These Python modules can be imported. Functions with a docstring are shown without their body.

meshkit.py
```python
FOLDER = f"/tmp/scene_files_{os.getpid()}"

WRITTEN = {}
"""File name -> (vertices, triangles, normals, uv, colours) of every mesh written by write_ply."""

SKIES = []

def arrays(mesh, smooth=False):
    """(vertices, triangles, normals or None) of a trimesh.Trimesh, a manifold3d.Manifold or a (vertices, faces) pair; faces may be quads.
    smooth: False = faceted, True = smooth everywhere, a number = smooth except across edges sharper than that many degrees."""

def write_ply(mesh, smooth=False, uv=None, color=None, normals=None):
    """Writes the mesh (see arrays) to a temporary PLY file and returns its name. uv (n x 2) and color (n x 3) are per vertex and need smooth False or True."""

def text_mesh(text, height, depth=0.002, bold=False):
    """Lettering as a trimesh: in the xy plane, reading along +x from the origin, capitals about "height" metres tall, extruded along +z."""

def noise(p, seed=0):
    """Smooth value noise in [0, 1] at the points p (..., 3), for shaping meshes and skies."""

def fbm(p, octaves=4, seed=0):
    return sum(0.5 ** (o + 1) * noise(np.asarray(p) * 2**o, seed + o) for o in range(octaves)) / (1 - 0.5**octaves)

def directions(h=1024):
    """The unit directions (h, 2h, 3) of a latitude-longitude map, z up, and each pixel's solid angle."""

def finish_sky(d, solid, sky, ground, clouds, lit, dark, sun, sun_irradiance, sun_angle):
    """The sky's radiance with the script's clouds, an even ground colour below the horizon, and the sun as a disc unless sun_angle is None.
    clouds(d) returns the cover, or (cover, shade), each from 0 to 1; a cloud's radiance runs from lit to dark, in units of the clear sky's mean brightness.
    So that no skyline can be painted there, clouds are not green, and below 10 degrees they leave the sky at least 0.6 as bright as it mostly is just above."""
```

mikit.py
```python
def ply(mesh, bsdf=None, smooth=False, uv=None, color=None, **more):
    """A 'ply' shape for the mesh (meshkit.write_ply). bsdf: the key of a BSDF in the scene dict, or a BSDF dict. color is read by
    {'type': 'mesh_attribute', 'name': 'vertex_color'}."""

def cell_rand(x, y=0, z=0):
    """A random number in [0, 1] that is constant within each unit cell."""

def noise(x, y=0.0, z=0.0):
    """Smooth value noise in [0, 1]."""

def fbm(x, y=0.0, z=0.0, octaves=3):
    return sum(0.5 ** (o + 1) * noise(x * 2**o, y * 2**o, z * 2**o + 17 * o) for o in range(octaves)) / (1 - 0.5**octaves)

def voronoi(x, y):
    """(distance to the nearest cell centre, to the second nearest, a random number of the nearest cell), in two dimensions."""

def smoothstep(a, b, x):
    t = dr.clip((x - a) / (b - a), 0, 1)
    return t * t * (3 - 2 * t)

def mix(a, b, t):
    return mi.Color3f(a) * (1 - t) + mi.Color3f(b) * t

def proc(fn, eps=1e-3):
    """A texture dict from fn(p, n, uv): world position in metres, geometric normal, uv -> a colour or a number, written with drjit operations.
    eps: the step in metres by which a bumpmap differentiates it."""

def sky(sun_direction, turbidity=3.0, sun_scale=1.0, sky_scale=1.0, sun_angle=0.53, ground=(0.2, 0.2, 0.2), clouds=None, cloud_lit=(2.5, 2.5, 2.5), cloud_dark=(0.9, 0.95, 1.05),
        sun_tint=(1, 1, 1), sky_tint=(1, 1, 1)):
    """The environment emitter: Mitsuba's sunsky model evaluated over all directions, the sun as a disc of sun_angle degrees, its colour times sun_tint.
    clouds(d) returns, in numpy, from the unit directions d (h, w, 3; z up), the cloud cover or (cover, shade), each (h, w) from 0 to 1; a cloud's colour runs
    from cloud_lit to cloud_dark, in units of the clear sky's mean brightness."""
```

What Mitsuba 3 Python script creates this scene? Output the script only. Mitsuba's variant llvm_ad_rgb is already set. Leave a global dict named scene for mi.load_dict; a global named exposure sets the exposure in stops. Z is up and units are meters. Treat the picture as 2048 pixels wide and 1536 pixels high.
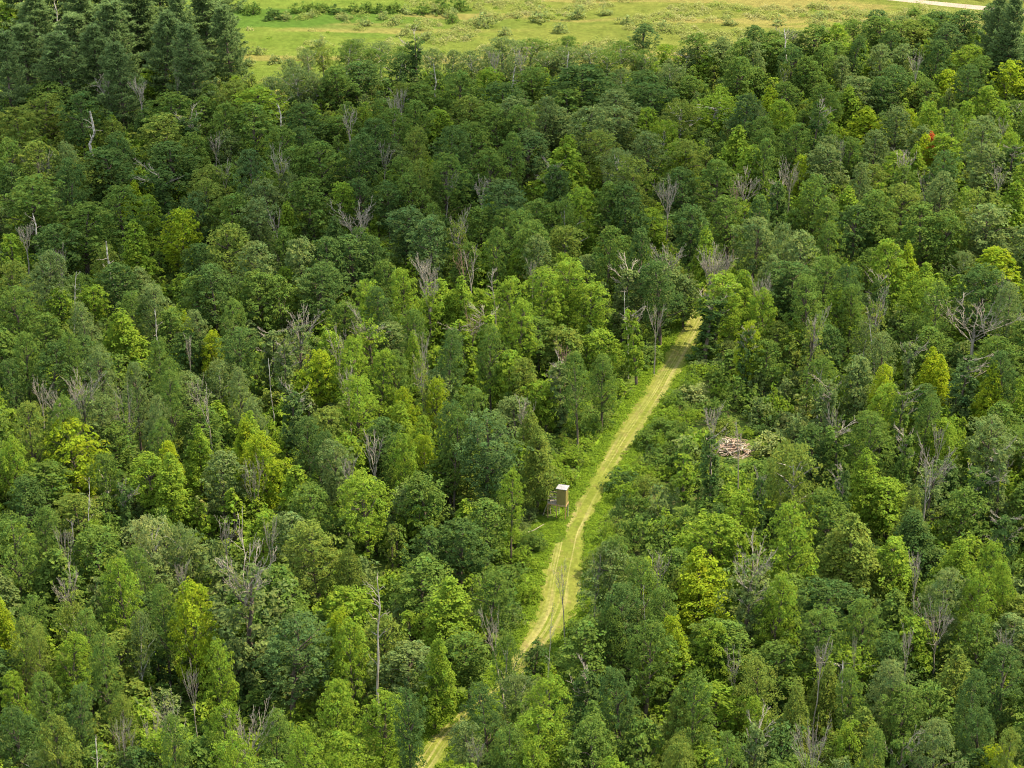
import math
import numpy as np
import trimesh
import drjit as dr
import mitsuba as mi
import mikit
from mikit import noise, fbm, smoothstep, mix

T = mi.ScalarTransform4f
scene, labels = {}, {}

# ------------------------------------------------------------------ camera, sky, sun, exposure
CAM_H = 120.0
PITCH = math.radians(25.0)
HFOV = 29.05
scene["camera"] = {
    "type": "perspective", "fov": HFOV, "fov_axis": "x", "near_clip": 1.0, "far_clip": 6000.0,
    "to_world": T().look_at(origin=[0, 0, CAM_H], target=[0, math.cos(PITCH), CAM_H - math.sin(PITCH)], up=[0, 0, 1]),
}
SUN_EL, SUN_AZ = math.radians(57.0), math.radians(14.0)     # azimuth from +x (photo right) towards +y (away)
SUN = [math.cos(SUN_EL) * math.cos(SUN_AZ), math.cos(SUN_EL) * math.sin(SUN_AZ), math.sin(SUN_EL)]


def cloud_cover(d):
    z = np.maximum(d[..., 2], 0.05)
    p = np.stack([d[..., 0] / z, d[..., 1] / z, 0 * z], -1) * 1.3 + 5.0
    from meshkit import noise as mnoise
    n = 0.6 * mnoise(p, 3) + 0.28 * mnoise(p * 2.3, 4) + 0.12 * mnoise(p * 5.1, 5)
    c = np.clip((n - 0.36) / 0.16, 0, 1)
    near_sun = np.clip((d @ np.array(SUN) - 0.965) / 0.02, 0, 1)
    return c * (1 - near_sun)


scene["sky_light"] = mikit.sky(SUN, turbidity=3.0, sky_scale=1.25, sun_angle=1.2, clouds=cloud_cover, ground=(0.05, 0.07, 0.03), sun_tint=(1.0, 0.96, 0.86))
exposure = 3.1

# ------------------------------------------------------------------ the thin cloud whose shadow lies over the middle of the wood
def cloud_mesh():
    import manifold3d as m3
    r = np.random.default_rng(8)
    parts = []
    for x, y, rad in ((-55, 10, 42), (-15, -8, 48), (28, 4, 44), (62, 22, 36), (0, 34, 40), (-40, 42, 34), (-82, -4, 32), (40, -26, 26), (-30, -34, 26)):
        for _ in range(5):
            o = r.normal(size=3) * np.array([0.45, 0.45, 0.22]) * rad
            parts.append(m3.Manifold.sphere(rad * r.uniform(0.45, 0.75), 28).scale([1, 1, 0.6]).translate([x + o[0], y + o[1], o[2]]))
    return m3.Manifold.batch_boolean(parts, m3.OpType.Add)


CLOUD_Z = 620.0
off = CLOUD_Z / math.tan(SUN_EL)
CLOUD_AT = [-48.0 + off * math.cos(SUN_AZ), 328.0 + off * math.sin(SUN_AZ), CLOUD_Z]
scene["cloud_medium"] = {"type": "homogeneous", "albedo": 0.98, "sigma_t": 0.030, "phase": {"type": "hg", "g": 0.6}}
scene["cloud"] = mikit.ply(cloud_mesh(), {"type": "null"}, to_world=T().translate(CLOUD_AT).scale([1.0, 1.0, 1.0]), interior={"type": "ref", "id": "cloud_medium"})
labels["cloud"] = {"label": "thin fair weather cloud drifting above the wood, shading its middle", "kind": "stuff", "category": "cloud"}

# ------------------------------------------------------------------ materials
scene["leaf"] = {"type": "principledthin", "base_color": {"type": "mesh_attribute", "name": "vertex_color"}, "roughness": 0.55,
                 "spec_trans": 0.0, "diff_trans": 0.95, "eta": 1.3}
scene["needle"] = {"type": "twosided", "bsdf": {"type": "diffuse", "reflectance": {"type": "mesh_attribute", "name": "vertex_color"}}}


def bark_fn(p, n, uv):
    return mix((0.055, 0.045, 0.035), (0.17, 0.145, 0.115), noise(p.x * 7, p.y * 7, p.z * 1.6))


def pale_bark_fn(p, n, uv):
    return mix((0.16, 0.15, 0.12), (0.50, 0.48, 0.42), smoothstep(0.2, 0.7, noise(p.x * 4, p.y * 4, p.z * 2.5)))


def dead_fn(p, n, uv):
    return mix((0.16, 0.148, 0.12), (0.37, 0.345, 0.29), noise(p.x * 5, p.y * 5, p.z * 0.9))


def rust_fn(p, n, uv):
    return mix((0.14, 0.095, 0.07), (0.28, 0.20, 0.155), noise(p.x * 5, p.y * 5, p.z * 0.9))


for key, fn in (("bark", bark_fn), ("pale_bark", pale_bark_fn), ("dead_wood", dead_fn), ("rusty_wood", rust_fn)):
    scene[key] = {"type": "diffuse", "reflectance": mikit.proc(fn)}


def ground_fn(p, n, uv):
    a = fbm(p.x * 0.12, p.y * 0.12, 0.0, 4)
    b = noise(p.x * 1.7, p.y * 1.7)
    c = mix((0.045, 0.070, 0.016), (0.075, 0.120, 0.022), a)
    return mix(c, (0.05, 0.04, 0.025), smoothstep(0.62, 0.85, b) * 0.6)


def meadow_fn(p, n, uv):
    a = fbm(p.x * 0.020 + 3.1, p.y * 0.035, 0.0, 4)
    left = smoothstep(25.0, -45.0, p.x + (a - 0.5) * 70)
    straw = mix((0.085, 0.112, 0.024), (0.125, 0.148, 0.034), noise(p.x * 0.35, p.y * 0.35))
    green = mix((0.075, 0.125, 0.020), (0.11, 0.155, 0.030), noise(p.x * 0.25 + 9, p.y * 0.4))
    c = mix(straw, green, left * 0.85)
    band = smoothstep(0.57, 0.66, fbm(p.x * 0.012 + 1.7, p.y * 0.075 + 0.4, 0.0, 3))
    c = mix(c, (0.058, 0.112, 0.020), band * left)
    dry = smoothstep(0.60, 0.70, fbm(p.x * 0.018 + 7.7, p.y * 0.11, 0.0, 3))
    c = mix(c, (0.19, 0.165, 0.06), dry * 0.6)
    return c * (0.58 + 0.48 * fbm(p.x * 1.3, p.y * 1.3, 0.0, 3))


def trail_fn(p, n, uv):
    u, v = uv.x, uv.y                              # metres across from the middle, metres along
    w = u + 0.35 * (noise(v * 0.12, 2.0) - 0.5)
    streak = 0.6 * noise(w * 3.1 + 40.0, v * 0.035) + 0.4 * noise(w * 7.5 + 9.0, v * 0.06)
    lane = smoothstep(0.42, 0.70, streak) * (0.45 + 0.55 * noise(v * 0.5, u * 1.4))
    patch = fbm(v * 0.11, u * 0.5 + 3.0, 0.0, 3)
    base = mix((0.078, 0.108, 0.016), (0.118, 0.136, 0.028), noise(p.x * 0.5, p.y * 0.5))
    base = mix(base, (0.120, 0.135, 0.030), smoothstep(0.5, 0.75, patch) * 0.6)
    c = mix(base, (0.215, 0.208, 0.085), lane * 0.85)
    rut = smoothstep(0.30, 0.05, dr.abs(dr.abs(w) - 0.85)) * smoothstep(0.3, 0.7, noise(v * 0.15, 5.0))
    c = mix(c, (0.20, 0.185, 0.080), rut * 0.5)
    edge = smoothstep(2.6, 3.2, dr.abs(u) + 0.55 * (noise(v * 0.8, u * 0.6) - 0.5))
    c = mix(c, (0.07, 0.12, 0.014), edge)
    spots = smoothstep(0.7, 0.9, noise(p.x * 1.5, p.y * 1.5))
    c = mix(c, (0.13, 0.10, 0.05), spots * 0.35)
    return c * (0.7 + 0.6 * fbm(p.x * 3.0, p.y * 3.0, 0.0, 2))


def verge_fn(p, n, uv):
    a = fbm(p.x * 0.4, p.y * 0.4, 0.0, 3)
    return mix((0.075, 0.150, 0.012), (0.13, 0.20, 0.020), a) * (0.75 + 0.5 * noise(p.x * 3, p.y * 3))


def road_fn(p, n, uv):
    return mix((0.20, 0.175, 0.14), (0.26, 0.23, 0.19), fbm(p.x * 0.6, p.y * 0.6, 0.0, 3))


for key, fn in (("ground_mat", ground_fn), ("meadow_mat", meadow_fn), ("trail_mat", trail_fn), ("verge_mat", verge_fn), ("road_mat", road_fn)):
    scene[key] = {"type": "diffuse", "reflectance": mikit.proc(fn)}


def wood_fn(base, dark):
    def fn(p, n, uv):
        g = noise(p.x * 18, p.y * 18, p.z * 3.0)
        return mix(dark, base, 0.35 + 0.65 * g)
    return fn


scene["panel_paint"] = {"type": "diffuse", "reflectance": mikit.proc(wood_fn((0.190, 0.172, 0.060), (0.160, 0.145, 0.050)))}
scene["timber"] = {"type": "diffuse", "reflectance": mikit.proc(wood_fn((0.36, 0.25, 0.13), (0.26, 0.17, 0.085)))}
scene["weathered_timber"] = {"type": "diffuse", "reflectance": mikit.proc(wood_fn((0.36, 0.33, 0.27), (0.22, 0.19, 0.15)))}
scene["cut_wood"] = {"type": "diffuse", "reflectance": mikit.proc(wood_fn((0.31, 0.24, 0.19), (0.17, 0.13, 0.10)))}


def roof_fn(p, n, uv):
    return mix((0.17, 0.18, 0.205), (0.24, 0.25, 0.275), noise(p.x * 6, p.y * 6, p.z * 6))


scene["roof_sheet"] = {"type": "principled", "base_color": mikit.proc(roof_fn), "roughness": 0.5, "metallic": 0.15}
scene["dark_opening"] = {"type": "diffuse", "reflectance": {"type": "rgb", "value": [0.02, 0.02, 0.018]}}

# ------------------------------------------------------------------ mesh helpers
TINT = {  # real leaf colours
    "y": (0.240, 0.330, 0.022), "Y": (0.275, 0.360, 0.022), "b": (0.176, 0.278, 0.030), "m": (0.108, 0.184, 0.036), "d": (0.064, 0.124, 0.036),
    "t": (0.078, 0.142, 0.050), "g": (0.142, 0.205, 0.070), "o": (0.158, 0.218, 0.040), "w": (0.235, 0.295, 0.100), "n": (0.140, 0.220, 0.078),
    "R": (0.46, 0.115, 0.040), "p": (0.065, 0.060, 0.052), "H": (0.124, 0.178, 0.055), "s": (0.30, 0.32, 0.12),
}


_mean = np.mean([TINT[c] for c in "bmdgo"], axis=0)
for _c in "bmdtgoy":                                      # neighbouring species of one wood are close in colour
    _k = {"y": 0.06, "b": 0.10}.get(_c, 0.20)
    TINT[_c] = tuple((1 - _k) * np.array(TINT[_c]) + _k * _mean)


def unit(a):
    return a / np.maximum(np.linalg.norm(a, axis=-1, keepdims=True), 1e-9)


def leaves(c, n, size, aspect, rng, col):
    """Flat rhombic leaf sprays at c facing n; col per spray."""
    n = unit(n)
    r = unit(rng.normal(size=c.shape))
    t = unit(np.cross(n, r))
    b = np.cross(n, t)
    s = (size * rng.uniform(0.5, 1.5, len(c)))[:, None]
    droop = n * s * 0.16
    v = np.stack([c - t * s * 0.5 - droop, c + b * s * 0.5 * aspect, c + t * s * 0.5 - droop, c - b * s * 0.5 * aspect], 1).reshape(-1, 3)
    i = np.arange(len(c))[:, None] * 4
    f = np.concatenate([i + [0, 1, 2], i + [0, 2, 3]], 1).reshape(-1, 3)
    return v, f, np.repeat(col, 4, 0)


def tube(pts, rad, sides=5):
    pts, rad = np.asarray(pts, float), np.asarray(rad, float)
    d = np.gradient(pts, axis=0)
    d = unit(d)
    ref = np.where(np.abs(d[:, 2:3]) < 0.9, [[0, 0, 1.0]], [[1.0, 0, 0]])
    x = unit(np.cross(d, ref))
    y = np.cross(d, x)
    a = np.arange(sides) * 2 * np.pi / sides
    ring = pts[:, None] + rad[:, None, None] * (np.cos(a)[None, :, None] * x[:, None] + np.sin(a)[None, :, None] * y[:, None])
    v = ring.reshape(-1, 3)
    k = len(pts)
    i = (np.arange(k - 1)[:, None] * sides + np.arange(sides)[None]).ravel()
    j = (np.arange(k - 1)[:, None] * sides + (np.arange(sides)[None] + 1) % sides).ravel()
    f = np.vstack([np.stack([i, j, j + sides], 1), np.stack([i, j + sides, i + sides], 1)])
    return v, f


def join(parts):
    vs, fs, at = [], [], 0
    for p in parts:
        vs.append(p[0]); fs.append(p[1] + at); at += len(p[0])
    return np.vstack(vs), np.vstack(fs)


def bent(p0, p1, rng, k=4, wob=0.08, lift=0.0):
    t = np.linspace(0, 1, k)[:, None]
    p = p0 * (1 - t) + p1 * t
    L = np.linalg.norm(p1 - p0)
    off = rng.normal(size=(k, 3)) * wob * L
    off[0] = 0
    off[-1] *= 0.3
    p = p + off
    p[:, 2] += lift * L * np.sin(np.pi * t[:, 0])
    return p


def spread(n, rng, accept, gap, tries=40):
    """n points accepted by accept(rng) that keep at least gap apart where that is possible."""
    pts = []
    for _ in range(n):
        best = None
        for _ in range(tries):
            q, g = accept(rng)
            if not pts:
                best = q
                break
            d = np.min(np.linalg.norm((np.array(pts) - q) / np.array([1, 1, 0.8]), axis=1))
            if d > gap * g:
                best = q
                break
        if best is not None:
            pts.append(best)
    return np.array(pts)


def clumps(centres, rx, rz, count, size, aspect, rng, tint, up=0.55, out=0.5, axis=None, cv=0.24, lv=0.22, flare=0.0):
    """Leaf sprays filling flattened clumps round the centres."""
    k = len(centres)
    rep = np.repeat(np.arange(k), count)
    m = len(rep)
    d = unit(rng.normal(size=(m, 3)))
    d[:, 2] = np.where(d[:, 2] < -0.3, -d[:, 2], d[:, 2])
    rr = rng.uniform(0.35, 1.0, m)[:, None] ** 0.6
    sz = rng.uniform(0.55, 1.4, k)[rep][:, None]
    c = centres[rep] + d * rr * sz * np.array([rx, rx, rz])
    rad = np.zeros((m, 3))
    if axis is not None:
        rad[:, :2] = centres[rep][:, :2] - axis
        rad = unit(rad + 1e-6)
        c = c - np.array([0, 0, 1.0]) * flare * (np.linalg.norm((c - centres[rep])[:, :2], axis=1, keepdims=True))
    nrm = up * np.array([0, 0, 1.0]) + out * (0.6 * d + 0.4 * rad) + 0.35 * rng.normal(size=(m, 3))
    kc = rng.normal(1, cv * 0.5, k)
    warm = rng.normal(0, 0.07, k)
    lc = rng.normal(1, lv * 0.5, m)
    base = np.array(tint)
    col = base[None] * (kc[rep] * lc)[:, None]
    w = (warm[rep] + rng.normal(0, 0.05, m))[:, None]
    col = col * (1 + w * np.array([1.0, 0.15, -0.4]))
    return leaves(c, nrm, size, aspect, rng, np.clip(col, 0.004, 0.7))


def merge_leaves(ls):
    v, f = join([(l[0], l[1]) for l in ls])
    return v, f, np.vstack([l[2] for l in ls])


def lobed(rng, n=3):
    a = rng.uniform(0, 6.28, n)
    w = rng.uniform(0.08, 0.22, n)
    k = np.array([2, 3, 5])[:n]
    s = rng.uniform(0.5, 1.6, n)
    return lambda az, t: 1 + sum(w[i] * math.sin(k[i] * az + a[i] + s[i] * 5 * t) for i in range(n))


# ------------------------------------------------------------------ tree kinds: each returns {part: (mesh, colours or None, material)}
def broadleaf(seed, tint, H, R, base, shape, rx, rz, count, size, aspect=0.8, up=0.55, n_clump=150, bark="bark", fork=True, shell=0.62, cv=0.24, flare=0.25, twigs=0.0, lean=0.3):
    rng = np.random.default_rng(seed)
    lob = lobed(rng)
    topx = rng.normal(0, lean, 2)

    def axis_at(z):
        return topx * (z / H) ** 1.5

    def prof(t):
        if shape == "oval":
            return math.sin(math.pi * min(max(0.10 + 0.86 * t, 0), 1)) ** 0.6
        if shape == "cone":
            return (1 - t) ** 0.75 * min(1, 0.55 + 2.2 * t)
        if shape == "dome":
            return math.sqrt(max(0, 1 - (max(t, 0) * 0.98) ** 2.2)) * min(1, 0.62 + 0.9 * t)
        return (0.45 + 0.75 * t) * math.sqrt(max(0.0, 1 - t ** 4))           # vase

    def accept(r):
        t = r.uniform() ** 0.9
        az = r.uniform(0, 2 * math.pi)
        rho = math.sqrt(r.uniform(shell ** 2, 1.05))
        if r.uniform() < 0.15:
            rho *= r.uniform(0.2, 0.8)
        rr = R * prof(t) * rho * lob(az, t)
        z = base + (H - rz * 0.6 - base) * t
        a = axis_at(z)
        return np.array([a[0] + rr * math.cos(az), a[1] + rr * math.sin(az), z]), 1.0

    c = spread(n_clump, rng, accept, rx * 0.72)
    crown = clumps(c, rx, rz, count, size, aspect, rng, tint, up=up, axis=topx * 0.5, cv=cv, flare=flare)
    # trunk, limbs to some of the clumps
    tubes = []
    zt = np.linspace(0, H * 0.9, 7)
    r0 = 0.016 * H + 0.03
    tp = np.stack([np.array([*axis_at(z), z]) + np.r_[rng.normal(0, 0.06, 2), 0] * (z > 0) for z in zt])
    tubes.append(tube(tp, r0 * (1 - zt / H) ** 0.8 + 0.02, 6))
    pick = rng.choice(len(c), min(len(c), 16), replace=False)
    for i in pick:
        q = c[i]
        z0 = max(base * 0.8, q[2] - 0.6 * np.linalg.norm(q[:2]) - 0.15 * H * rng.uniform())
        p0 = np.array([*axis_at(z0), z0])
        L = np.linalg.norm(q - p0)
        tubes.append(tube(bent(p0, q, rng, 4, 0.05, 0.06), np.linspace(0.28 * r0 + 0.012 * L, 0.02, 4), 4))
    v, f = join(tubes)
    return {"trunk": ((v, f), None, bark), "crown": ((crown[0], crown[1]), crown[2], "leaf")}


def maple(seed, tint, near):
    rng = np.random.default_rng(seed + 900)
    sh = ["dome", "cone", "oval"][seed % 3]
    return broadleaf(seed, tint, 12.0, 3.6, 1.8, sh, 0.60 if near else 0.70, 0.34, 34 if near else 20, 0.235 if near else 0.39, 0.8, up=0.6, n_clump=310 if near else 230, shell=0.55, cv=0.22, flare=0.35)


def ash(seed, tint, near):
    sh = ["oval", "dome", "vase", "oval", "dome"][seed % 5]
    return broadleaf(seed, tint, 16.0, 3.6, 4.5, sh, 0.50 if near else 0.58, 0.46, 30 if near else 18, 0.215 if near else 0.35, 0.7, up=0.42, n_clump=350 if near else 270, shell=0.5, cv=0.26, flare=0.15, lean=0.6)


def feathery(seed, tint, near):
    return broadleaf(seed, tint, 13.0, 3.4, 3.0, ["dome", "oval"][seed % 2], 0.55, 0.65, 28 if near else 14, 0.22 if near else 0.36, 0.55, up=0.35, n_clump=240, shell=0.35, cv=0.16, flare=-0.15, lean=0.5)


def poplar(seed, tint, near):
    return broadleaf(seed, tint, 8.5, 2.6, 2.6, ["dome", "vase"][seed % 2], 0.32, 0.62, 17, 0.24, 0.42, up=0.12, n_clump=230, shell=0.30, cv=0.12, flare=-0.5, bark="pale_bark", lean=0.4)


def sapling(seed, tint, near):
    return broadleaf(seed, tint, 6.5, 1.6, 0.5, ["cone", "oval", "dome"][seed % 3], 0.45, 0.32, 20 if near else 13, 0.28 if near else 0.36, 0.7, up=0.5, n_clump=60, shell=0.4, cv=0.18, flare=0.2, lean=0.1)


def vine(seed, tint, near):
    rng = np.random.default_rng(seed)
    H = 15.0
    lean = rng.normal(0, 0.5, 2)
    pts, nz = [], 62
    tear = seed % 2
    for k in range(nz):
        t = (k + rng.uniform()) / nz
        z = (0.14 if tear else 0.02) * H + t * H * (0.80 if tear else 0.92)
        r = (0.45 + 1.25 * math.sin(math.pi * min(1, 0.12 + 0.8 * t)) ** 0.8) if tear else 0.75 + 0.75 * math.sin(3.1 * t + seed) ** 2 + 0.25 * (1 - t)
        for _ in range(2):
            az, rho = rng.uniform(0, 6.28), rng.uniform(0.45, 1.0)
            pts.append([lean[0] * z / H + r * rho * math.cos(az), lean[1] * z / H + r * rho * math.sin(az), z])
    c = np.array(pts)
    crown = clumps(c, 0.45, 0.55, 32, 0.32, 0.8, rng, tint, up=0.25, out=0.8, axis=lean * 0.5, cv=0.22, flare=0.1)
    zt = np.linspace(0, H * 0.95, 7)
    tp = np.stack([np.r_[lean * z / H, z] for z in zt])
    tubes = [tube(tp, 0.24 * (1 - zt / H) + 0.04, 6)]
    dead = []
    for k in range(9):
        z0 = H * rng.uniform(0.6, 0.92)
        az = rng.uniform(0, 6.28)
        L = rng.uniform(1.6, 3.6)
        p0 = np.r_[lean * z0 / H, z0]
        p1 = p0 + L * np.array([0.75 * math.cos(az), 0.75 * math.sin(az), 0.7])
        dead += twigs_on(p0, p1, rng, 0.06, 6)
    return {"trunk": (join(tubes), None, "bark"), "vine_leaves": ((crown[0], crown[1]), crown[2], "leaf"), "bare_branches": (join(dead), None, "dead_wood")}


def twigs_on(p0, p1, rng, r, n, depth=1):
    b = bent(p0, p1, rng, 5, 0.03, 0.03)
    out = [tube(b, np.linspace(r, max(0.012, r * 0.25), 5), 4)]
    L = np.linalg.norm(p1 - p0)
    for _ in range(n):
        t = rng.uniform(0.3, 1.0)
        i = min(3, int(t * 4))
        q = b[i] + (b[i + 1] - b[i]) * (t * 4 - i)
        d = unit(unit(p1 - p0) + rng.normal(size=3) * 0.36 + np.array([0, 0, 0.28]))
        l = L * rng.uniform(0.25, 0.5) * (1.15 - 0.5 * t)
        if depth > 0:
            out += twigs_on(q, q + d * l, rng, max(0.016, r * 0.5), 3, depth - 1)
        else:
            out.append(tube(np.stack([q, q + d * l * 0.5 + rng.normal(size=3) * 0.05 * l, q + d * l]), [max(0.014, r * 0.4), 0.014, 0.012], 3))
    return out


def pine(seed, tint, near):
    rng = np.random.default_rng(seed)
    H, R = 20.0, 5.0
    zt = np.linspace(0, H, 6)
    tubes = [tube(np.stack([np.r_[rng.normal(0, 0.08, 2) * (z > 0), z] for z in zt]), 0.30 * (1 - zt / H) + 0.03, 6)]
    cs, ds = [], []
    z = 1.5
    while z < H - 0.5:
        t = (z - 1.5) / (H - 1.5)
        r = R * ((1 - t) ** 0.72) * min(1, 0.75 + 0.8 * t) + 0.3
        nb = rng.integers(4, 7)
        a0 = rng.uniform(0, 6.28)
        for k in range(nb):
            if rng.uniform() < 0.10:
                continue
            az = a0 + k * 6.283 / nb + rng.normal(0, 0.25)
            L = r * rng.uniform(0.55, 1.18)
            rise = L * (0.16 + 0.55 * t) + rng.normal(0, 0.15)
            p0 = np.array([0, 0, z])
            p1 = np.array([L * math.cos(az), L * math.sin(az), z + rise])
            tubes.append(tube(np.stack([p0, (p0 + p1) / 2 - [0, 0, 0.08 * L], p1]), [0.05 + 0.012 * L, 0.04, 0.02], 3))
            side = np.array([-math.sin(az), math.cos(az), 0.0])
            m = max(3, int(L * 2.0))
            for sfrac in np.linspace(0.3, 1.0, m):
                q = p0 + (p1 - p0) * sfrac
                q[2] -= 0.12 * L * math.sin(math.pi * sfrac)
                for sd in (-1, -0.4, 0.4, 1):
                    cs.append(q + side * sd * (0.42 * L * (1.12 - sfrac) + 0.18) + rng.normal(0, 0.12, 3))
                    ds.append(unit(np.array([math.cos(az), math.sin(az), 0.55]) + side * sd * 0.6))
        z += rng.uniform(0.8, 1.25) * (1.1 - 0.45 * t)
    cs.append(np.array([0, 0, H - 0.2])); ds.append(np.array([0, 0, 1.0]))
    c, d = np.array(cs), np.array(ds)
    n = 12
    rep = np.repeat(np.arange(len(c)), n)
    dd = unit(d[rep] + rng.normal(size=(len(rep), 3)) * 0.6)
    kc = rng.normal(1, 0.18, len(c))
    col = np.clip(np.array(tint)[None] * (kc[rep] * rng.normal(1, 0.14, len(rep)))[:, None], 0.003, 0.5)
    s = rng.uniform(0.35, 0.65, len(rep))[:, None]
    o = c[rep] + rng.normal(0, 0.09, (len(rep), 3))
    w = unit(np.cross(dd, np.array([0, 0, 1.0]) + 0.5 * rng.normal(size=dd.shape))) * s * 0.16
    v = np.stack([o - w, o + w, o + dd * s], 1).reshape(-1, 3)
    f = np.arange(len(v)).reshape(-1, 3)
    return {"trunk": (join(tubes), None, "bark"), "needles": ((v, f), np.repeat(col, 3, 0), "leaf")}


def bush(seed, tint, near, H=2.6, R=1.7, n=60, size=0.26, count=18):
    n, size, count = (60, 0.25, 18) if near else (44, 0.36, 11)
    rng = np.random.default_rng(seed)
    lob = lobed(rng)

    def accept(r):
        u, az = r.uniform(), r.uniform(0, 6.28)
        el = math.asin(u ** 0.8)
        rho = r.uniform(0.55, 1.0) * lob(az, u)
        return np.array([R * math.cos(el) * math.cos(az) * rho, R * math.cos(el) * math.sin(az) * rho, 0.25 + (H - 0.5) * math.sin(el) * rho]), 1.0

    c = spread(n, rng, accept, 0.36)
    crown = clumps(c, 0.42, 0.42, count, size, 0.6, rng, tint, up=0.45, out=0.6, cv=0.16, flare=-0.1)
    tubes = []
    for i in rng.choice(len(c), 9, replace=False):
        tubes.append(tube(bent(np.r_[rng.normal(0, 0.15, 2), 0.0], c[i], rng, 4, 0.04, 0.08), np.linspace(0.045, 0.015, 4), 3))
    return {"stems": (join(tubes), None, "bark"), "foliage": ((crown[0], crown[1]), crown[2], "leaf")}


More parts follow.
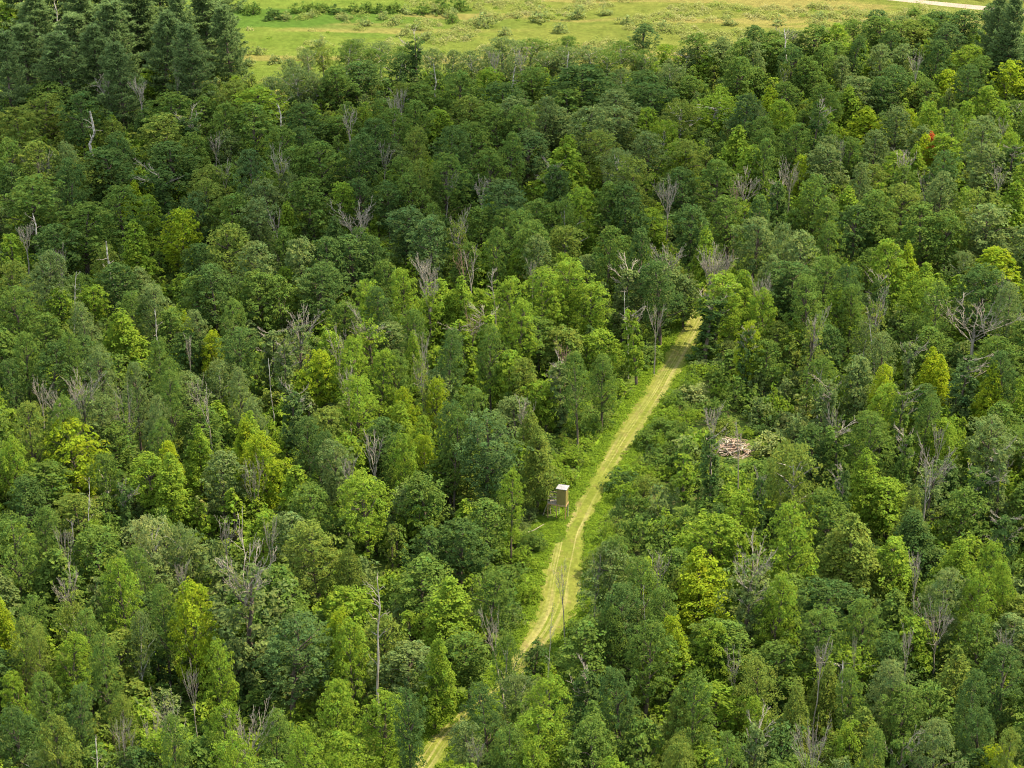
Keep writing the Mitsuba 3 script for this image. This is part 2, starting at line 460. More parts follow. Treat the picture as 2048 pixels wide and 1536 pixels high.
def dead_tree(seed, form):
    rng = np.random.default_rng(seed)
    mat = "rusty_wood" if form == "r" else "dead_wood"
    parts = {}
    if form in "pP":
        H = 14.0
        top = np.r_[rng.normal(0, 0.5, 2), H]
        b = bent(np.zeros(3), top, rng, 7, 0.012)
        parts["trunk"] = (tube(b, np.linspace(0.20, 0.085 if form == "p" else 0.05, 7), 6), None, "pale_bark" if form == "p" else mat)
        n = 5 if form == "p" else 13
        for k in range(n):
            z = H * rng.uniform(0.45, 0.97)
            i = int(z / H * 6)
            p0 = b[min(i, 5)] + (b[min(i, 5) + 1] - b[min(i, 5)]) * (z / H * 6 - i)
            az = rng.uniform(0, 6.28)
            L = rng.uniform(0.5, 2.2) if form == "p" else rng.uniform(0.7, 2.0)
            p1 = p0 + L * np.array([math.cos(az), math.sin(az), rng.uniform(0.1, 0.9)])
            parts["limb" + (f"_{k:03d}" if k else "")] = (join(twigs_on(p0, p1, rng, 0.05, 3, 0)), None, mat)
        return parts
    H = {"f": 13.0, "t": 12.0, "v": 13.0, "m": 12.0, "r": 12.0}[form]
    fork = {"f": 0.52, "t": 0.55, "v": 0.55, "m": 0.05, "r": 0.6}[form] * H
    stems = {"f": 11, "t": 6, "v": 3, "m": 6, "r": 6}[form]
    open_ = {"f": 0.62, "t": 0.40, "v": 0.24, "m": 0.20, "r": 0.38}[form]
    if form == "m":
        parts["trunk"] = (tube(np.array([[0, 0, 0], [0, 0, 0.5], [0, 0, 0.9]]), [0.4, 0.34, 0.28], 6), None, mat)
    else:
        tb = bent(np.zeros(3), np.r_[rng.normal(0, 0.25, 2), fork + 0.1 * H], rng, 5, 0.012)
        parts["trunk"] = (tube(tb, np.linspace(0.17, 0.09, 5), 6), None, mat)
    for k in range(stems):
        az = 6.283 * (k + rng.uniform(-0.3, 0.3)) / stems
        z0 = fork + (rng.uniform(-0.06, 0.1) * H if form != "m" else 0)
        L = (H - z0) * rng.uniform(0.75, 1.05)
        o = open_ * rng.uniform(0.4, 1.15)
        p0 = np.array([0.0, 0.0, z0]) if form == "m" else np.r_[tb[-1][:2] * min(1, z0 / (fork + 0.1 * H)), z0]
        p1 = p0 + L * np.array([o * math.cos(az), o * math.sin(az), 1.0])
        nt = {"f": 7, "t": 6, "v": 5, "m": 6, "r": 6}[form]
        parts["limb" + (f"_{k:03d}" if k else "")] = (join(twigs_on(p0, p1, rng, 0.07 if form in "mv" else 0.05, nt + 1, 1)), None, mat)
    return parts


def half_dead(seed, tint, near):
    p = broadleaf(seed, tint, 13.0, 3.0, 2.5, "oval", 0.6, 0.45, 20, 0.34, 0.7, up=0.5, n_clump=95, shell=0.3, cv=0.24, lean=0.4)
    rng = np.random.default_rng(seed + 50)
    dead = []
    for k in range(12):
        az, z0 = rng.uniform(0, 6.28), rng.uniform(7.0, 10.5)
        L = rng.uniform(3.2, 5.6)
        p1 = np.array([0.5 * L * math.cos(az), 0.5 * L * math.sin(az), z0 + L * rng.uniform(0.7, 1.0)])
        dead += twigs_on(np.array([0, 0, z0]), p1, rng, 0.05, 7, 1)
    p["bare_branches"] = (join(dead), None, "dead_wood")
    return p


# ------------------------------------------------------------------ prototypes: one shapegroup per kind, variant and tint
KIND = {  # code: (builder, variants, height, width of the prototype)
    "M": (maple, 5, 12.0, 7.6), "A": (ash, 6, 16.0, 7.6), "T": (feathery, 4, 13.0, 7.2), "P": (poplar, 4, 8.5, 5.6), "S": (sapling, 3, 6.5, 3.5),
    "V": (vine, 4, 15.0, 3.4), "N": (pine, 4, 20.0, 9.0), "W": (bush, 4, 2.6, 3.8), "H": (half_dead, 3, 14.5, 6.4), "D": (None, 4, 13.0, 5.0),
}
GROUPS = {}


def group_of(kind, tint, variant, near=True):
    fn, nv, h, w = KIND[kind]
    variant %= nv
    key = f"group_{kind}{ord(tint)}_{variant}_{int(near)}"
    if key not in GROUPS:
        if kind == "D":
            parts = dead_tree(100 + variant * 7 + ord(tint), tint)
        else:
            parts = fn({"M": 0, "A": 20, "T": 40, "P": 60, "S": 80, "V": 100, "N": 120, "W": 140, "H": 160}[kind] + variant, TINT[tint], near)
        allv = np.vstack([p[0][0] for p in parts.values()])
        h = allv[:, 2].max()
        ev = allv[allv[:, 2] > 0.3 * h]
        lo, hi = (0, 100) if kind == "D" else (1, 99)
        w = (np.ptp(np.percentile(ev[:, 0], [lo, hi])) + np.ptp(np.percentile(ev[:, 1], [lo, hi]))) / 2
        entry = {"type": "shapegroup"}
        for name, (mesh, col, mat) in parts.items():
            entry[name] = mikit.ply(mesh, mat, smooth=(mat != "leaf" and mat != "needle"), color=None if col is None else col.astype(np.float32))
        scene[key] = entry
        GROUPS[key] = (h, w)
    return key


def plant(key, kind, tint, variant, x, y, h, w, rot, lean=(0.0, 0.0), near=True, wide=1.0):
    g = group_of(kind, tint, variant, near)
    h0, w0 = GROUPS[g]
    m = T().translate([x, y, -0.06]).rotate([0, 1, 0], lean[0]).rotate([1, 0, 0], lean[1]).rotate([0, 0, 1], rot).scale([w / w0 * wide, w / w0 / wide, h / h0])
    scene[key] = {"type": "instance", "to_world": m, "group": {"type": "ref", "id": g}}


COUNT = {}


def numbered(name):
    k = COUNT.get(name, 0)
    COUNT[name] = k + 1
    return name if k == 0 else f"{name}_{k:03d}"


# ------------------------------------------------------------------ ground, meadow, trail, road
def sheet(poly_or_grid, z):
    pass


def tag(key, **kw):
    labels[key] = kw


def plane(x0, x1, y0, y1, z):
    return np.array([[x0, y0, z], [x1, y0, z], [x1, y1, z], [x0, y1, z]], float), np.array([[0, 1, 2], [0, 2, 3]])


scene["ground"] = mikit.ply(plane(-1500, 1500, -300, 3000, 0.0), "ground_mat")
tag("ground", label="dark green forest floor under the trees", kind="structure")

from meshkit import noise as mnoise
EDGE = np.array([[-197.47, 391.64], [-136.95, 395.14], [-105.92, 395.14], [-82.38, 402.30], [-56.85, 399.77], [-44.31, 399.77], [-13.10, 404.86], [8.11, 409.69], [29.83, 415.39], [52.39, 424.01], [75.66, 432.13], [99.39, 438.82], [117.61, 443.96], [160.51, 452.77], [234.64, 461.89]])                                   # the wood's far edge: x, y in metres


def edge_y(x):
    return np.interp(x, EDGE[:, 0], EDGE[:, 1])


gx = np.concatenate([np.linspace(-700, -160, 28), np.arange(-157.0, 170.0, 1.5), np.linspace(172, 700, 28)])
gt = np.concatenate([np.linspace(0, 1, 120) ** 1.15 * 220, np.linspace(230, 1600, 20)])
GX, GT = np.meshgrid(gx, gt)
GY = edge_y(GX) - 14 + GT
hum = mnoise(np.stack([GX * 0.45, GY * 0.45, 0 * GX], -1), 1) * 0.30 + mnoise(np.stack([GX * 0.08, GY * 0.08, 0 * GX], -1), 2) * 0.5
RD = np.array([[60.52, 498.49, 59.94, 493.22], [84.32, 488.04, 83.69, 483.97], [94.21, 483.97, 93.60, 480.46], [101.60, 480.46, 100.94, 476.99], [110.11, 476.99, 109.30, 473.09], [118.50, 473.57, 117.53, 469.23], [129.81, 470.19, 128.52, 464.97], [163.33, 461.70, 161.02, 454.38]])                                     # the road's near and far edges
road_gap = np.abs(GY - np.interp(GX, RD[:, 0], (RD[:, 1] + RD[:, 3]) / 2))
GZ = 0.02 + hum * np.clip(GT / 12, 0, 1) * np.clip((road_gap - 6) / 12, 0, 1)
ny, nx = GX.shape
idx = np.arange(ny * nx).reshape(ny, nx)
quad = np.stack([idx[:-1, :-1], idx[:-1, 1:], idx[1:, 1:], idx[1:, :-1]], -1).reshape(-1, 4)
scene["meadow"] = mikit.ply((np.stack([GX, GY, GZ], -1).reshape(-1, 3), quad), "meadow_mat", smooth=True)
tag("meadow", label="open yellow green meadow beyond the wood", kind="structure")

TRAIL = np.array([[-13.22, 159.90, -9.78, 159.90], [-10.76, 165.19, -7.07, 165.19], [-8.41, 171.01, -5.32, 171.01], [-5.53, 175.75, -3.15, 175.75], [-1.28, 182.54, 1.72, 182.54], [0.16, 187.16, 4.03, 187.16], [1.61, 191.65, 6.31, 191.65], [2.91, 197.85, 8.06, 197.85], [3.40, 203.55, 8.60, 203.55], [4.62, 209.52, 8.91, 209.52], [5.59, 213.86, 9.26, 213.86], [6.74, 217.05, 9.97, 217.05], [8.14, 222.31, 11.64, 222.31], [10.32, 229.18, 13.40, 229.18], [12.37, 236.40, 16.19, 236.40], [14.68, 244.00, 18.68, 244.00], [17.47, 251.99, 21.58, 251.99], [20.27, 260.43, 24.50, 260.43], [23.08, 269.34, 27.42, 269.34], [25.37, 276.84, 29.73, 276.84], [27.62, 284.70, 31.82, 284.70], [29.90, 292.93, 33.93, 292.93], [32.19, 300.47, 36.04, 300.47]])                                 # left x, left y, right x, right y


def ribbon(left, right, z, across=7):
    t = np.linspace(0, 1, across)
    P = left[:, None] * (1 - t[None, :, None]) + right[:, None] * t[None, :, None]
    mid = (left + right) / 2
    s = np.r_[0, np.cumsum(np.linalg.norm(np.diff(mid, axis=0), axis=1))]
    half = np.linalg.norm(right - left, axis=1) / 2
    U = (t[None] * 2 - 1) * half[:, None]
    V = np.broadcast_to(s[:, None], U.shape)
    Z = z + 0.0 * U
    n, m = U.shape
    i = np.arange(n * m).reshape(n, m)
    q = np.stack([i[:-1, :-1], i[:-1, 1:], i[1:, 1:], i[1:, :-1]], -1).reshape(-1, 4)
    return (np.concatenate([P, Z[..., None]], -1).reshape(-1, 3), q), np.stack([U, V], -1).reshape(-1, 2)


from scipy.interpolate import PchipInterpolator


def densify(pts, n=160):
    mid = pts.reshape(-1, 2, 2).mean(1)
    s = np.r_[0, np.cumsum(np.linalg.norm(np.diff(mid, axis=0), axis=1))]
    return PchipInterpolator(s, pts)(np.linspace(0, s[-1], n))


TD = densify(TRAIL)
mesh, uv = ribbon(TD[:, :2], TD[:, 2:], 0.012)
scene["mown_trail"] = mikit.ply(mesh, "trail_mat", uv=uv)
tag("mown_trail", label="straw striped mown grass trail curving up through the wood", kind="structure")
out = (TD[:, :2] - TD[:, 2:]) / np.linalg.norm(TD[:, :2] - TD[:, 2:], axis=1, keepdims=True)
mesh, uv = ribbon(TD[:, :2] + out * 1.7, TD[:, 2:] - out * 1.0, 0.006)
scene["trail_verge"] = mikit.ply(mesh, "verge_mat", uv=uv)
tag("trail_verge", label="bright grass verge on both sides of the trail", kind="structure")
SP = densify(np.array([[6.40, 212.61, 7.01, 217.05], [4.98, 212.23, 5.87, 216.28], [3.77, 213.23, 4.50, 216.79], [2.36, 214.49, 3.20, 217.31]]), 40)
mesh, uv = ribbon(SP[:, :2], SP[:, 2:], 0.008, 5)
scene["clearing"] = mikit.ply(mesh, "verge_mat", uv=uv)
tag("clearing", label="short grass turn-off in front of the hunting blind", kind="structure")

mesh, uv = ribbon(RD[:, :2], RD[:, 2:], 0.05, 3)
scene["dirt_road"] = mikit.ply(mesh, "road_mat", uv=uv)
tag("dirt_road", label="pale gravel road along the far edge of the meadow", kind="structure")

# ------------------------------------------------------------------ small builders for the timber things
def box(cx, cy, cz, sx, sy, sz, rx=0.0, rz=0.0):
    m = trimesh.creation.box([sx, sy, sz])
    if rx:
        m.apply_transform(trimesh.transformations.rotation_matrix(rx, [1, 0, 0]))
    if rz:
        m.apply_transform(trimesh.transformations.rotation_matrix(rz, [0, 1, 0]))
    m.apply_translation([cx, cy, cz])
    return np.array(m.vertices), np.array(m.faces)


def beam(p0, p1, s):
    p0, p1 = np.array(p0, float), np.array(p1, float)
    d = p1 - p0
    L = np.linalg.norm(d)
    m = trimesh.creation.box([s, s, L])
    m.apply_transform(trimesh.geometry.align_vectors([0, 0, 1], d / L))
    m.apply_translation((p0 + p1) / 2)
    return np.array(m.vertices), np.array(m.faces)


# ------------------------------------------------------------------ the raised hunting blind
BA = math.radians(-17.0)
BX, BY = 5.57, 217.18                     # the foot of the middle front leg
BT = T().translate([BX, BY, 0.0]).rotate([0, 0, 1], -17.0)
DECK = 2.05
W2, DP = 1.18, 1.18                           # half width of the deck, its depth


def blind(part, mesh, mat, label=None):
    key = numbered("hunting_blind__" + part)
    scene[key] = mikit.ply(mesh, mat, to_world=BT)
    if label:
        labels[key] = {"label": label}


labels["hunting_blind"] = {"label": "raised olive plywood hunting blind with white roof beside the mown trail", "category": "hunting blind"}
for lx, ly in ((-W2, 0.0), (0.0, 0.0), (W2, 0.0), (-W2, DP), (0.0, DP), (W2, DP)):
    blind("leg", box(lx * 0.97, ly + (0.05 if ly == 0 else -0.05), DECK / 2 - 0.15, 0.10, 0.10, DECK + 0.25), "timber" if ly == 0 else "weathered_timber")
blind("beam", box(0, -0.03, DECK - 0.02, 2 * W2 + 0.12, 0.05, 0.15), "timber")
blind("beam", box(0, DP + 0.03, DECK - 0.02, 2 * W2 + 0.12, 0.05, 0.15), "timber")
for s in (-1, 1):
    blind("beam", box(s * (W2 + 0.03), DP / 2, DECK - 0.02, 0.05, DP, 0.15), "timber")
blind("brace", beam((-W2 * 0.55, 0.02, DECK - 0.15), (-0.05, 0.02, 1.15), 0.05), "weathered_timber")
blind("brace", beam((W2 * 0.55, DP - 0.05, DECK - 0.15), (W2 * 0.95, DP - 0.05, 1.2), 0.05), "weathered_timber")
blind("brace", beam((-W2 * 0.95, 0.1, 1.1), (-W2 * 0.95, DP - 0.1, DECK - 0.15), 0.05), "weathered_timber")
nb = 8
for i in range(nb):                             # deck boards run front to back
    bw = 2 * W2 / (nb * 2)
for i in range(16):
    bw = 2 * W2 / 16
    blind("deck_board", box(-W2 + bw * (i + 0.5), DP / 2, DECK + 0.075 + 0.003 * (i % 3), bw - 0.012, DP - 0.004, 0.035), "weathered_timber")
Z0 = DECK + 0.10
HB = 2.15
front = [box(W2 / 2 + 0.005, 0.02, Z0 + HB / 2, W2 - 0.01, 0.03, HB)]
blind("wall_panel", front[0], "panel_paint")
blind("wall_panel", box(W2 - 0.02, DP / 2, Z0 + HB / 2, 0.03, DP - 0.08, HB), "panel_paint")
blind("wall_panel", box(W2 / 2 + 0.005, DP - 0.02, Z0 + HB / 2, W2 - 0.01, 0.03, HB), "panel_paint")
blind("wall_panel", box(0.02, DP / 2, Z0 + HB / 2, 0.03, DP - 0.08, HB), "panel_paint")
blind("door", box(-0.008, DP / 2, Z0 + 0.92, 0.025, 0.62, 1.78), "panel_paint")
for cx in (0.03, W2 - 0.03):
    blind("corner_trim", box(cx, -0.012, Z0 + HB / 2, 0.06, 0.03, HB), "panel_paint")
roof = trimesh.creation.box([W2 + 0.22, DP + 0.26, 0.05])
roof.apply_transform(trimesh.transformations.rotation_matrix(-0.05, [1, 0, 0]))
roof.apply_translation([W2 / 2, DP / 2, Z0 + HB + 0.06])
blind("roof", (np.array(roof.vertices), np.array(roof.faces)), "roof_sheet", "white metal roof sheet of the blind")
for i in range(5):
    rb = trimesh.creation.box([0.025, DP + 0.26, 0.02])
    rb.apply_transform(trimesh.transformations.rotation_matrix(-0.05, [1, 0, 0]))
    rb.apply_translation([W2 / 2 + (i - 2) * 0.29, DP / 2, Z0 + HB + 0.093])
    k = numbered("hunting_blind__roof__rib")
    scene[k] = mikit.ply((np.array(rb.vertices), np.array(rb.faces)), "roof_sheet", to_world=BT)
for px_, py_ in ((-W2 + 0.05, 0.03), (-W2 / 2 - 0.05, 0.03), (-W2 + 0.05, DP - 0.03)):
    blind("rail_post", box(px_, py_, Z0 + 0.52, 0.08, 0.08, 1.04), "weathered_timber")
for y_ in (0.0, DP):
    blind("rail", box(-W2 / 2, y_ + (-0.04 if y_ == 0 else 0.04), Z0 + 1.0, W2 + 0.02, 0.04, 0.13), "weathered_timber")
    blind("rail", box(-W2 / 2, y_ + (-0.04 if y_ == 0 else 0.04), Z0 + 0.55, W2 + 0.02, 0.035, 0.09), "weathered_timber")
blind("rail", box(-W2 - 0.01, DP / 2, Z0 + 1.0, 0.04, DP, 0.10), "weathered_timber")
for s in (-1, 1):
    blind("ladder_rail", beam((-W2 - 0.75, DP / 2 + 0.22 * s, -0.05), (-W2 - 0.06, DP / 2 + 0.22 * s, DECK + 0.1), 0.06), "weathered_timber")
for i in range(6):
    t = (i + 0.7) / 6.6
    blind("ladder_rung", box(-W2 - 0.75 + 0.69 * t, DP / 2, 2.1 * t, 0.05, 0.42, 0.05), "weathered_timber")


# ------------------------------------------------------------------ brush pile, fallen logs, roadside post
def log_mesh(L, r, rng, bend=0.04):
    p = bent(np.array([-L / 2, 0, 0.0]), np.array([L / 2, 0, 0.0]), rng, 5, bend)
    v, f = tube(p, np.linspace(r, r * 0.6, 5), 7)
    n = len(v)
    v = np.vstack([v, v[:7].mean(0), v[-7:].mean(0)])
    cap = [[n, (i + 1) % 7, i] for i in range(7)] + [[n + 1, n - 7 + i, n - 7 + (i + 1) % 7] for i in range(7)]
    return v, np.vstack([f, cap])


prng = np.random.default_rng(31)
PX0, PY0 = 29.90, 236.40
labels["brush_pile"] = {"label": "brown heap of cut logs and slash in the small clearing right of the trail", "category": "brush pile"}
for i in range(50):
    a, q = prng.uniform(0, 6.28), math.sqrt(prng.uniform(0, 1))
    x, y = PX0 + 2.2 * q * math.cos(a), PY0 + 3.0 * q * math.sin(a)
    L, r = prng.uniform(0.9, 3.0), prng.uniform(0.06, 0.15)
    z = 0.15 + (1 - q) * 1.5 * prng.uniform(0.2, 1.0)
    key = numbered("brush_pile__log")
    scene[key] = mikit.ply(log_mesh(L, r, prng), "cut_wood" if i % 3 else "dead_wood", smooth=40,
                           to_world=T().translate([x, y, z]).rotate([0, 0, 1], float(prng.normal(0, 38))).rotate([0, 1, 0], float(prng.normal(0, 13))))
tw = []
for i in range(120):
    a, q = prng.uniform(0, 6.28), math.sqrt(prng.uniform(0, 1))
    p = np.array([PX0 + 2.8 * q * math.cos(a), PY0 + 3.2 * q * math.sin(a), prng.uniform(0.05, 0.9 * (1.2 - q))])
    d = unit(prng.normal(size=3) * [1, 1, 0.35]) * prng.uniform(0.5, 1.6)
    tw.append(tube(np.stack([p, p + d * 0.5 + prng.normal(0, 0.06, 3), p + d]), [0.03, 0.022, 0.014], 3))
scene["brush_pile__twigs"] = mikit.ply(join(tw), "rusty_wood")
labels["brush_pile__twigs"] = {"label": "tangle of thin brown twigs", "kind": "stuff"}


def fallen(x, y, L, r, turn, mat, label, z=0.25, tilt=3.0, group=None):
    key = numbered("fallen_log")
    scene[key] = mikit.ply(log_mesh(L, r, prng), mat, smooth=40, to_world=T().translate([x, y, z]).rotate([0, 0, 1], turn).rotate([0, 1, 0], tilt))
    labels[key] = {"label": label, "category": "log"}


fallen(23.93, 238.79, 2.6, 0.20, 40.0, "cut_wood", "thick pale fallen log left of the brush pile, behind the vine-clad tree", 0.7, -8.0)
fallen(22.74, 234.05, 1.8, 0.10, 70.0, "rusty_wood", "reddish broken log lying in the bright green patch left of the brush pile", 0.5)
fallen(23.16, 232.60, 1.6, 0.09, -25.0, "cut_wood", "small light log end at the front edge of the clearing by the brush pile", 0.4)
fallen(2.84, 213.61, 3.0, 0.07, 42.0, "dead_wood", "thin grey fallen pole at the turn-off below the hunting blind", 0.6, -4.0)
fallen(-4.67, 175.38, 1.0, 0.09, -35.0, "pale_bark", "short whitish log on the trail edge near the bottom of the photo", 0.5, -15.0)
RX, RY = 99.73, 477.68
scene["roadside_post"] = mikit.ply(box(RX, RY, 2.6, 0.16, 0.16, 3.6), "bark")
labels["roadside_post"] = {"label": "thin dark post standing in front of the pale gravel road", "category": "post"}


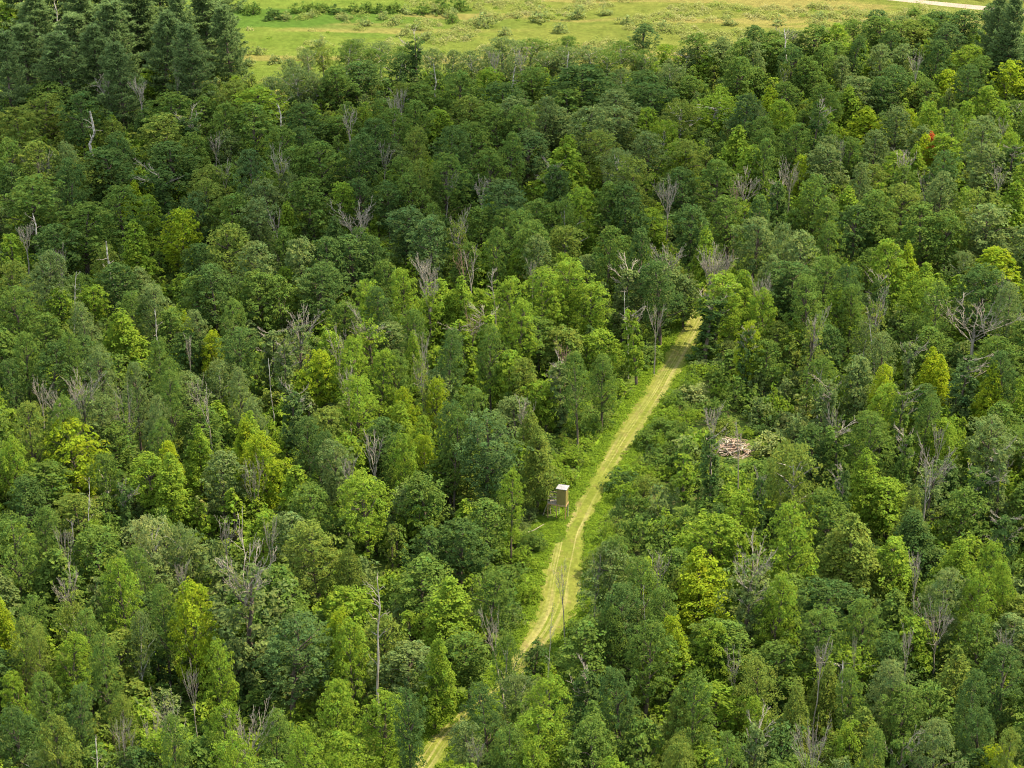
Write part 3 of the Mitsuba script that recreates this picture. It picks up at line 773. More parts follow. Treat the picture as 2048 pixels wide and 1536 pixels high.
# ------------------------------------------------------------------ the plants of the photograph
# code, tint, variant, x, y, height, width, turn, label, group
NAME = {"M": "maple_tree", "A": "broadleaf_tree", "T": "fine_leaved_tree", "P": "poplar_tree", "S": "sapling", "V": "vine_covered_tree", "N": "pine_tree", "W": "shrub",
        "H": "half_dead_tree", "D": "dead_tree"}
CATEGORY = {"M": "tree", "A": "tree", "T": "tree", "P": "tree", "S": "sapling", "V": "tree", "N": "pine tree", "W": "shrub", "H": "tree", "D": "dead tree"}
PLANTS = [
('N','n',9,-98.6,392.4,17.6,10.6,216,'dark feathery pine at the left edge, at the top, second from left of six','pines at the corners of the meadow'),
('N','n',5,-91.2,403.5,17.2,11.5,53,'dark feathery pine at the left edge, at the top, sixth from left of six','pines at the corners of the meadow'),
('N','n',6,-82.1,400.1,20.6,10.3,46,'dark feathery pine far left, at the top, fourth from left of thirteen','pines at the corners of the meadow'),
('N','n',0,-70.9,391.5,20.7,9.1,223,'dark feathery pine far left, at the top, seventh from left of thirteen','pines at the corners of the meadow'),
('N','n',1,-65.1,417.3,18.5,11.5,238,'dark feathery pine far left, at the top, eleventh from left of thirteen','pines at the corners of the meadow'),
('N','n',6,-59.2,407.0,18.1,6.7,49,'dark feathery pine far left, at the top, twelfth from left of thirteen','pines at the corners of the meadow'),
('N','n',2,-91.5,415.4,20.1,9.3,184,'dark feathery pine far left, at the top, first from left of thirteen','pines at the corners of the meadow'),
('N','n',8,-80.7,418.0,20.2,9.3,197,'dark feathery pine far left, at the top, fifth from left of thirteen','pines at the corners of the meadow'),
('N','n',1,-70.4,408.0,20.8,9.1,199,'dark feathery pine far left, at the top, ninth from left of thirteen','pines at the corners of the meadow'),
('N','n',2,-89.5,380.9,18.9,9.9,127,'dark feathery pine at the left edge, at the top, fifth from left of six','pines at the corners of the meadow'),
('N','n',8,-75.6,373.1,19.3,8.8,288,'dark feathery pine far left, just below the meadow','pines at the corners of the meadow'),
('N','n',2,-98.8,376.8,20.4,7.5,46,'dark feathery pine at the left edge, just below the meadow','pines at the corners of the meadow'),
('N','n',8,-82.8,386.3,18.9,9.4,29,'dark feathery pine far left, at the top, second from left of thirteen','pines at the corners of the meadow'),
('N','n',3,-63.1,382.8,20.5,8.3,154,'dark feathery pine far left, at the top, tenth from left of thirteen','pines at the corners of the meadow'),
('A','b',5,-111.9,435.3,10.9,6.2,122,'bright green broadleaf tree at the left edge, at the top','broadleaf trees of the wood'),
('T','o',3,-90.2,366.4,10.3,10.0,358,'olive green feathery fine-leaved tree at the left edge, just below the meadow','fine-leaved trees of the wood'),
('A','o',1,-91.2,350.6,13.1,7.9,248,'olive green broadleaf tree at the left edge, in the far canopy, left one of two','broadleaf trees of the wood'),
('A','m',5,-91.7,379.1,9.6,10.7,304,'mid green broadleaf tree at the left edge, just below the meadow','broadleaf trees of the wood'),
('A','d',0,-80.4,356.3,13.7,9.0,111,'dark green broadleaf tree far left, just below the meadow','broadleaf trees of the wood'),
('M','b',3,-73.2,393.8,9.1,7.2,62,'bright green maple far left, just below the meadow','maples of the wood'),
('A','m',1,-67.1,388.6,9.5,6.4,302,'mid green broadleaf tree far left, just below the meadow, middle of three','broadleaf trees of the wood'),
('A','o',5,-54.0,375.5,11.2,7.3,266,'olive green broadleaf tree far left, just below the meadow','broadleaf trees of the wood'),
('A','m',1,-65.2,362.1,11.9,9.2,22,'mid green broadleaf tree far left, just below the meadow, leftmost of three','broadleaf trees of the wood'),
('V','t',10,-59.1,348.1,13.3,4.6,9,'blue-green vine-clad tree far left, just below the meadow','vine-clad trees'),
('A','m',10,-53.1,347.6,14.7,5.7,68,'mid green broadleaf tree far left, just below the meadow, rightmost of three','broadleaf trees of the wood'),
('A','b',8,-48.1,367.6,11.5,10.7,105,'bright green broadleaf tree left of centre, just below the meadow','broadleaf trees of the wood'),
('A','m',0,-47.1,346.7,14.4,10.1,177,'mid green broadleaf tree left of centre, in the far canopy, first from left of five','broadleaf trees of the wood'),
('P','g',11,-42.3,385.6,10.2,7.8,113,'grey-green poplar left of centre, just below the meadow, middle of three','poplars of the wood'),
('P','g',2,-38.8,388.3,9.0,7.5,352,'grey-green poplar left of centre, just below the meadow, rightmost of three','poplars of the wood'),
('P','g',6,-48.4,378.4,10.3,7.3,156,'grey-green poplar left of centre, just below the meadow, leftmost of three','poplars of the wood'),
('A','m',4,-34.9,387.2,10.6,7.1,268,'mid green broadleaf tree left of centre, just below the meadow, left one of two','broadleaf trees of the wood'),
('A','d',1,-38.3,357.8,11.2,8.7,145,'dark green broadleaf tree left of centre, just below the meadow, left one of two','broadleaf trees of the wood'),
('A','o',0,-64.0,348.9,12.2,11.2,304,'olive green broadleaf tree far left, in the far canopy, right one of two','broadleaf trees of the wood'),
('A','m',3,-87.0,327.4,14.4,5.5,238,'mid green broadleaf tree at the left edge, in the far canopy','broadleaf trees of the wood'),
('A','o',6,-82.4,326.7,14.2,7.0,281,'olive green broadleaf tree at the left edge, in the far canopy, right one of two','broadleaf trees of the wood'),
('T','g',5,-78.3,326.5,14.1,6.1,225,'grey-green feathery fine-leaved tree at the left edge, in the far canopy','fine-leaved trees of the wood'),
('A','o',1,-72.9,325.2,11.7,8.7,159,'olive green broadleaf tree far left, in the far canopy, left one of two','broadleaf trees of the wood'),
('A','m',8,-79.3,306.2,14.6,9.1,273,'mid green broadleaf tree at the left edge, a third way down','broadleaf trees of the wood'),
('A','d',10,-85.8,322.1,11.2,5.7,129,'dark green broadleaf tree at the left edge, in the far canopy, left one of two','broadleaf trees of the wood'),
('M','b',6,-64.9,324.0,10.1,6.1,51,'bright green maple far left, in the far canopy','maples of the wood'),
('M','y',11,-65.0,317.8,9.9,4.7,128,'yellow-green maple far left, in the far canopy','maples of the wood'),
('M','b',7,-61.1,313.0,9.0,4.1,229,'bright green maple far left, a third way down, right one of two','maples of the wood'),
('A','d',10,-59.6,332.6,11.8,9.8,179,'dark green broadleaf tree far left, in the far canopy, rightmost of three','broadleaf trees of the wood'),
('V','d',2,-59.0,321.0,11.9,5.5,83,'dark green vine-clad tree far left, in the far canopy','vine-clad trees'),
('A','m',7,-57.8,340.1,11.2,5.7,41,'mid green broadleaf tree far left, in the far canopy','broadleaf trees of the wood'),
('A','t',3,-51.8,302.8,13.6,5.7,116,'blue-green broadleaf tree far left, a third way down','broadleaf trees of the wood'),
('M','y',7,-53.1,297.6,12.2,6.2,126,'yellow-green maple far left, a third way down','maples of the wood'),
('T','o',2,-53.0,325.3,10.7,7.1,142,'olive green feathery fine-leaved tree far left, in the far canopy','fine-leaved trees of the wood'),
('A','o',3,-49.8,302.9,15.2,6.0,41,'olive green broadleaf tree far left, a third way down','broadleaf trees of the wood'),
('T','g',10,-51.5,343.6,10.6,5.1,346,'grey-green feathery fine-leaved tree far left, in the far canopy','fine-leaved trees of the wood'),
('A','t',6,-44.2,318.2,15.2,5.6,252,'blue-green broadleaf tree left of centre, in the far canopy','broadleaf trees of the wood'),
('M','b',8,-42.6,326.7,9.1,4.5,246,'bright green maple left of centre, in the far canopy, left one of two','maples of the wood'),
('A','g',9,-41.0,313.6,11.7,6.5,167,'grey-green broadleaf tree left of centre, in the far canopy','broadleaf trees of the wood'),
('P','g',4,-37.9,319.8,11.2,4.7,258,'grey-green poplar left of centre, in the far canopy','poplars of the wood'),
('H','o',9,-39.6,318.8,15.9,4.5,273,'olive green half-dead tree with bare top left of centre, in the far canopy','half-dead trees'),
('A','m',0,-38.5,328.2,12.3,7.1,89,'mid green broadleaf tree left of centre, in the far canopy, third from left of five','broadleaf trees of the wood'),
('A','d',9,-37.0,343.8,11.7,6.1,140,'dark green broadleaf tree left of centre, in the far canopy, first from left of five','broadleaf trees of the wood'),
('A','m',6,-32.6,329.8,13.3,8.7,218,'mid green broadleaf tree left of centre, in the far canopy, fourth from left of five','broadleaf trees of the wood'),
('M','m',3,-32.9,310.2,12.8,8.0,86,'mid green maple left of centre, a third way down','maples of the wood'),
('M','b',3,-28.8,313.9,11.4,5.0,264,'bright green maple left of centre, in the far canopy, right one of two','maples of the wood'),
('M','b',4,-37.2,309.0,9.8,4.0,287,'bright green maple left of centre, a third way down, left one of two','maples of the wood'),
('A','g',8,-41.1,300.1,12.9,6.0,242,'grey-green broadleaf tree left of centre, a third way down, middle of three','broadleaf trees of the wood'),
('A','m',6,-45.5,300.4,13.4,7.8,92,'mid green broadleaf tree far left, a third way down, rightmost of three','broadleaf trees of the wood'),
('T','o',2,-43.7,287.0,14.3,7.7,116,'olive green feathery fine-leaved tree far left, a third way down','fine-leaved trees of the wood'),
('A','m',1,-68.5,296.0,13.5,9.1,10,'mid green broadleaf tree far left, a third way down, leftmost of three','broadleaf trees of the wood'),
('A','d',6,-72.3,293.0,11.8,7.9,282,'dark green broadleaf tree at the left edge, a third way down','broadleaf trees of the wood'),
('A','m',9,-63.6,303.9,13.9,7.8,324,'mid green broadleaf tree far left, a third way down, middle of three','broadleaf trees of the wood'),
('M','b',1,-59.1,291.3,12.4,5.5,232,'bright green maple far left, a third way down, left one of two','maples of the wood'),
('S','b',3,-57.0,303.5,5.5,4.2,269,'bright green sapling far left, a third way down','saplings of the wood'),
('M','b',2,-78.8,290.1,10.8,5.2,315,'bright green maple at the left edge, a third way down','maples of the wood'),
('A','g',1,-32.3,281.3,14.2,6.2,268,'grey-green broadleaf tree left of centre, a third way down, rightmost of three','broadleaf trees of the wood'),
('A','g',1,-38.7,279.9,13.6,6.4,161,'grey-green broadleaf tree left of centre, a third way down, leftmost of three','broadleaf trees of the wood'),
('A','d',9,-28.4,281.3,13.6,6.2,22,'dark green broadleaf tree left of centre, a third way down, first from left of four','broadleaf trees of the wood'),
('A','d',10,-69.0,325.3,13.6,9.6,253,'dark green broadleaf tree far left, in the far canopy, leftmost of three','broadleaf trees of the wood'),
('A','d',9,-68.5,331.4,14.7,5.8,178,'dark green broadleaf tree far left, in the far canopy, middle of three','broadleaf trees of the wood'),
('A','d',6,-74.2,315.8,15.1,6.2,315,'dark green broadleaf tree at the left edge, in the far canopy, right one of two','broadleaf trees of the wood'),
('A','m',1,-41.4,339.4,12.7,6.6,32,'mid green broadleaf tree left of centre, in the far canopy, second from left of five','broadleaf trees of the wood'),
('D','v',0,-78.3,374.2,13.3,6.3,154,'forked dead tree far left, just below the meadow','dead trees in the wood'),
('D','t',5,-71.1,368.7,13.2,3.9,49,'bare twiggy dead tree far left, just below the meadow, left one of two','dead trees in the wood'),
('D','t',2,-66.8,381.4,12.6,2.0,190,'bare twiggy dead tree far left, just below the meadow, right one of two','dead trees in the wood'),
('D','p',4,-77.0,348.4,13.0,3.4,48,'pale stubby dead trunk far left, in the far canopy','dead trees in the wood'),
('D','f',3,-80.7,326.9,13.0,5.1,61,'bare fan-shaped dead tree at the left edge, in the far canopy','dead trees in the wood'),
('D','t',10,-53.9,341.9,11.1,3.4,24,'bare twiggy dead tree far left, in the far canopy, left one of two','dead trees in the wood'),
('D','p',1,-99.2,429.0,12.9,2.2,15,'pale stubby dead trunk at the left edge, at the top','dead trees in the wood'),
('D','p',9,-75.5,295.8,12.0,2.1,74,'pale stubby dead trunk at the left edge, a third way down','dead trees in the wood'),
('D','t',5,-76.0,289.6,12.9,3.2,194,'bare twiggy dead tree at the left edge, a third way down, leftmost of three','dead trees in the wood'),
('D','t',3,-69.4,283.0,11.8,2.3,312,'bare twiggy dead tree at the left edge, a third way down, middle of three','dead trees in the wood'),
('D','p',3,-60.9,280.8,13.7,3.3,157,'pale stubby dead trunk far left, a third way down','dead trees in the wood'),
('D','v',6,-37.8,297.0,12.8,2.4,349,'forked dead tree left of centre, a third way down','dead trees in the wood'),
('D','t',8,-49.4,325.5,11.3,3.5,57,'bare twiggy dead tree far left, in the far canopy, right one of two','dead trees in the wood'),
('D','p',9,-42.0,352.2,12.6,1.9,25,'pale stubby dead trunk left of centre, just below the meadow','dead trees in the wood'),
('A','d',6,-31.5,392.0,9.6,10.3,79,'dark green broadleaf tree left of centre, just below the meadow, right one of two','broadleaf trees of the wood'),
('P','d',8,-24.0,400.8,8.9,10.9,10,'dark green poplar left of centre, just below the meadow','poplars of the wood'),
('A','m',7,-17.7,377.4,9.6,9.5,162,'mid green broadleaf tree in the middle, just below the meadow, second from left of six','broadleaf trees of the wood'),
('A','m',0,-10.2,373.7,12.8,8.3,131,'mid green broadleaf tree in the middle, just below the meadow, third from left of six','broadleaf trees of the wood'),
('M','b',10,-3.6,383.5,11.0,7.1,334,'bright green maple in the middle, just below the meadow, right one of two','maples of the wood'),
('A','d',11,-1.2,371.6,11.0,9.8,131,'dark green broadleaf tree in the middle, just below the meadow','broadleaf trees of the wood'),
('A','m',8,4.2,386.9,10.0,7.1,207,'mid green broadleaf tree in the middle, just below the meadow, sixth from left of six','broadleaf trees of the wood'),
('M','d',7,13.9,377.8,13.2,13.0,161,'dark green maple in the middle, just below the meadow','maples of the wood'),
('M','m',2,11.0,370.3,10.1,7.6,313,'mid green maple in the middle, just below the meadow','maples of the wood'),
('A','g',10,1.7,348.4,15.5,7.8,213,'grey-green broadleaf tree in the middle, just below the meadow, first from left of four','broadleaf trees of the wood'),
('A','g',0,6.1,353.9,14.1,4.8,65,'grey-green broadleaf tree in the middle, just below the meadow, second from left of four','broadleaf trees of the wood'),
('A','g',4,21.3,365.7,12.4,7.5,259,'grey-green broadleaf tree right of centre, just below the meadow, left one of two','broadleaf trees of the wood'),
('A','d',3,26.3,382.8,10.6,9.3,180,'dark green broadleaf tree right of centre, just below the meadow, left one of two','broadleaf trees of the wood'),
('A','d',8,27.6,371.6,11.1,7.6,348,'dark green broadleaf tree right of centre, just below the meadow, right one of two','broadleaf trees of the wood'),
('P','g',2,32.4,395.2,8.9,6.9,57,'grey-green poplar right of centre, just below the meadow, middle of three','poplars of the wood'),
('P','o',5,31.9,362.3,10.3,8.1,175,'olive green poplar right of centre, just below the meadow, left one of two','poplars of the wood'),
('P','g',6,22.2,387.8,9.2,5.6,213,'grey-green poplar right of centre, just below the meadow, leftmost of three','poplars of the wood'),
('T','o',2,-6.7,362.3,11.9,7.8,45,'olive green feathery fine-leaved tree in the middle, just below the meadow','fine-leaved trees of the wood'),
('M','b',5,-13.8,360.9,9.6,6.7,209,'bright green maple in the middle, just below the meadow, left one of two','maples of the wood'),
('A','m',4,-18.3,355.1,13.4,6.2,324,'mid green broadleaf tree in the middle, just below the meadow, first from left of six','broadleaf trees of the wood'),
('P','o',4,-22.3,376.2,10.3,4.4,287,'olive green poplar left of centre, just below the meadow','poplars of the wood'),
('A','m',11,-21.1,348.7,13.2,5.8,188,'mid green broadleaf tree left of centre, just below the meadow, right one of two','broadleaf trees of the wood'),
('A','d',6,-24.9,343.6,12.9,7.1,14,'dark green broadleaf tree left of centre, in the far canopy, fourth from left of five','broadleaf trees of the wood'),
('A','d',4,-27.4,328.6,14.7,7.1,88,'dark green broadleaf tree left of centre, in the far canopy, second from left of five','broadleaf trees of the wood'),
('A','m',9,-5.0,359.6,11.2,8.1,258,'mid green broadleaf tree in the middle, just below the meadow, fourth from left of six','broadleaf trees of the wood'),
('A','m',5,-7.6,341.6,13.0,7.0,131,'mid green broadleaf tree in the middle, in the far canopy, third from left of six','broadleaf trees of the wood'),
('A','d',5,-10.7,334.9,14.0,6.9,4,'dark green broadleaf tree in the middle, in the far canopy, left one of two','broadleaf trees of the wood'),
('A','m',1,-1.8,347.1,13.7,7.8,190,'mid green broadleaf tree in the middle, in the far canopy, fifth from left of six','broadleaf trees of the wood'),
('A','m',0,2.3,345.7,15.0,6.1,283,'mid green broadleaf tree in the middle, just below the meadow, fifth from left of six','broadleaf trees of the wood'),
('A','g',4,7.5,356.5,11.1,9.0,9,'grey-green broadleaf tree in the middle, just below the meadow, third from left of four','broadleaf trees of the wood'),
('A','g',0,14.1,347.5,13.8,9.1,24,'grey-green broadleaf tree in the middle, just below the meadow, fourth from left of four','broadleaf trees of the wood'),
('A','g',2,19.2,356.0,11.6,8.0,134,'grey-green broadleaf tree right of centre, just below the meadow, right one of two','broadleaf trees of the wood'),
('M','b',7,25.2,358.6,10.1,4.9,319,'bright green maple right of centre, just below the meadow, left one of two','maples of the wood'),
('P','b',6,28.2,355.5,9.2,5.9,66,'bright green poplar right of centre, in the far canopy','poplars of the wood'),
('T','o',8,16.8,337.3,12.6,7.6,138,'olive green feathery fine-leaved tree in the middle, in the far canopy, rightmost of three','fine-leaved trees of the wood'),
('M','b',0,10.0,344.5,9.8,4.1,139,'bright green maple in the middle, in the far canopy, right one of two','maples of the wood'),
('A','t',9,2.9,341.9,11.3,8.4,224,'blue-green broadleaf tree in the middle, in the far canopy, right one of two','broadleaf trees of the wood'),
('A','m',6,-0.8,330.2,14.5,4.8,344,'mid green broadleaf tree in the middle, in the far canopy, sixth from left of six','broadleaf trees of the wood'),
('A','m',9,-3.7,327.1,12.7,6.8,159,'mid green broadleaf tree in the middle, in the far canopy, fourth from left of six','broadleaf trees of the wood'),
('A','m',3,-11.2,319.5,14.4,7.5,295,'mid green broadleaf tree in the middle, in the far canopy, second from left of six','broadleaf trees of the wood'),
('T','o',11,-15.4,317.4,14.1,5.6,46,'olive green feathery fine-leaved tree in the middle, in the far canopy, middle of three','fine-leaved trees of the wood'),
('A','m',11,-19.1,327.0,11.1,5.8,148,'mid green broadleaf tree left of centre, in the far canopy, fifth from left of five','broadleaf trees of the wood'),
('T','o',2,-17.9,338.9,13.1,5.0,157,'olive green feathery fine-leaved tree in the middle, in the far canopy, leftmost of three','fine-leaved trees of the wood'),
('M','b',1,8.4,328.2,12.9,9.7,25,'bright green maple in the middle, in the far canopy, left one of two','maples of the wood'),
('P','g',9,19.0,327.2,12.8,6.8,17,'grey-green poplar right of centre, in the far canopy','poplars of the wood'),
('A','g',4,24.2,338.2,12.2,6.3,245,'grey-green broadleaf tree right of centre, in the far canopy','broadleaf trees of the wood'),
('M','b',8,29.0,337.5,10.6,5.3,106,'bright green maple right of centre, in the far canopy, leftmost of three','maples of the wood'),
('T','o',0,20.6,319.4,13.7,7.5,11,'olive green feathery fine-leaved tree right of centre, in the far canopy, left one of two','fine-leaved trees of the wood'),
('M','y',3,29.7,334.1,9.7,4.3,7,'yellow-green maple right of centre, in the far canopy','maples of the wood'),
('V','d',11,6.7,319.1,13.8,4.0,350,'dark green vine-clad tree in the middle, in the far canopy','vine-clad trees'),
('A','d',1,7.9,318.4,12.0,4.7,110,'dark green broadleaf tree in the middle, in the far canopy, right one of two','broadleaf trees of the wood'),
('A','t',1,-0.2,307.9,13.7,9.4,136,'blue-green broadleaf tree in the middle, in the far canopy, left one of two','broadleaf trees of the wood'),
('A','d',3,-25.6,314.1,11.5,5.9,140,'dark green broadleaf tree left of centre, in the far canopy, third from left of five','broadleaf trees of the wood'),
('A','d',2,-20.5,313.4,11.2,5.3,327,'dark green broadleaf tree left of centre, in the far canopy, fifth from left of five','broadleaf trees of the wood'),
('A','t',2,-17.1,298.5,12.3,7.1,97,'blue-green broadleaf tree left of centre, a third way down','broadleaf trees of the wood'),
('A','t',6,-12.1,288.9,14.1,6.9,106,'blue-green broadleaf tree in the middle, a third way down','broadleaf trees of the wood'),
('A','m',10,-15.9,314.9,12.8,5.6,257,'mid green broadleaf tree in the middle, in the far canopy, first from left of six','broadleaf trees of the wood'),
('H','o',7,-8.1,289.7,15.9,4.1,64,'olive green half-dead tree with bare top in the middle, a third way down','half-dead trees'),
('A','m',7,-2.1,299.8,11.9,5.1,272,'mid green broadleaf tree in the middle, a third way down, second from left of six','broadleaf trees of the wood'),
('A','m',2,-0.2,291.7,14.3,5.5,280,'mid green broadleaf tree in the middle, a third way down, third from left of six','broadleaf trees of the wood'),
('A','m',10,3.9,300.0,13.0,6.9,47,'mid green broadleaf tree in the middle, a third way down, fifth from left of six','broadleaf trees of the wood'),
('M','b',2,10.7,304.7,13.4,6.6,207,'bright green maple in the middle, a third way down, rightmost of three','maples of the wood'),
('P','m',8,9.4,300.9,12.8,6.3,138,'mid green poplar in the middle, a third way down','poplars of the wood'),
('A','m',6,15.4,304.6,14.3,6.9,336,'mid green broadleaf tree right of centre, a third way down, left one of two','broadleaf trees of the wood'),
('A','d',7,18.7,304.5,14.9,7.5,134,'dark green broadleaf tree right of centre, a third way down, first from left of four','broadleaf trees of the wood'),
('A','d',4,20.0,281.5,15.3,4.2,142,'dark green broadleaf tree right of centre, a third way down, second from left of four','broadleaf trees of the wood'),
('A','m',1,14.4,283.7,14.7,4.8,162,'mid green broadleaf tree in the middle, a third way down, sixth from left of six','broadleaf trees of the wood'),
('T','o',1,8.4,290.6,12.4,6.7,291,'olive green feathery fine-leaved tree in the middle, a third way down','fine-leaved trees of the wood'),
('A','m',5,3.5,285.8,15.0,6.0,222,'mid green broadleaf tree in the middle, a third way down, fourth from left of six','broadleaf trees of the wood'),
('A','g',1,4.5,282.0,13.9,4.8,54,'grey-green broadleaf tree in the middle, a third way down','broadleaf trees of the wood'),
('A','m',9,-2.8,283.3,14.8,3.4,346,'mid green broadleaf tree in the middle, a third way down, first from left of six','broadleaf trees of the wood'),
('M','b',6,-3.6,288.1,10.4,6.1,188,'bright green maple in the middle, just above halfway, rightmost of three','maples of the wood'),
('M','b',5,1.1,285.6,9.9,3.7,218,'bright green maple in the middle, a third way down, leftmost of three','maples of the wood'),
('M','b',7,8.0,283.5,10.4,3.2,116,'bright green maple in the middle, a third way down, middle of three','maples of the wood'),
('H','g',5,23.5,279.2,15.0,5.9,320,'grey-green half-dead tree with bare top right of centre, a third way down','half-dead trees'),
('A','d',4,-23.7,283.3,13.1,7.4,171,'dark green broadleaf tree left of centre, a third way down, second from left of four','broadleaf trees of the wood'),
('A','d',11,-25.8,290.2,12.2,4.1,343,'dark green broadleaf tree left of centre, a third way down, third from left of four','broadleaf trees of the wood'),
('A','d',3,-21.2,285.8,12.5,4.0,312,'dark green broadleaf tree left of centre, a third way down, fourth from left of four','broadleaf trees of the wood'),
('D','t',3,-20.6,365.0,12.6,3.5,59,'bare twiggy dead tree in the middle, just below the meadow','dead trees in the wood'),
('D','t',11,-22.3,356.6,13.4,2.8,278,'bare twiggy dead tree left of centre, just below the meadow, right one of two','dead trees in the wood'),
('D','t',9,-30.0,350.4,12.5,4.0,260,'bare twiggy dead tree left of centre, just below the meadow, left one of two','dead trees in the wood'),
('D','t',8,-22.9,332.7,12.2,3.3,228,'bare twiggy dead tree left of centre, in the far canopy','dead trees in the wood'),
('D','t',9,-4.9,313.7,11.7,3.4,243,'bare twiggy dead tree in the middle, in the far canopy, right one of two','dead trees in the wood'),
('D','t',0,-11.7,317.2,12.3,3.7,326,'bare twiggy dead tree in the middle, in the far canopy, left one of two','dead trees in the wood'),
('D','f',3,-24.0,300.8,12.4,8.8,355,'bare fan-shaped dead tree left of centre, a third way down','dead trees in the wood'),
('D','f',9,25.8,308.3,14.0,4.8,347,'bare fan-shaped dead tree right of centre, in the far canopy, left one of two','dead trees in the wood'),
('D','r',6,-6.4,281.6,12.1,2.8,82,'reddish dead tree in the middle, a third way down','dead trees in the wood'),
('D','t',1,-12.5,278.3,12.0,3.3,41,'bare twiggy dead tree in the middle, a third way down, leftmost of three','dead trees in the wood'),
('D','t',9,-3.4,394.9,11.5,3.1,335,'bare twiggy dead tree in the middle, at the top, left one of two','dead trees in the wood'),
('D','p',0,-0.2,377.2,12.6,2.0,225,'pale stubby dead trunk in the middle, just below the meadow, middle of three','dead trees in the wood'),
('D','t',5,2.6,393.6,12.2,3.4,290,'bare twiggy dead tree in the middle, at the top, right one of two','dead trees in the wood'),
('D','p',8,11.1,388.1,12.7,1.7,192,'pale stubby dead trunk in the middle, just below the meadow, rightmost of three','dead trees in the wood'),
('D','p',4,-14.7,383.2,12.0,1.7,80,'pale stubby dead trunk in the middle, just below the meadow, leftmost of three','dead trees in the wood'),
('A','m',3,39.8,410.9,10.6,6.7,116,'mid green broadleaf tree right of centre, at the top, first from left of four','broadleaf trees of the wood'),
('T','g',4,44.3,409.0,10.7,5.5,117,'grey-green feathery fine-leaved tree right of centre, at the top','fine-leaved trees of the wood'),
('P','g',3,36.5,409.9,7.7,6.7,1,'grey-green poplar right of centre, at the top','poplars of the wood'),
('M','b',2,41.7,407.3,7.6,5.1,228,'bright green maple right of centre, just below the meadow, right one of two','maples of the wood'),
('A','m',10,45.3,388.5,12.2,7.1,344,'mid green broadleaf tree right of centre, just below the meadow','broadleaf trees of the wood'),
('M','m',10,50.8,392.5,8.5,6.5,87,'mid green maple right of centre, just below the meadow','maples of the wood'),
('M','y',11,51.0,372.0,10.7,4.7,245,'yellow-green maple right of centre, just below the meadow, right one of two','maples of the wood'),
('A','g',1,49.5,397.9,12.5,5.4,171,'grey-green broadleaf tree right of centre, at the top, right one of two','broadleaf trees of the wood'),
('A','m',2,57.1,409.8,9.6,7.1,103,'mid green broadleaf tree right of centre, at the top, fourth from left of four','broadleaf trees of the wood'),
('A','d',3,57.2,392.8,13.2,6.4,209,'dark green broadleaf tree far right, at the top, first from left of five','broadleaf trees of the wood'),
('A','m',10,63.9,398.1,12.4,5.4,324,'mid green broadleaf tree far right, at the top, second from left of five','broadleaf trees of the wood'),
('A','m',10,67.9,403.1,10.7,5.8,161,'mid green broadleaf tree far right, at the top, third from left of five','broadleaf trees of the wood'),
('M','b',11,76.2,419.9,8.0,5.3,190,'bright green maple far right, at the top','maples of the wood'),
('A','g',5,76.8,399.5,11.7,5.4,241,'grey-green broadleaf tree far right, at the top, middle of three','broadleaf trees of the wood'),
('A','g',8,82.0,405.8,9.6,5.1,230,'grey-green broadleaf tree far right, at the top, rightmost of three','broadleaf trees of the wood'),
('A','d',7,86.7,396.2,13.0,6.1,351,'dark green broadleaf tree far right, at the top, fifth from left of five','broadleaf trees of the wood'),
('A','d',8,76.0,382.7,11.4,5.9,291,'dark green broadleaf tree far right, just below the meadow, right one of two','broadleaf trees of the wood'),
('M','y',3,89.3,391.5,8.1,5.7,157,'yellow-green maple at the right edge, just below the meadow, left one of two','maples of the wood'),
('M','y',10,100.4,389.7,10.8,6.8,115,'yellow-green maple at the right edge, just below the meadow, right one of two','maples of the wood'),
('A','d',5,91.5,383.7,11.8,5.2,256,'dark green broadleaf tree at the right edge, just below the meadow','broadleaf trees of the wood'),
('A','t',10,104.3,408.6,11.8,8.6,349,'blue-green broadleaf tree at the right edge, at the top, right one of two','broadleaf trees of the wood'),
('A','m',2,96.5,396.6,9.7,4.6,198,'mid green broadleaf tree at the right edge, just below the meadow','broadleaf trees of the wood'),
('P','o',1,54.7,388.7,10.4,3.0,247,'olive green poplar right of centre, just below the meadow, right one of two','poplars of the wood'),
('A','m',6,61.0,389.2,10.6,5.3,161,'mid green broadleaf tree far right, just below the meadow, middle of three','broadleaf trees of the wood'),
('A','m',1,60.5,371.2,11.3,6.1,168,'mid green broadleaf tree far right, just below the meadow, rightmost of three','broadleaf trees of the wood'),
('M','b',1,66.9,375.9,9.8,6.2,316,'bright green maple far right, just below the meadow, third from left of four','maples of the wood'),
('A','g',3,68.3,378.4,10.5,8.1,38,'grey-green broadleaf tree far right, just below the meadow, middle of three','broadleaf trees of the wood'),
('A','d',2,72.4,378.8,10.7,5.5,57,'dark green broadleaf tree far right, just below the meadow, left one of two','broadleaf trees of the wood'),
('M','y',11,66.5,357.4,11.0,8.0,333,'yellow-green maple far right, just below the meadow, left one of two','maples of the wood'),
('M','y',2,75.8,360.3,9.8,3.9,16,'yellow-green maple far right, just below the meadow, right one of two','maples of the wood'),
('M','b',10,78.6,357.6,12.3,5.2,85,'bright green maple beside the red sapling, middle of three','maples of the wood'),
('A','g',1,71.5,353.6,11.9,5.9,356,'grey-green broadleaf tree far right, just below the meadow, rightmost of three','broadleaf trees of the wood'),
('M','b',8,85.3,357.7,11.9,3.8,270,'bright green maple at the right edge, just below the meadow, left one of two','maples of the wood'),
('A','g',11,83.5,338.8,15.2,6.6,198,'grey-green broadleaf tree at the right edge, in the far canopy, left one of two','broadleaf trees of the wood'),
('M','y',11,49.4,371.5,9.1,4.0,305,'yellow-green maple right of centre, just below the meadow, left one of two','maples of the wood'),
('M','b',7,51.6,363.1,10.6,5.7,180,'bright green maple far right, just below the meadow, first from left of four','maples of the wood'),
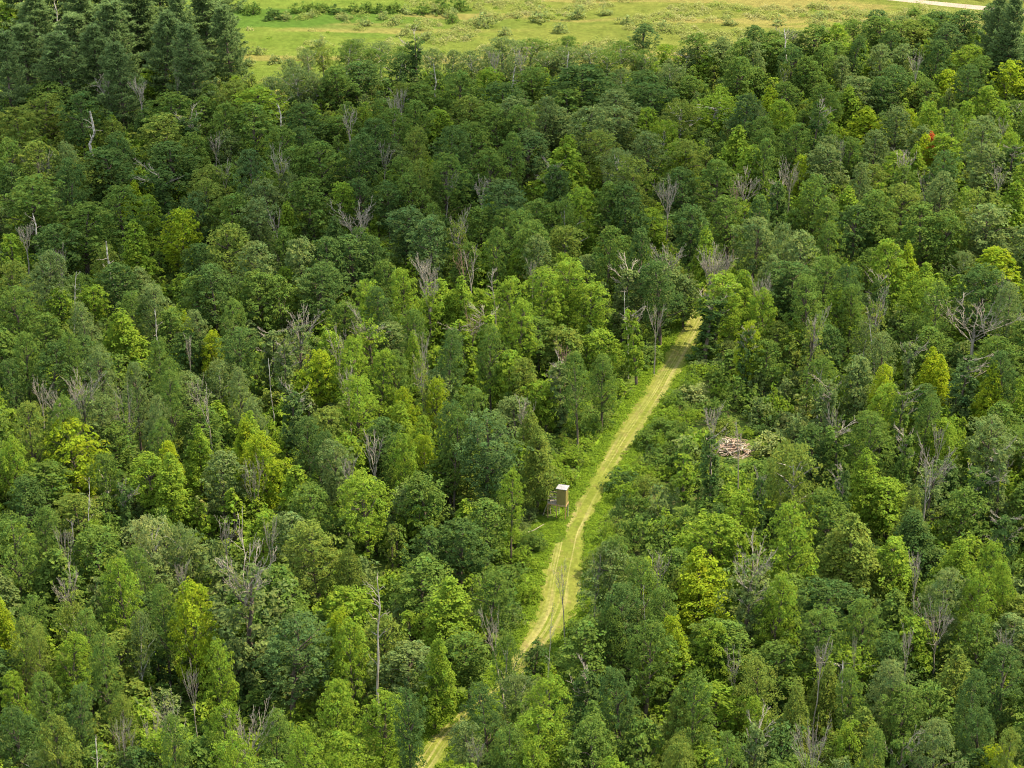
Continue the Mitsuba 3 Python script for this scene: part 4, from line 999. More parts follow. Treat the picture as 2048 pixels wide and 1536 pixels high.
('P','b',3,38.7,370.7,8.6,10.1,6,'bright green poplar right of centre, just below the meadow','poplars of the wood'),
('A','t',1,44.1,361.1,12.3,6.0,269,'blue-green broadleaf tree right of centre, just below the meadow','broadleaf trees of the wood'),
('P','g',7,45.8,360.6,10.4,3.5,294,'grey-green poplar right of centre, just below the meadow, rightmost of three','poplars of the wood'),
('V','d',0,55.4,350.5,14.1,4.3,264,'dark green vine-clad tree far right, just below the meadow','vine-clad trees'),
('M','b',7,58.8,355.2,11.0,4.9,29,'bright green maple far right, just below the meadow, second from left of four','maples of the wood'),
('M','b',9,39.8,340.7,12.7,6.7,167,'bright green maple right of centre, in the far canopy, middle of three','maples of the wood'),
('A','m',3,46.6,343.6,11.1,5.1,159,'mid green broadleaf tree right of centre, in the far canopy, rightmost of three','broadleaf trees of the wood'),
('A','m',6,52.0,344.7,11.4,5.7,93,'mid green broadleaf tree far right, in the far canopy, left one of two','broadleaf trees of the wood'),
('A','g',7,54.9,335.4,12.4,5.6,254,'grey-green broadleaf tree far right, in the far canopy, second from left of five','broadleaf trees of the wood'),
('A','g',4,65.0,339.3,11.8,5.0,159,'grey-green broadleaf tree far right, in the far canopy, fourth from left of five','broadleaf trees of the wood'),
('M','Y',8,74.8,343.4,10.1,3.2,41,'bright lime maple beside the red sapling','maples of the wood'),
('M','R',11,76.7,345.3,10.0,3.2,69,'small red-leaved maple at the upper right beside a lime crown','maples of the wood'),
('M','b',2,79.1,341.9,10.3,6.4,27,'bright green maple beside the red sapling, rightmost of three','maples of the wood'),
('M','b',1,73.2,339.3,9.5,4.3,80,'bright green maple beside the red sapling, leftmost of three','maples of the wood'),
('M','y',7,50.7,331.9,9.9,3.2,130,'yellow-green maple far right, in the far canopy','maples of the wood'),
('A','g',7,54.9,330.5,11.8,7.2,34,'grey-green broadleaf tree far right, in the far canopy, first from left of five','broadleaf trees of the wood'),
('A','g',7,59.3,320.9,12.2,3.8,173,'grey-green broadleaf tree far right, in the far canopy, third from left of five','broadleaf trees of the wood'),
('A','d',2,72.5,318.2,15.0,5.3,257,'dark green broadleaf tree far right, in the far canopy','broadleaf trees of the wood'),
('A','g',7,82.8,330.1,12.0,7.8,24,'grey-green broadleaf tree at the right edge, in the far canopy, right one of two','broadleaf trees of the wood'),
('V','d',0,88.3,333.2,12.8,5.1,130,'dark green vine-clad tree at the right edge, in the far canopy','vine-clad trees'),
('A','m',0,43.9,327.3,14.2,4.5,91,'mid green broadleaf tree right of centre, in the far canopy, middle of three','broadleaf trees of the wood'),
('M','b',1,41.7,330.7,12.4,6.8,204,'bright green maple right of centre, in the far canopy, rightmost of three','maples of the wood'),
('T','o',8,31.5,333.7,12.4,6.6,40,'olive green feathery fine-leaved tree right of centre, in the far canopy, right one of two','fine-leaved trees of the wood'),
('A','d',10,29.3,320.0,11.9,6.3,203,'dark green broadleaf tree right of centre, in the far canopy','broadleaf trees of the wood'),
('A','m',0,34.8,317.8,13.6,6.9,351,'mid green broadleaf tree right of centre, in the far canopy, leftmost of three','broadleaf trees of the wood'),
('V','d',11,44.6,312.7,13.2,3.9,273,'dark green vine-clad tree right of centre, in the far canopy','vine-clad trees'),
('A','m',2,49.6,308.2,14.2,4.6,216,'mid green broadleaf tree far right, in the far canopy, right one of two','broadleaf trees of the wood'),
('M','b',1,55.5,312.8,10.8,6.2,129,'bright green maple far right, in the far canopy','maples of the wood'),
('A','m',0,51.4,304.1,11.8,5.4,307,'mid green broadleaf tree far right, a third way down, first from left of five','broadleaf trees of the wood'),
('A','m',0,57.9,302.9,14.3,6.0,270,'mid green broadleaf tree far right, a third way down, third from left of five','broadleaf trees of the wood'),
('T','o',0,65.5,312.7,11.4,6.8,63,'olive green feathery fine-leaved tree far right, in the far canopy','fine-leaved trees of the wood'),
('A','g',5,71.4,312.0,13.8,4.9,302,'grey-green broadleaf tree far right, in the far canopy, fifth from left of five','broadleaf trees of the wood'),
('M','b',2,76.0,310.1,11.7,4.3,93,'bright green maple at the right edge, in the far canopy','maples of the wood'),
('T','o',11,76.3,304.4,13.1,7.8,45,'olive green feathery fine-leaved tree at the right edge, a third way down','fine-leaved trees of the wood'),
('M','b',11,84.0,315.2,11.1,5.0,194,'bright green maple at the right edge, a third way down','maples of the wood'),
('A','m',1,66.0,296.9,13.5,8.0,124,'mid green broadleaf tree far right, a third way down, fifth from left of five','broadleaf trees of the wood'),
('A','m',3,69.8,296.9,12.6,6.5,173,'mid green broadleaf tree at the right edge, a third way down','broadleaf trees of the wood'),
('A','g',8,76.4,298.6,12.9,7.7,40,'grey-green broadleaf tree at the right edge, a third way down','broadleaf trees of the wood'),
('A','d',3,55.1,300.1,12.3,6.6,349,'dark green broadleaf tree far right, a third way down','broadleaf trees of the wood'),
('T','g',11,42.9,286.6,13.9,4.9,98,'grey-green feathery fine-leaved tree far right, a third way down','fine-leaved trees of the wood'),
('A','d',2,28.2,294.2,14.2,6.4,110,'dark green broadleaf tree right of centre, a third way down, third from left of four','broadleaf trees of the wood'),
('M','b',1,30.0,288.6,12.5,4.3,262,'bright green maple right of centre, a third way down','maples of the wood'),
('A','g',4,44.0,281.1,14.3,7.0,76,'grey-green broadleaf tree far right, a third way down','broadleaf trees of the wood'),
('M','b',2,58.2,281.6,13.0,5.6,39,'bright green maple far right, a third way down','maples of the wood'),
('M','y',3,75.9,286.3,10.0,6.3,162,'yellow-green maple at the right edge, a third way down','maples of the wood'),
('M','y',11,61.5,286.1,11.2,4.0,303,'yellow-green maple far right, a third way down','maples of the wood'),
('A','m',3,50.2,290.9,12.3,4.1,305,'mid green broadleaf tree far right, a third way down, second from left of five','broadleaf trees of the wood'),
('A','m',11,59.1,300.0,11.2,5.7,57,'mid green broadleaf tree far right, a third way down, fourth from left of five','broadleaf trees of the wood'),
('A','g',3,38.0,291.8,13.1,6.4,126,'grey-green broadleaf tree right of centre, a third way down','broadleaf trees of the wood'),
('A','m',4,35.3,302.0,12.8,5.7,208,'mid green broadleaf tree right of centre, a third way down, right one of two','broadleaf trees of the wood'),
('A','d',10,39.6,299.3,13.8,4.5,140,'dark green broadleaf tree right of centre, a third way down, fourth from left of four','broadleaf trees of the wood'),
('A','d',3,70.6,403.1,12.5,4.3,268,'dark green broadleaf tree far right, at the top, second from left of five','broadleaf trees of the wood'),
('A','t',6,80.2,427.8,11.6,6.5,220,'blue-green broadleaf tree far right, at the top','broadleaf trees of the wood'),
('T','o',2,88.0,426.7,9.2,9.0,328,'olive green feathery fine-leaved tree far right, at the top','fine-leaved trees of the wood'),
('A','t',3,93.6,418.1,11.1,6.8,287,'blue-green broadleaf tree at the right edge, at the top, left one of two','broadleaf trees of the wood'),
('A','d',10,52.6,425.2,9.2,5.7,318,'dark green broadleaf tree right of centre, at the top','broadleaf trees of the wood'),
('H','g',5,58.9,416.8,10.9,5.3,293,'grey-green half-dead tree with bare top far right, at the top','half-dead trees'),
('A','g',0,66.9,418.2,10.3,3.2,135,'grey-green broadleaf tree far right, at the top, leftmost of three','broadleaf trees of the wood'),
('A','d',2,109.9,443.7,8.7,8.5,242,'dark green broadleaf tree at the right edge, at the top, right one of two','broadleaf trees of the wood'),
('A','d',2,99.6,428.8,11.0,7.0,108,'dark green broadleaf tree at the right edge, at the top, left one of two','broadleaf trees of the wood'),
('N','n',0,104.8,406.8,20.0,7.0,72,'dark feathery pine at the right edge, at the top, right one of two','pines at the corners of the meadow'),
('N','n',7,103.1,414.8,19.1,6.8,205,'dark feathery pine at the right edge, at the top, left one of two','pines at the corners of the meadow'),
('A','d',9,81.9,415.7,9.9,5.2,327,'dark green broadleaf tree far right, at the top, third from left of five','broadleaf trees of the wood'),
('M','b',5,92.3,358.6,11.3,4.2,119,'bright green maple at the right edge, just below the meadow, right one of two','maples of the wood'),
('A','m',6,80.7,346.7,13.7,4.4,140,'mid green broadleaf tree beside the red sapling','broadleaf trees of the wood'),
('M','b',1,75.2,402.7,7.8,5.1,16,'bright green maple far right, just below the meadow, fourth from left of four','maples of the wood'),
('A','g',1,67.8,394.9,10.1,4.6,88,'grey-green broadleaf tree far right, just below the meadow, leftmost of three','broadleaf trees of the wood'),
('A','m',7,59.3,389.8,11.8,4.9,212,'mid green broadleaf tree far right, just below the meadow, leftmost of three','broadleaf trees of the wood'),
('D','t',6,82.3,389.7,13.1,3.8,34,'bare twiggy dead tree far right, at the top','dead trees in the wood'),
('D','t',10,59.3,336.0,12.1,2.7,150,'bare twiggy dead tree far right, in the far canopy, leftmost of three','dead trees in the wood'),
('D','f',0,47.9,324.7,11.9,5.5,23,'bare fan-shaped dead tree far right, in the far canopy','dead trees in the wood'),
('D','t',5,69.6,329.0,11.4,4.4,274,'bare twiggy dead tree far right, in the far canopy, middle of three','dead trees in the wood'),
('D','t',4,70.8,318.6,11.8,2.9,267,'bare twiggy dead tree far right, in the far canopy, rightmost of three','dead trees in the wood'),
('D','t',10,83.9,322.5,11.7,3.8,169,'bare twiggy dead tree at the right edge, in the far canopy','dead trees in the wood'),
('D','f',3,39.4,317.4,11.9,6.8,161,'bare fan-shaped dead tree right of centre, in the far canopy, right one of two','dead trees in the wood'),
('D','r',11,36.7,306.3,13.2,1.9,20,'reddish dead tree right of centre, a third way down','dead trees in the wood'),
('D','f',9,29.5,277.3,13.8,5.7,205,'bare fan-shaped dead tree right of centre, a third way down, right one of two','dead trees in the wood'),
('D','p',1,58.6,404.0,13.2,1.8,316,'pale stubby dead trunk far right, at the top','dead trees in the wood'),
('D','t',0,89.9,349.6,11.8,2.5,196,'bare twiggy dead tree at the right edge, just below the meadow','dead trees in the wood'),
('T','o',0,-74.9,275.2,12.5,5.5,216,'olive green feathery fine-leaved tree at the left edge, just above halfway','fine-leaved trees of the wood'),
('A','g',10,-68.9,268.8,15.6,5.9,83,'grey-green broadleaf tree at the left edge, just above halfway','broadleaf trees of the wood'),
('A','m',2,-70.2,259.9,14.1,5.8,184,'mid green broadleaf tree at the left edge, just above halfway, leftmost of three','broadleaf trees of the wood'),
('A','g',6,-59.9,256.4,13.9,4.4,198,'grey-green broadleaf tree far left, just above halfway, leftmost of three','broadleaf trees of the wood'),
('M','b',9,-55.1,258.3,11.5,6.6,30,'bright green maple far left, just above halfway, left one of two','maples of the wood'),
('A','g',7,-52.1,264.5,13.2,5.3,163,'grey-green broadleaf tree far left, just above halfway, middle of three','broadleaf trees of the wood'),
('A','m',2,-55.0,263.5,12.0,4.0,241,'mid green broadleaf tree far left, just above halfway, left one of two','broadleaf trees of the wood'),
('M','b',6,-45.9,274.3,9.5,4.2,106,'bright green maple far left, just above halfway, right one of two','maples of the wood'),
('M','y',1,-47.9,263.8,8.9,3.2,29,'yellow-green maple far left, just above halfway','maples of the wood'),
('A','g',7,-43.4,257.6,12.1,3.9,161,'grey-green broadleaf tree far left, just above halfway, rightmost of three','broadleaf trees of the wood'),
('A','d',10,-44.0,271.5,13.1,7.4,341,'dark green broadleaf tree far left, just above halfway','broadleaf trees of the wood'),
('M','m',0,-38.5,273.2,11.3,7.5,219,'mid green maple left of centre, just above halfway','maples of the wood'),
('A','d',6,-29.2,274.8,12.1,7.5,126,'dark green broadleaf tree left of centre, just above halfway, left one of two','broadleaf trees of the wood'),
('M','b',7,-33.1,279.4,9.9,3.7,170,'bright green maple left of centre, a third way down, right one of two','maples of the wood'),
('A','m',9,-39.3,256.9,13.7,4.4,247,'mid green broadleaf tree far left, just above halfway, right one of two','broadleaf trees of the wood'),
('M','Y',7,-42.6,255.1,9.7,3.3,32,'bright lime maple far left, just above halfway','maples of the wood'),
('A','d',8,-38.1,250.0,12.2,5.6,218,'dark green broadleaf tree far left, just below halfway','broadleaf trees of the wood'),
('H','g',3,-29.9,252.3,14.7,4.9,112,'grey-green half-dead tree with bare top left of centre, just above halfway','half-dead trees'),
('V','g',7,-33.9,252.7,12.0,3.5,39,'grey-green vine-clad tree left of centre, just above halfway','vine-clad trees'),
('M','y',7,-27.4,243.6,11.6,5.0,247,'yellow-green maple left of centre, just below halfway, right one of two','maples of the wood'),
('V','g',4,-31.2,245.5,13.3,3.4,128,'grey-green vine-clad tree left of centre, just below halfway','vine-clad trees'),
('A','g',1,-54.0,236.5,15.3,4.4,32,'grey-green broadleaf tree far left, just below halfway, second from left of five','broadleaf trees of the wood'),
('A','m',1,-66.3,244.8,14.1,4.5,220,'mid green broadleaf tree at the left edge, just above halfway, middle of three','broadleaf trees of the wood'),
('A','d',5,-63.1,243.1,12.8,5.5,44,'dark green broadleaf tree at the left edge, just below halfway, right one of two','broadleaf trees of the wood'),
('A','m',11,-60.6,245.7,13.6,3.8,311,'mid green broadleaf tree at the left edge, just above halfway, rightmost of three','broadleaf trees of the wood'),
('H','g',0,-54.9,228.8,15.9,4.9,134,'grey-green half-dead tree with bare top far left, just below halfway','half-dead trees'),
('H','o',5,-57.9,228.1,15.1,4.7,352,'olive green half-dead tree with bare top at the left edge, just below halfway','half-dead trees'),
('A','d',6,-67.3,241.8,11.2,4.5,107,'dark green broadleaf tree at the left edge, just below halfway, left one of two','broadleaf trees of the wood'),
('A','m',5,-48.0,246.1,12.9,3.5,262,'mid green broadleaf tree far left, just below halfway, leftmost of three','broadleaf trees of the wood'),
('A','m',9,-45.9,239.1,13.0,3.4,4,'mid green broadleaf tree far left, just below halfway, rightmost of three','broadleaf trees of the wood'),
('A','m',0,-44.9,231.5,14.0,4.1,42,'mid green broadleaf tree far left, just below halfway, middle of three','broadleaf trees of the wood'),
('A','g',4,-49.2,233.8,13.9,3.4,160,'grey-green broadleaf tree far left, just below halfway, third from left of five','broadleaf trees of the wood'),
('A','g',0,-36.3,236.5,12.4,3.9,187,'grey-green broadleaf tree far left, just below halfway, fifth from left of five','broadleaf trees of the wood'),
('A','g',3,-32.6,227.8,12.2,3.5,141,'grey-green broadleaf tree left of centre, just below halfway','broadleaf trees of the wood'),
('M','y',9,-33.4,222.3,12.8,3.9,91,'yellow-green maple left of centre, just below halfway, left one of two','maples of the wood'),
('M','y',5,-30.2,217.6,12.2,5.5,330,'yellow-green maple left of centre, two thirds down','maples of the wood'),
('M','b',11,-33.1,221.5,12.8,4.4,323,'bright green maple left of centre, two thirds down','maples of the wood'),
('M','Y',8,-42.5,217.3,11.4,3.2,244,'bright lime maple far left, two thirds down','maples of the wood'),
('M','b',11,-41.9,213.5,11.6,5.2,263,'bright green maple far left, two thirds down, left one of two','maples of the wood'),
('M','b',1,-39.1,221.0,11.6,3.9,348,'bright green maple far left, two thirds down, right one of two','maples of the wood'),
('M','y',7,-54.2,220.1,12.5,7.6,78,'yellow-green maple far left, two thirds down','maples of the wood'),
('M','b',10,-60.4,215.4,13.1,4.3,358,'bright green maple at the left edge, two thirds down','maples of the wood'),
('M','m',5,-62.6,216.9,9.6,4.3,359,'mid green maple at the left edge, two thirds down','maples of the wood'),
('A','m',3,-57.0,221.1,15.5,4.3,241,'mid green broadleaf tree at the left edge, just below halfway','broadleaf trees of the wood'),
('A','g',1,-53.0,229.4,11.7,4.5,89,'grey-green broadleaf tree far left, just below halfway, first from left of five','broadleaf trees of the wood'),
('A','g',0,-45.0,222.3,15.3,3.4,289,'grey-green broadleaf tree far left, just below halfway, fourth from left of five','broadleaf trees of the wood'),
('A','m',11,-44.4,220.2,13.0,3.4,324,'mid green broadleaf tree far left, two thirds down','broadleaf trees of the wood'),
('A','d',9,-24.1,218.0,12.4,3.6,314,'dark green broadleaf tree left of centre, two thirds down, right one of two','broadleaf trees of the wood'),
('A','g',2,-21.4,215.5,12.3,4.1,16,'grey-green broadleaf tree left of centre, two thirds down','broadleaf trees of the wood'),
('V','t',3,-28.6,231.6,12.1,3.5,198,'blue-green vine-clad tree left of centre, just below halfway','vine-clad trees'),
('A','d',0,-25.8,223.9,11.2,4.2,61,'dark green broadleaf tree left of centre, two thirds down, left one of two','broadleaf trees of the wood'),
('A','o',6,-60.3,221.1,14.5,5.3,46,'olive green broadleaf tree at the left edge, two thirds down','broadleaf trees of the wood'),
('V','d',10,-46.5,207.0,12.2,2.6,209,'dark green vine-clad tree far left, two thirds down','vine-clad trees'),
('W','w',8,-46.6,218.7,3.0,4.7,64,'pale bush far left, two thirds down, left one of two','bushes'),
('W','w',4,-38.1,216.2,3.3,5.0,129,'pale bush far left, two thirds down, right one of two','bushes'),
('D','t',2,-62.3,235.5,11.4,3.1,263,'bare twiggy dead tree at the left edge, just below halfway','dead trees in the wood'),
('D','m',4,-50.3,231.6,12.6,5.2,245,'many-stemmed dead tree far left, just below halfway','dead trees in the wood'),
('D','t',7,-41.9,236.8,11.4,2.4,147,'bare twiggy dead tree far left, just below halfway, right one of two','dead trees in the wood'),
('D','v',4,-39.0,229.9,13.0,2.6,82,'forked dead tree far left, just below halfway','dead trees in the wood'),
('D','p',2,-50.4,202.9,13.5,1.2,292,'pale stubby dead trunk far left, two thirds down','dead trees in the wood'),
('D','m',10,-31.6,215.1,11.8,3.1,175,'many-stemmed dead tree left of centre, two thirds down','dead trees in the wood'),
('D','t',11,-44.5,249.1,12.0,1.4,29,'bare twiggy dead tree far left, just above halfway','dead trees in the wood'),
('D','p',6,-65.0,267.2,13.6,1.5,150,'pale stubby dead trunk at the left edge, just above halfway','dead trees in the wood'),
('D','t',2,-66.8,272.3,13.4,1.7,150,'bare twiggy dead tree at the left edge, a third way down, rightmost of three','dead trees in the wood'),
('D','p',0,-50.1,255.2,13.0,1.4,299,'pale stubby dead trunk far left, just above halfway','dead trees in the wood'),
('D','t',0,-23.5,248.3,13.0,3.0,110,'bare twiggy dead tree left of centre, just above halfway','dead trees in the wood'),
('D','t',2,-55.8,232.7,12.9,2.8,151,'bare twiggy dead tree far left, just below halfway, left one of two','dead trees in the wood'),
('D','p',5,-31.9,239.0,12.4,0.9,303,'pale stubby dead trunk left of centre, just below halfway','dead trees in the wood'),
('M','b',11,-10.2,269.5,11.7,7.1,197,'bright green maple in the middle, just above halfway, leftmost of three','maples of the wood'),
('M','b',11,-7.6,268.2,12.9,4.9,327,'bright green maple in the middle, just above halfway, middle of three','maples of the wood'),
('H','b',2,-11.7,265.6,16.2,4.1,261,'bright green half-dead tree with bare top in the middle, just above halfway','half-dead trees'),
('A','b',7,-15.1,267.1,14.2,4.8,195,'bright green broadleaf tree in the middle, just above halfway, first from left of seven','broadleaf trees of the wood'),
('A','b',8,-20.3,264.3,13.7,4.0,71,'bright green broadleaf tree left of centre, just above halfway','broadleaf trees of the wood'),
('A','d',1,-19.0,262.2,13.6,4.0,174,'dark green broadleaf tree left of centre, just above halfway, right one of two','broadleaf trees of the wood'),
('A','b',8,-0.5,263.9,14.1,4.8,164,'bright green broadleaf tree in the middle, just above halfway, second from left of seven','broadleaf trees of the wood'),
('A','b',7,4.3,266.2,14.7,5.9,32,'bright green broadleaf tree in the middle, just above halfway, fourth from left of seven','broadleaf trees of the wood'),
('A','b',8,7.9,271.0,14.6,6.0,102,'bright green broadleaf tree in the middle, just above halfway, sixth from left of seven','broadleaf trees of the wood'),
('A','b',4,6.3,268.5,11.4,5.2,116,'bright green broadleaf tree in the middle, just above halfway, fifth from left of seven','broadleaf trees of the wood'),
('A','b',1,0.6,257.2,13.4,5.2,118,'bright green broadleaf tree in the middle, just above halfway, third from left of seven','broadleaf trees of the wood'),
('A','b',8,11.6,267.8,12.0,5.4,134,'bright green broadleaf tree in the middle, just above halfway, seventh from left of seven','broadleaf trees of the wood'),
('V','H',9,16.5,272.4,14.0,5.0,88,'grey-green vine-clad tree right of centre, just above halfway','vine-clad trees'),
('V','b',1,17.9,257.1,13.5,3.3,305,'bright green vine-clad tree right of centre, just above halfway','vine-clad trees'),
('A','d',4,22.2,271.3,14.0,6.3,244,'dark green broadleaf tree right of centre, just above halfway','broadleaf trees of the wood'),
('V','b',1,-4.5,258.9,11.9,4.3,127,'bright green vine-clad tree in the middle, just above halfway, right one of two','vine-clad trees'),
('A','m',9,-2.9,245.6,14.4,4.3,304,'mid green broadleaf tree in the middle, just below halfway, third from left of five','broadleaf trees of the wood'),
('V','b',9,-6.4,255.6,12.0,4.5,272,'bright green vine-clad tree in the middle, just above halfway, left one of two','vine-clad trees'),
('A','d',0,-8.8,242.4,15.5,4.4,324,'dark green broadleaf tree in the middle, just below halfway, right one of two','broadleaf trees of the wood'),
('A','m',10,-13.3,255.1,13.0,3.9,8,'mid green broadleaf tree in the middle, just above halfway','broadleaf trees of the wood'),
('H','b',10,-20.0,255.4,13.7,5.9,209,'bright green half-dead tree with bare top left of centre, just above halfway','half-dead trees'),
('A','b',11,-21.7,242.9,13.5,4.7,84,'bright green broadleaf tree left of centre, just below halfway, leftmost of three','broadleaf trees of the wood'),
('A','b',9,-18.1,240.1,13.2,4.2,356,'bright green broadleaf tree left of centre, just below halfway, rightmost of three','broadleaf trees of the wood'),
('A','m',11,-15.3,242.3,12.4,4.5,218,'mid green broadleaf tree in the middle, just below halfway, first from left of five','broadleaf trees of the wood'),
('H','o',4,-11.1,235.6,16.5,2.8,65,'olive green half-dead tree with bare top in the middle, just below halfway','half-dead trees'),
('M','y',7,-10.5,236.9,11.0,3.2,144,'yellow-green maple in the middle, just below halfway, right one of two','maples of the wood'),
('A','m',2,-5.4,227.6,13.7,4.2,182,'mid green broadleaf tree in the middle, just below halfway, second from left of five','broadleaf trees of the wood'),
('M','b',4,-13.9,251.4,11.1,3.3,306,'bright green maple in the middle, just below halfway, middle of three','maples of the wood'),
('M','y',5,-13.5,233.8,10.5,3.2,346,'yellow-green maple in the middle, just below halfway, left one of two','maples of the wood'),
('M','b',4,-14.7,230.5,10.1,4.6,16,'bright green maple in the middle, just below halfway, leftmost of three','maples of the wood'),
('M','b',5,-13.1,216.1,12.7,3.8,54,'bright green maple in the middle, two thirds down','maples of the wood'),
('M','m',3,-14.6,220.5,10.7,3.9,123,'mid green maple left of centre, two thirds down','maples of the wood'),
('M','y',8,-10.8,221.5,9.8,3.2,104,'yellow-green maple in the middle, two thirds down','maples of the wood'),
('M','b',10,-11.6,229.0,9.1,3.2,77,'bright green maple in the middle, just below halfway, rightmost of three','maples of the wood'),
('A','d',8,-8.6,221.7,15.4,3.4,129,'dark green broadleaf tree in the middle, just below halfway, left one of two','broadleaf trees of the wood'),
('A','m',5,-7.3,218.5,14.6,3.4,336,'mid green broadleaf tree in the middle, two thirds down','broadleaf trees of the wood'),
('A','b',5,-20.2,231.0,13.4,6.0,95,'bright green broadleaf tree left of centre, just below halfway, middle of three','broadleaf trees of the wood'),
('A','b',9,-17.3,207.1,12.6,7.2,207,'bright green broadleaf tree left of centre, two thirds down','broadleaf trees of the wood'),
('M','o',0,1.7,244.0,10.4,4.8,67,'olive green maple in the middle, just below halfway, left one of two','maples of the wood'),
('V','g',3,6.7,241.8,12.4,3.4,302,'grey-green vine-clad tree in the middle, just below halfway','vine-clad trees'),
('A','m',11,8.8,235.7,14.7,3.6,125,'mid green broadleaf tree in the middle, just below halfway, fourth from left of five','broadleaf trees of the wood'),
('M','o',1,2.9,227.3,11.7,3.5,309,'olive green maple in the middle, just below halfway, right one of two','maples of the wood'),
('M','o',6,3.2,219.5,12.2,5.3,85,'olive green maple in the middle, two thirds down','maples of the wood'),
('A','t',8,-3.1,217.5,14.6,7.9,295,'blue-green broadleaf tree in the middle, two thirds down','broadleaf trees of the wood'),
('A','b',9,-0.1,205.5,12.9,3.2,11,'bright green broadleaf tree in the middle, two thirds down','broadleaf trees of the wood'),
('W','b',2,5.2,228.7,2.6,3.3,227,'bright green bush beside the hunting blind, left one of two','bushes'),
('W','m',8,11.6,244.0,2.7,4.0,337,'mid green bush in the middle, just below halfway','bushes'),
('W','b',6,7.5,242.4,2.6,3.5,49,'bright green bush in the middle, just below halfway, leftmost of three','bushes'),
('W','b',7,9.3,247.3,2.6,3.5,138,'bright green bush in the middle, just below halfway, middle of three','bushes'),
('W','b',11,10.3,240.3,2.6,3.5,141,'bright green bush in the middle, just below halfway, rightmost of three','bushes'),
('W','b',7,8.6,232.5,2.6,3.6,217,'bright green bush in the middle, two thirds down','bushes'),
('W','m',3,5.5,234.1,2.6,3.4,219,'mid green bush in the middle, two thirds down','bushes'),
('W','b',2,7.1,226.7,2.6,3.3,12,'bright green bush beside the hunting blind, right one of two','bushes'),
('W','m',7,22.7,249.0,2.8,4.5,210,'mid green bush right of centre, just below halfway, third from left of six','bushes'),
('W','m',1,18.2,237.2,2.6,3.4,85,'mid green bush right of centre, two thirds down, leftmost of three','bushes'),
('W','m',5,20.7,241.1,2.7,3.9,100,'mid green bush right of centre, just below halfway, second from left of six','bushes'),
('W','d',1,14.1,225.0,2.8,3.9,274,'dark green bush right of centre, two thirds down','bushes'),
('W','m',9,18.8,230.4,2.7,3.8,243,'mid green bush right of centre, two thirds down, middle of three','bushes'),
('W','m',5,21.6,230.9,2.7,3.8,199,'mid green bush right of centre, two thirds down, rightmost of three','bushes'),
('W','b',5,16.4,227.1,2.6,3.5,340,'bright green bush right of centre, two thirds down, leftmost of three','bushes'),
('W','b',10,15.3,253.2,2.7,4.1,6,'bright green bush right of centre, just below halfway, left one of two','bushes'),
('W','m',9,19.4,264.7,2.9,5.0,339,'mid green bush right of centre, just below halfway, first from left of six','bushes'),
('A','m',6,12.2,241.7,12.2,4.2,329,'mid green broadleaf tree in the middle, just below halfway, fifth from left of five','broadleaf trees of the wood'),
('D','v',6,-5.8,278.1,13.4,2.8,175,'forked dead tree in the middle, a third way down','dead trees in the wood'),
('D','P',7,-2.3,268.2,13.5,2.0,338,'tall thin dead tree in the middle, just above halfway','dead trees in the wood'),
('D','t',11,3.2,277.4,11.6,1.8,50,'bare twiggy dead tree in the middle, a third way down, rightmost of three','dead trees in the wood'),
('D','t',8,20.6,260.4,11.8,3.1,275,'bare twiggy dead tree right of centre, just above halfway','dead trees in the wood'),
('D','r',1,-6.1,256.2,13.9,2.8,50,'reddish dead tree in the middle, just above halfway, left one of two','dead trees in the wood'),
('D','t',6,-12.0,252.7,11.3,3.3,247,'bare twiggy dead tree in the middle, just above halfway','dead trees in the wood'),
('D','t',3,-21.2,235.2,13.0,2.9,165,'bare twiggy dead tree left of centre, just below halfway','dead trees in the wood'),
('D','v',10,-17.7,216.9,13.4,2.9,316,'forked dead tree left of centre, two thirds down, left one of two','dead trees in the wood'),
('D','v',11,-16.3,218.6,12.0,2.3,256,'forked dead tree left of centre, two thirds down, right one of two','dead trees in the wood'),
('D','t',5,-19.9,210.4,13.0,2.0,150,'bare twiggy dead tree left of centre, two thirds down','dead trees in the wood'),
('D','r',10,7.3,247.0,12.1,2.8,170,'reddish dead tree in the middle, just above halfway, right one of two','dead trees in the wood'),
('D','t',1,1.2,227.1,12.0,2.6,288,'bare twiggy dead tree in the middle, just below halfway','dead trees in the wood'),
('D','p',4,16.8,259.2,13.4,1.0,244,'pale stubby dead trunk right of centre, just above halfway','dead trees in the wood'),
('D','t',1,-12.4,275.5,12.7,3.3,21,'bare twiggy dead tree in the middle, a third way down, middle of three','dead trees in the wood'),
('A','b',1,30.2,269.1,12.8,7.6,305,'bright green broadleaf tree right of centre, just above halfway','broadleaf trees of the wood'),
('M','b',8,35.2,275.3,11.3,3.9,224,'bright green maple right of centre, just above halfway, left one of two','maples of the wood'),
('D','f',9,29.8,277.2,13.7,6.9,358,'bare fan-shaped dead tree right of centre, a third way down, left one of two','dead trees in the wood'),
('M','b',0,36.5,265.0,11.9,4.6,350,'bright green maple right of centre, just above halfway, right one of two','maples of the wood'),
('M','y',10,33.2,252.9,11.7,3.9,292,'yellow-green maple right of centre, just below halfway','maples of the wood'),
('V','d',6,28.1,264.1,11.9,5.1,332,'dark green vine-clad tree right of centre, just above halfway, left one of two','vine-clad trees'),
('V','d',0,32.3,251.9,12.3,2.6,109,'dark green vine-clad tree right of centre, just above halfway, right one of two','vine-clad trees'),
('A','d',2,42.1,275.0,11.7,7.5,10,'dark green broadleaf tree far right, just above halfway, left one of two','broadleaf trees of the wood'),
('A','m',7,42.8,263.2,14.7,6.1,107,'mid green broadleaf tree far right, just above halfway, first from left of four','broadleaf trees of the wood'),
('A','m',7,46.3,272.3,14.4,6.0,248,'mid green broadleaf tree far right, just above halfway, second from left of four','broadleaf trees of the wood'),
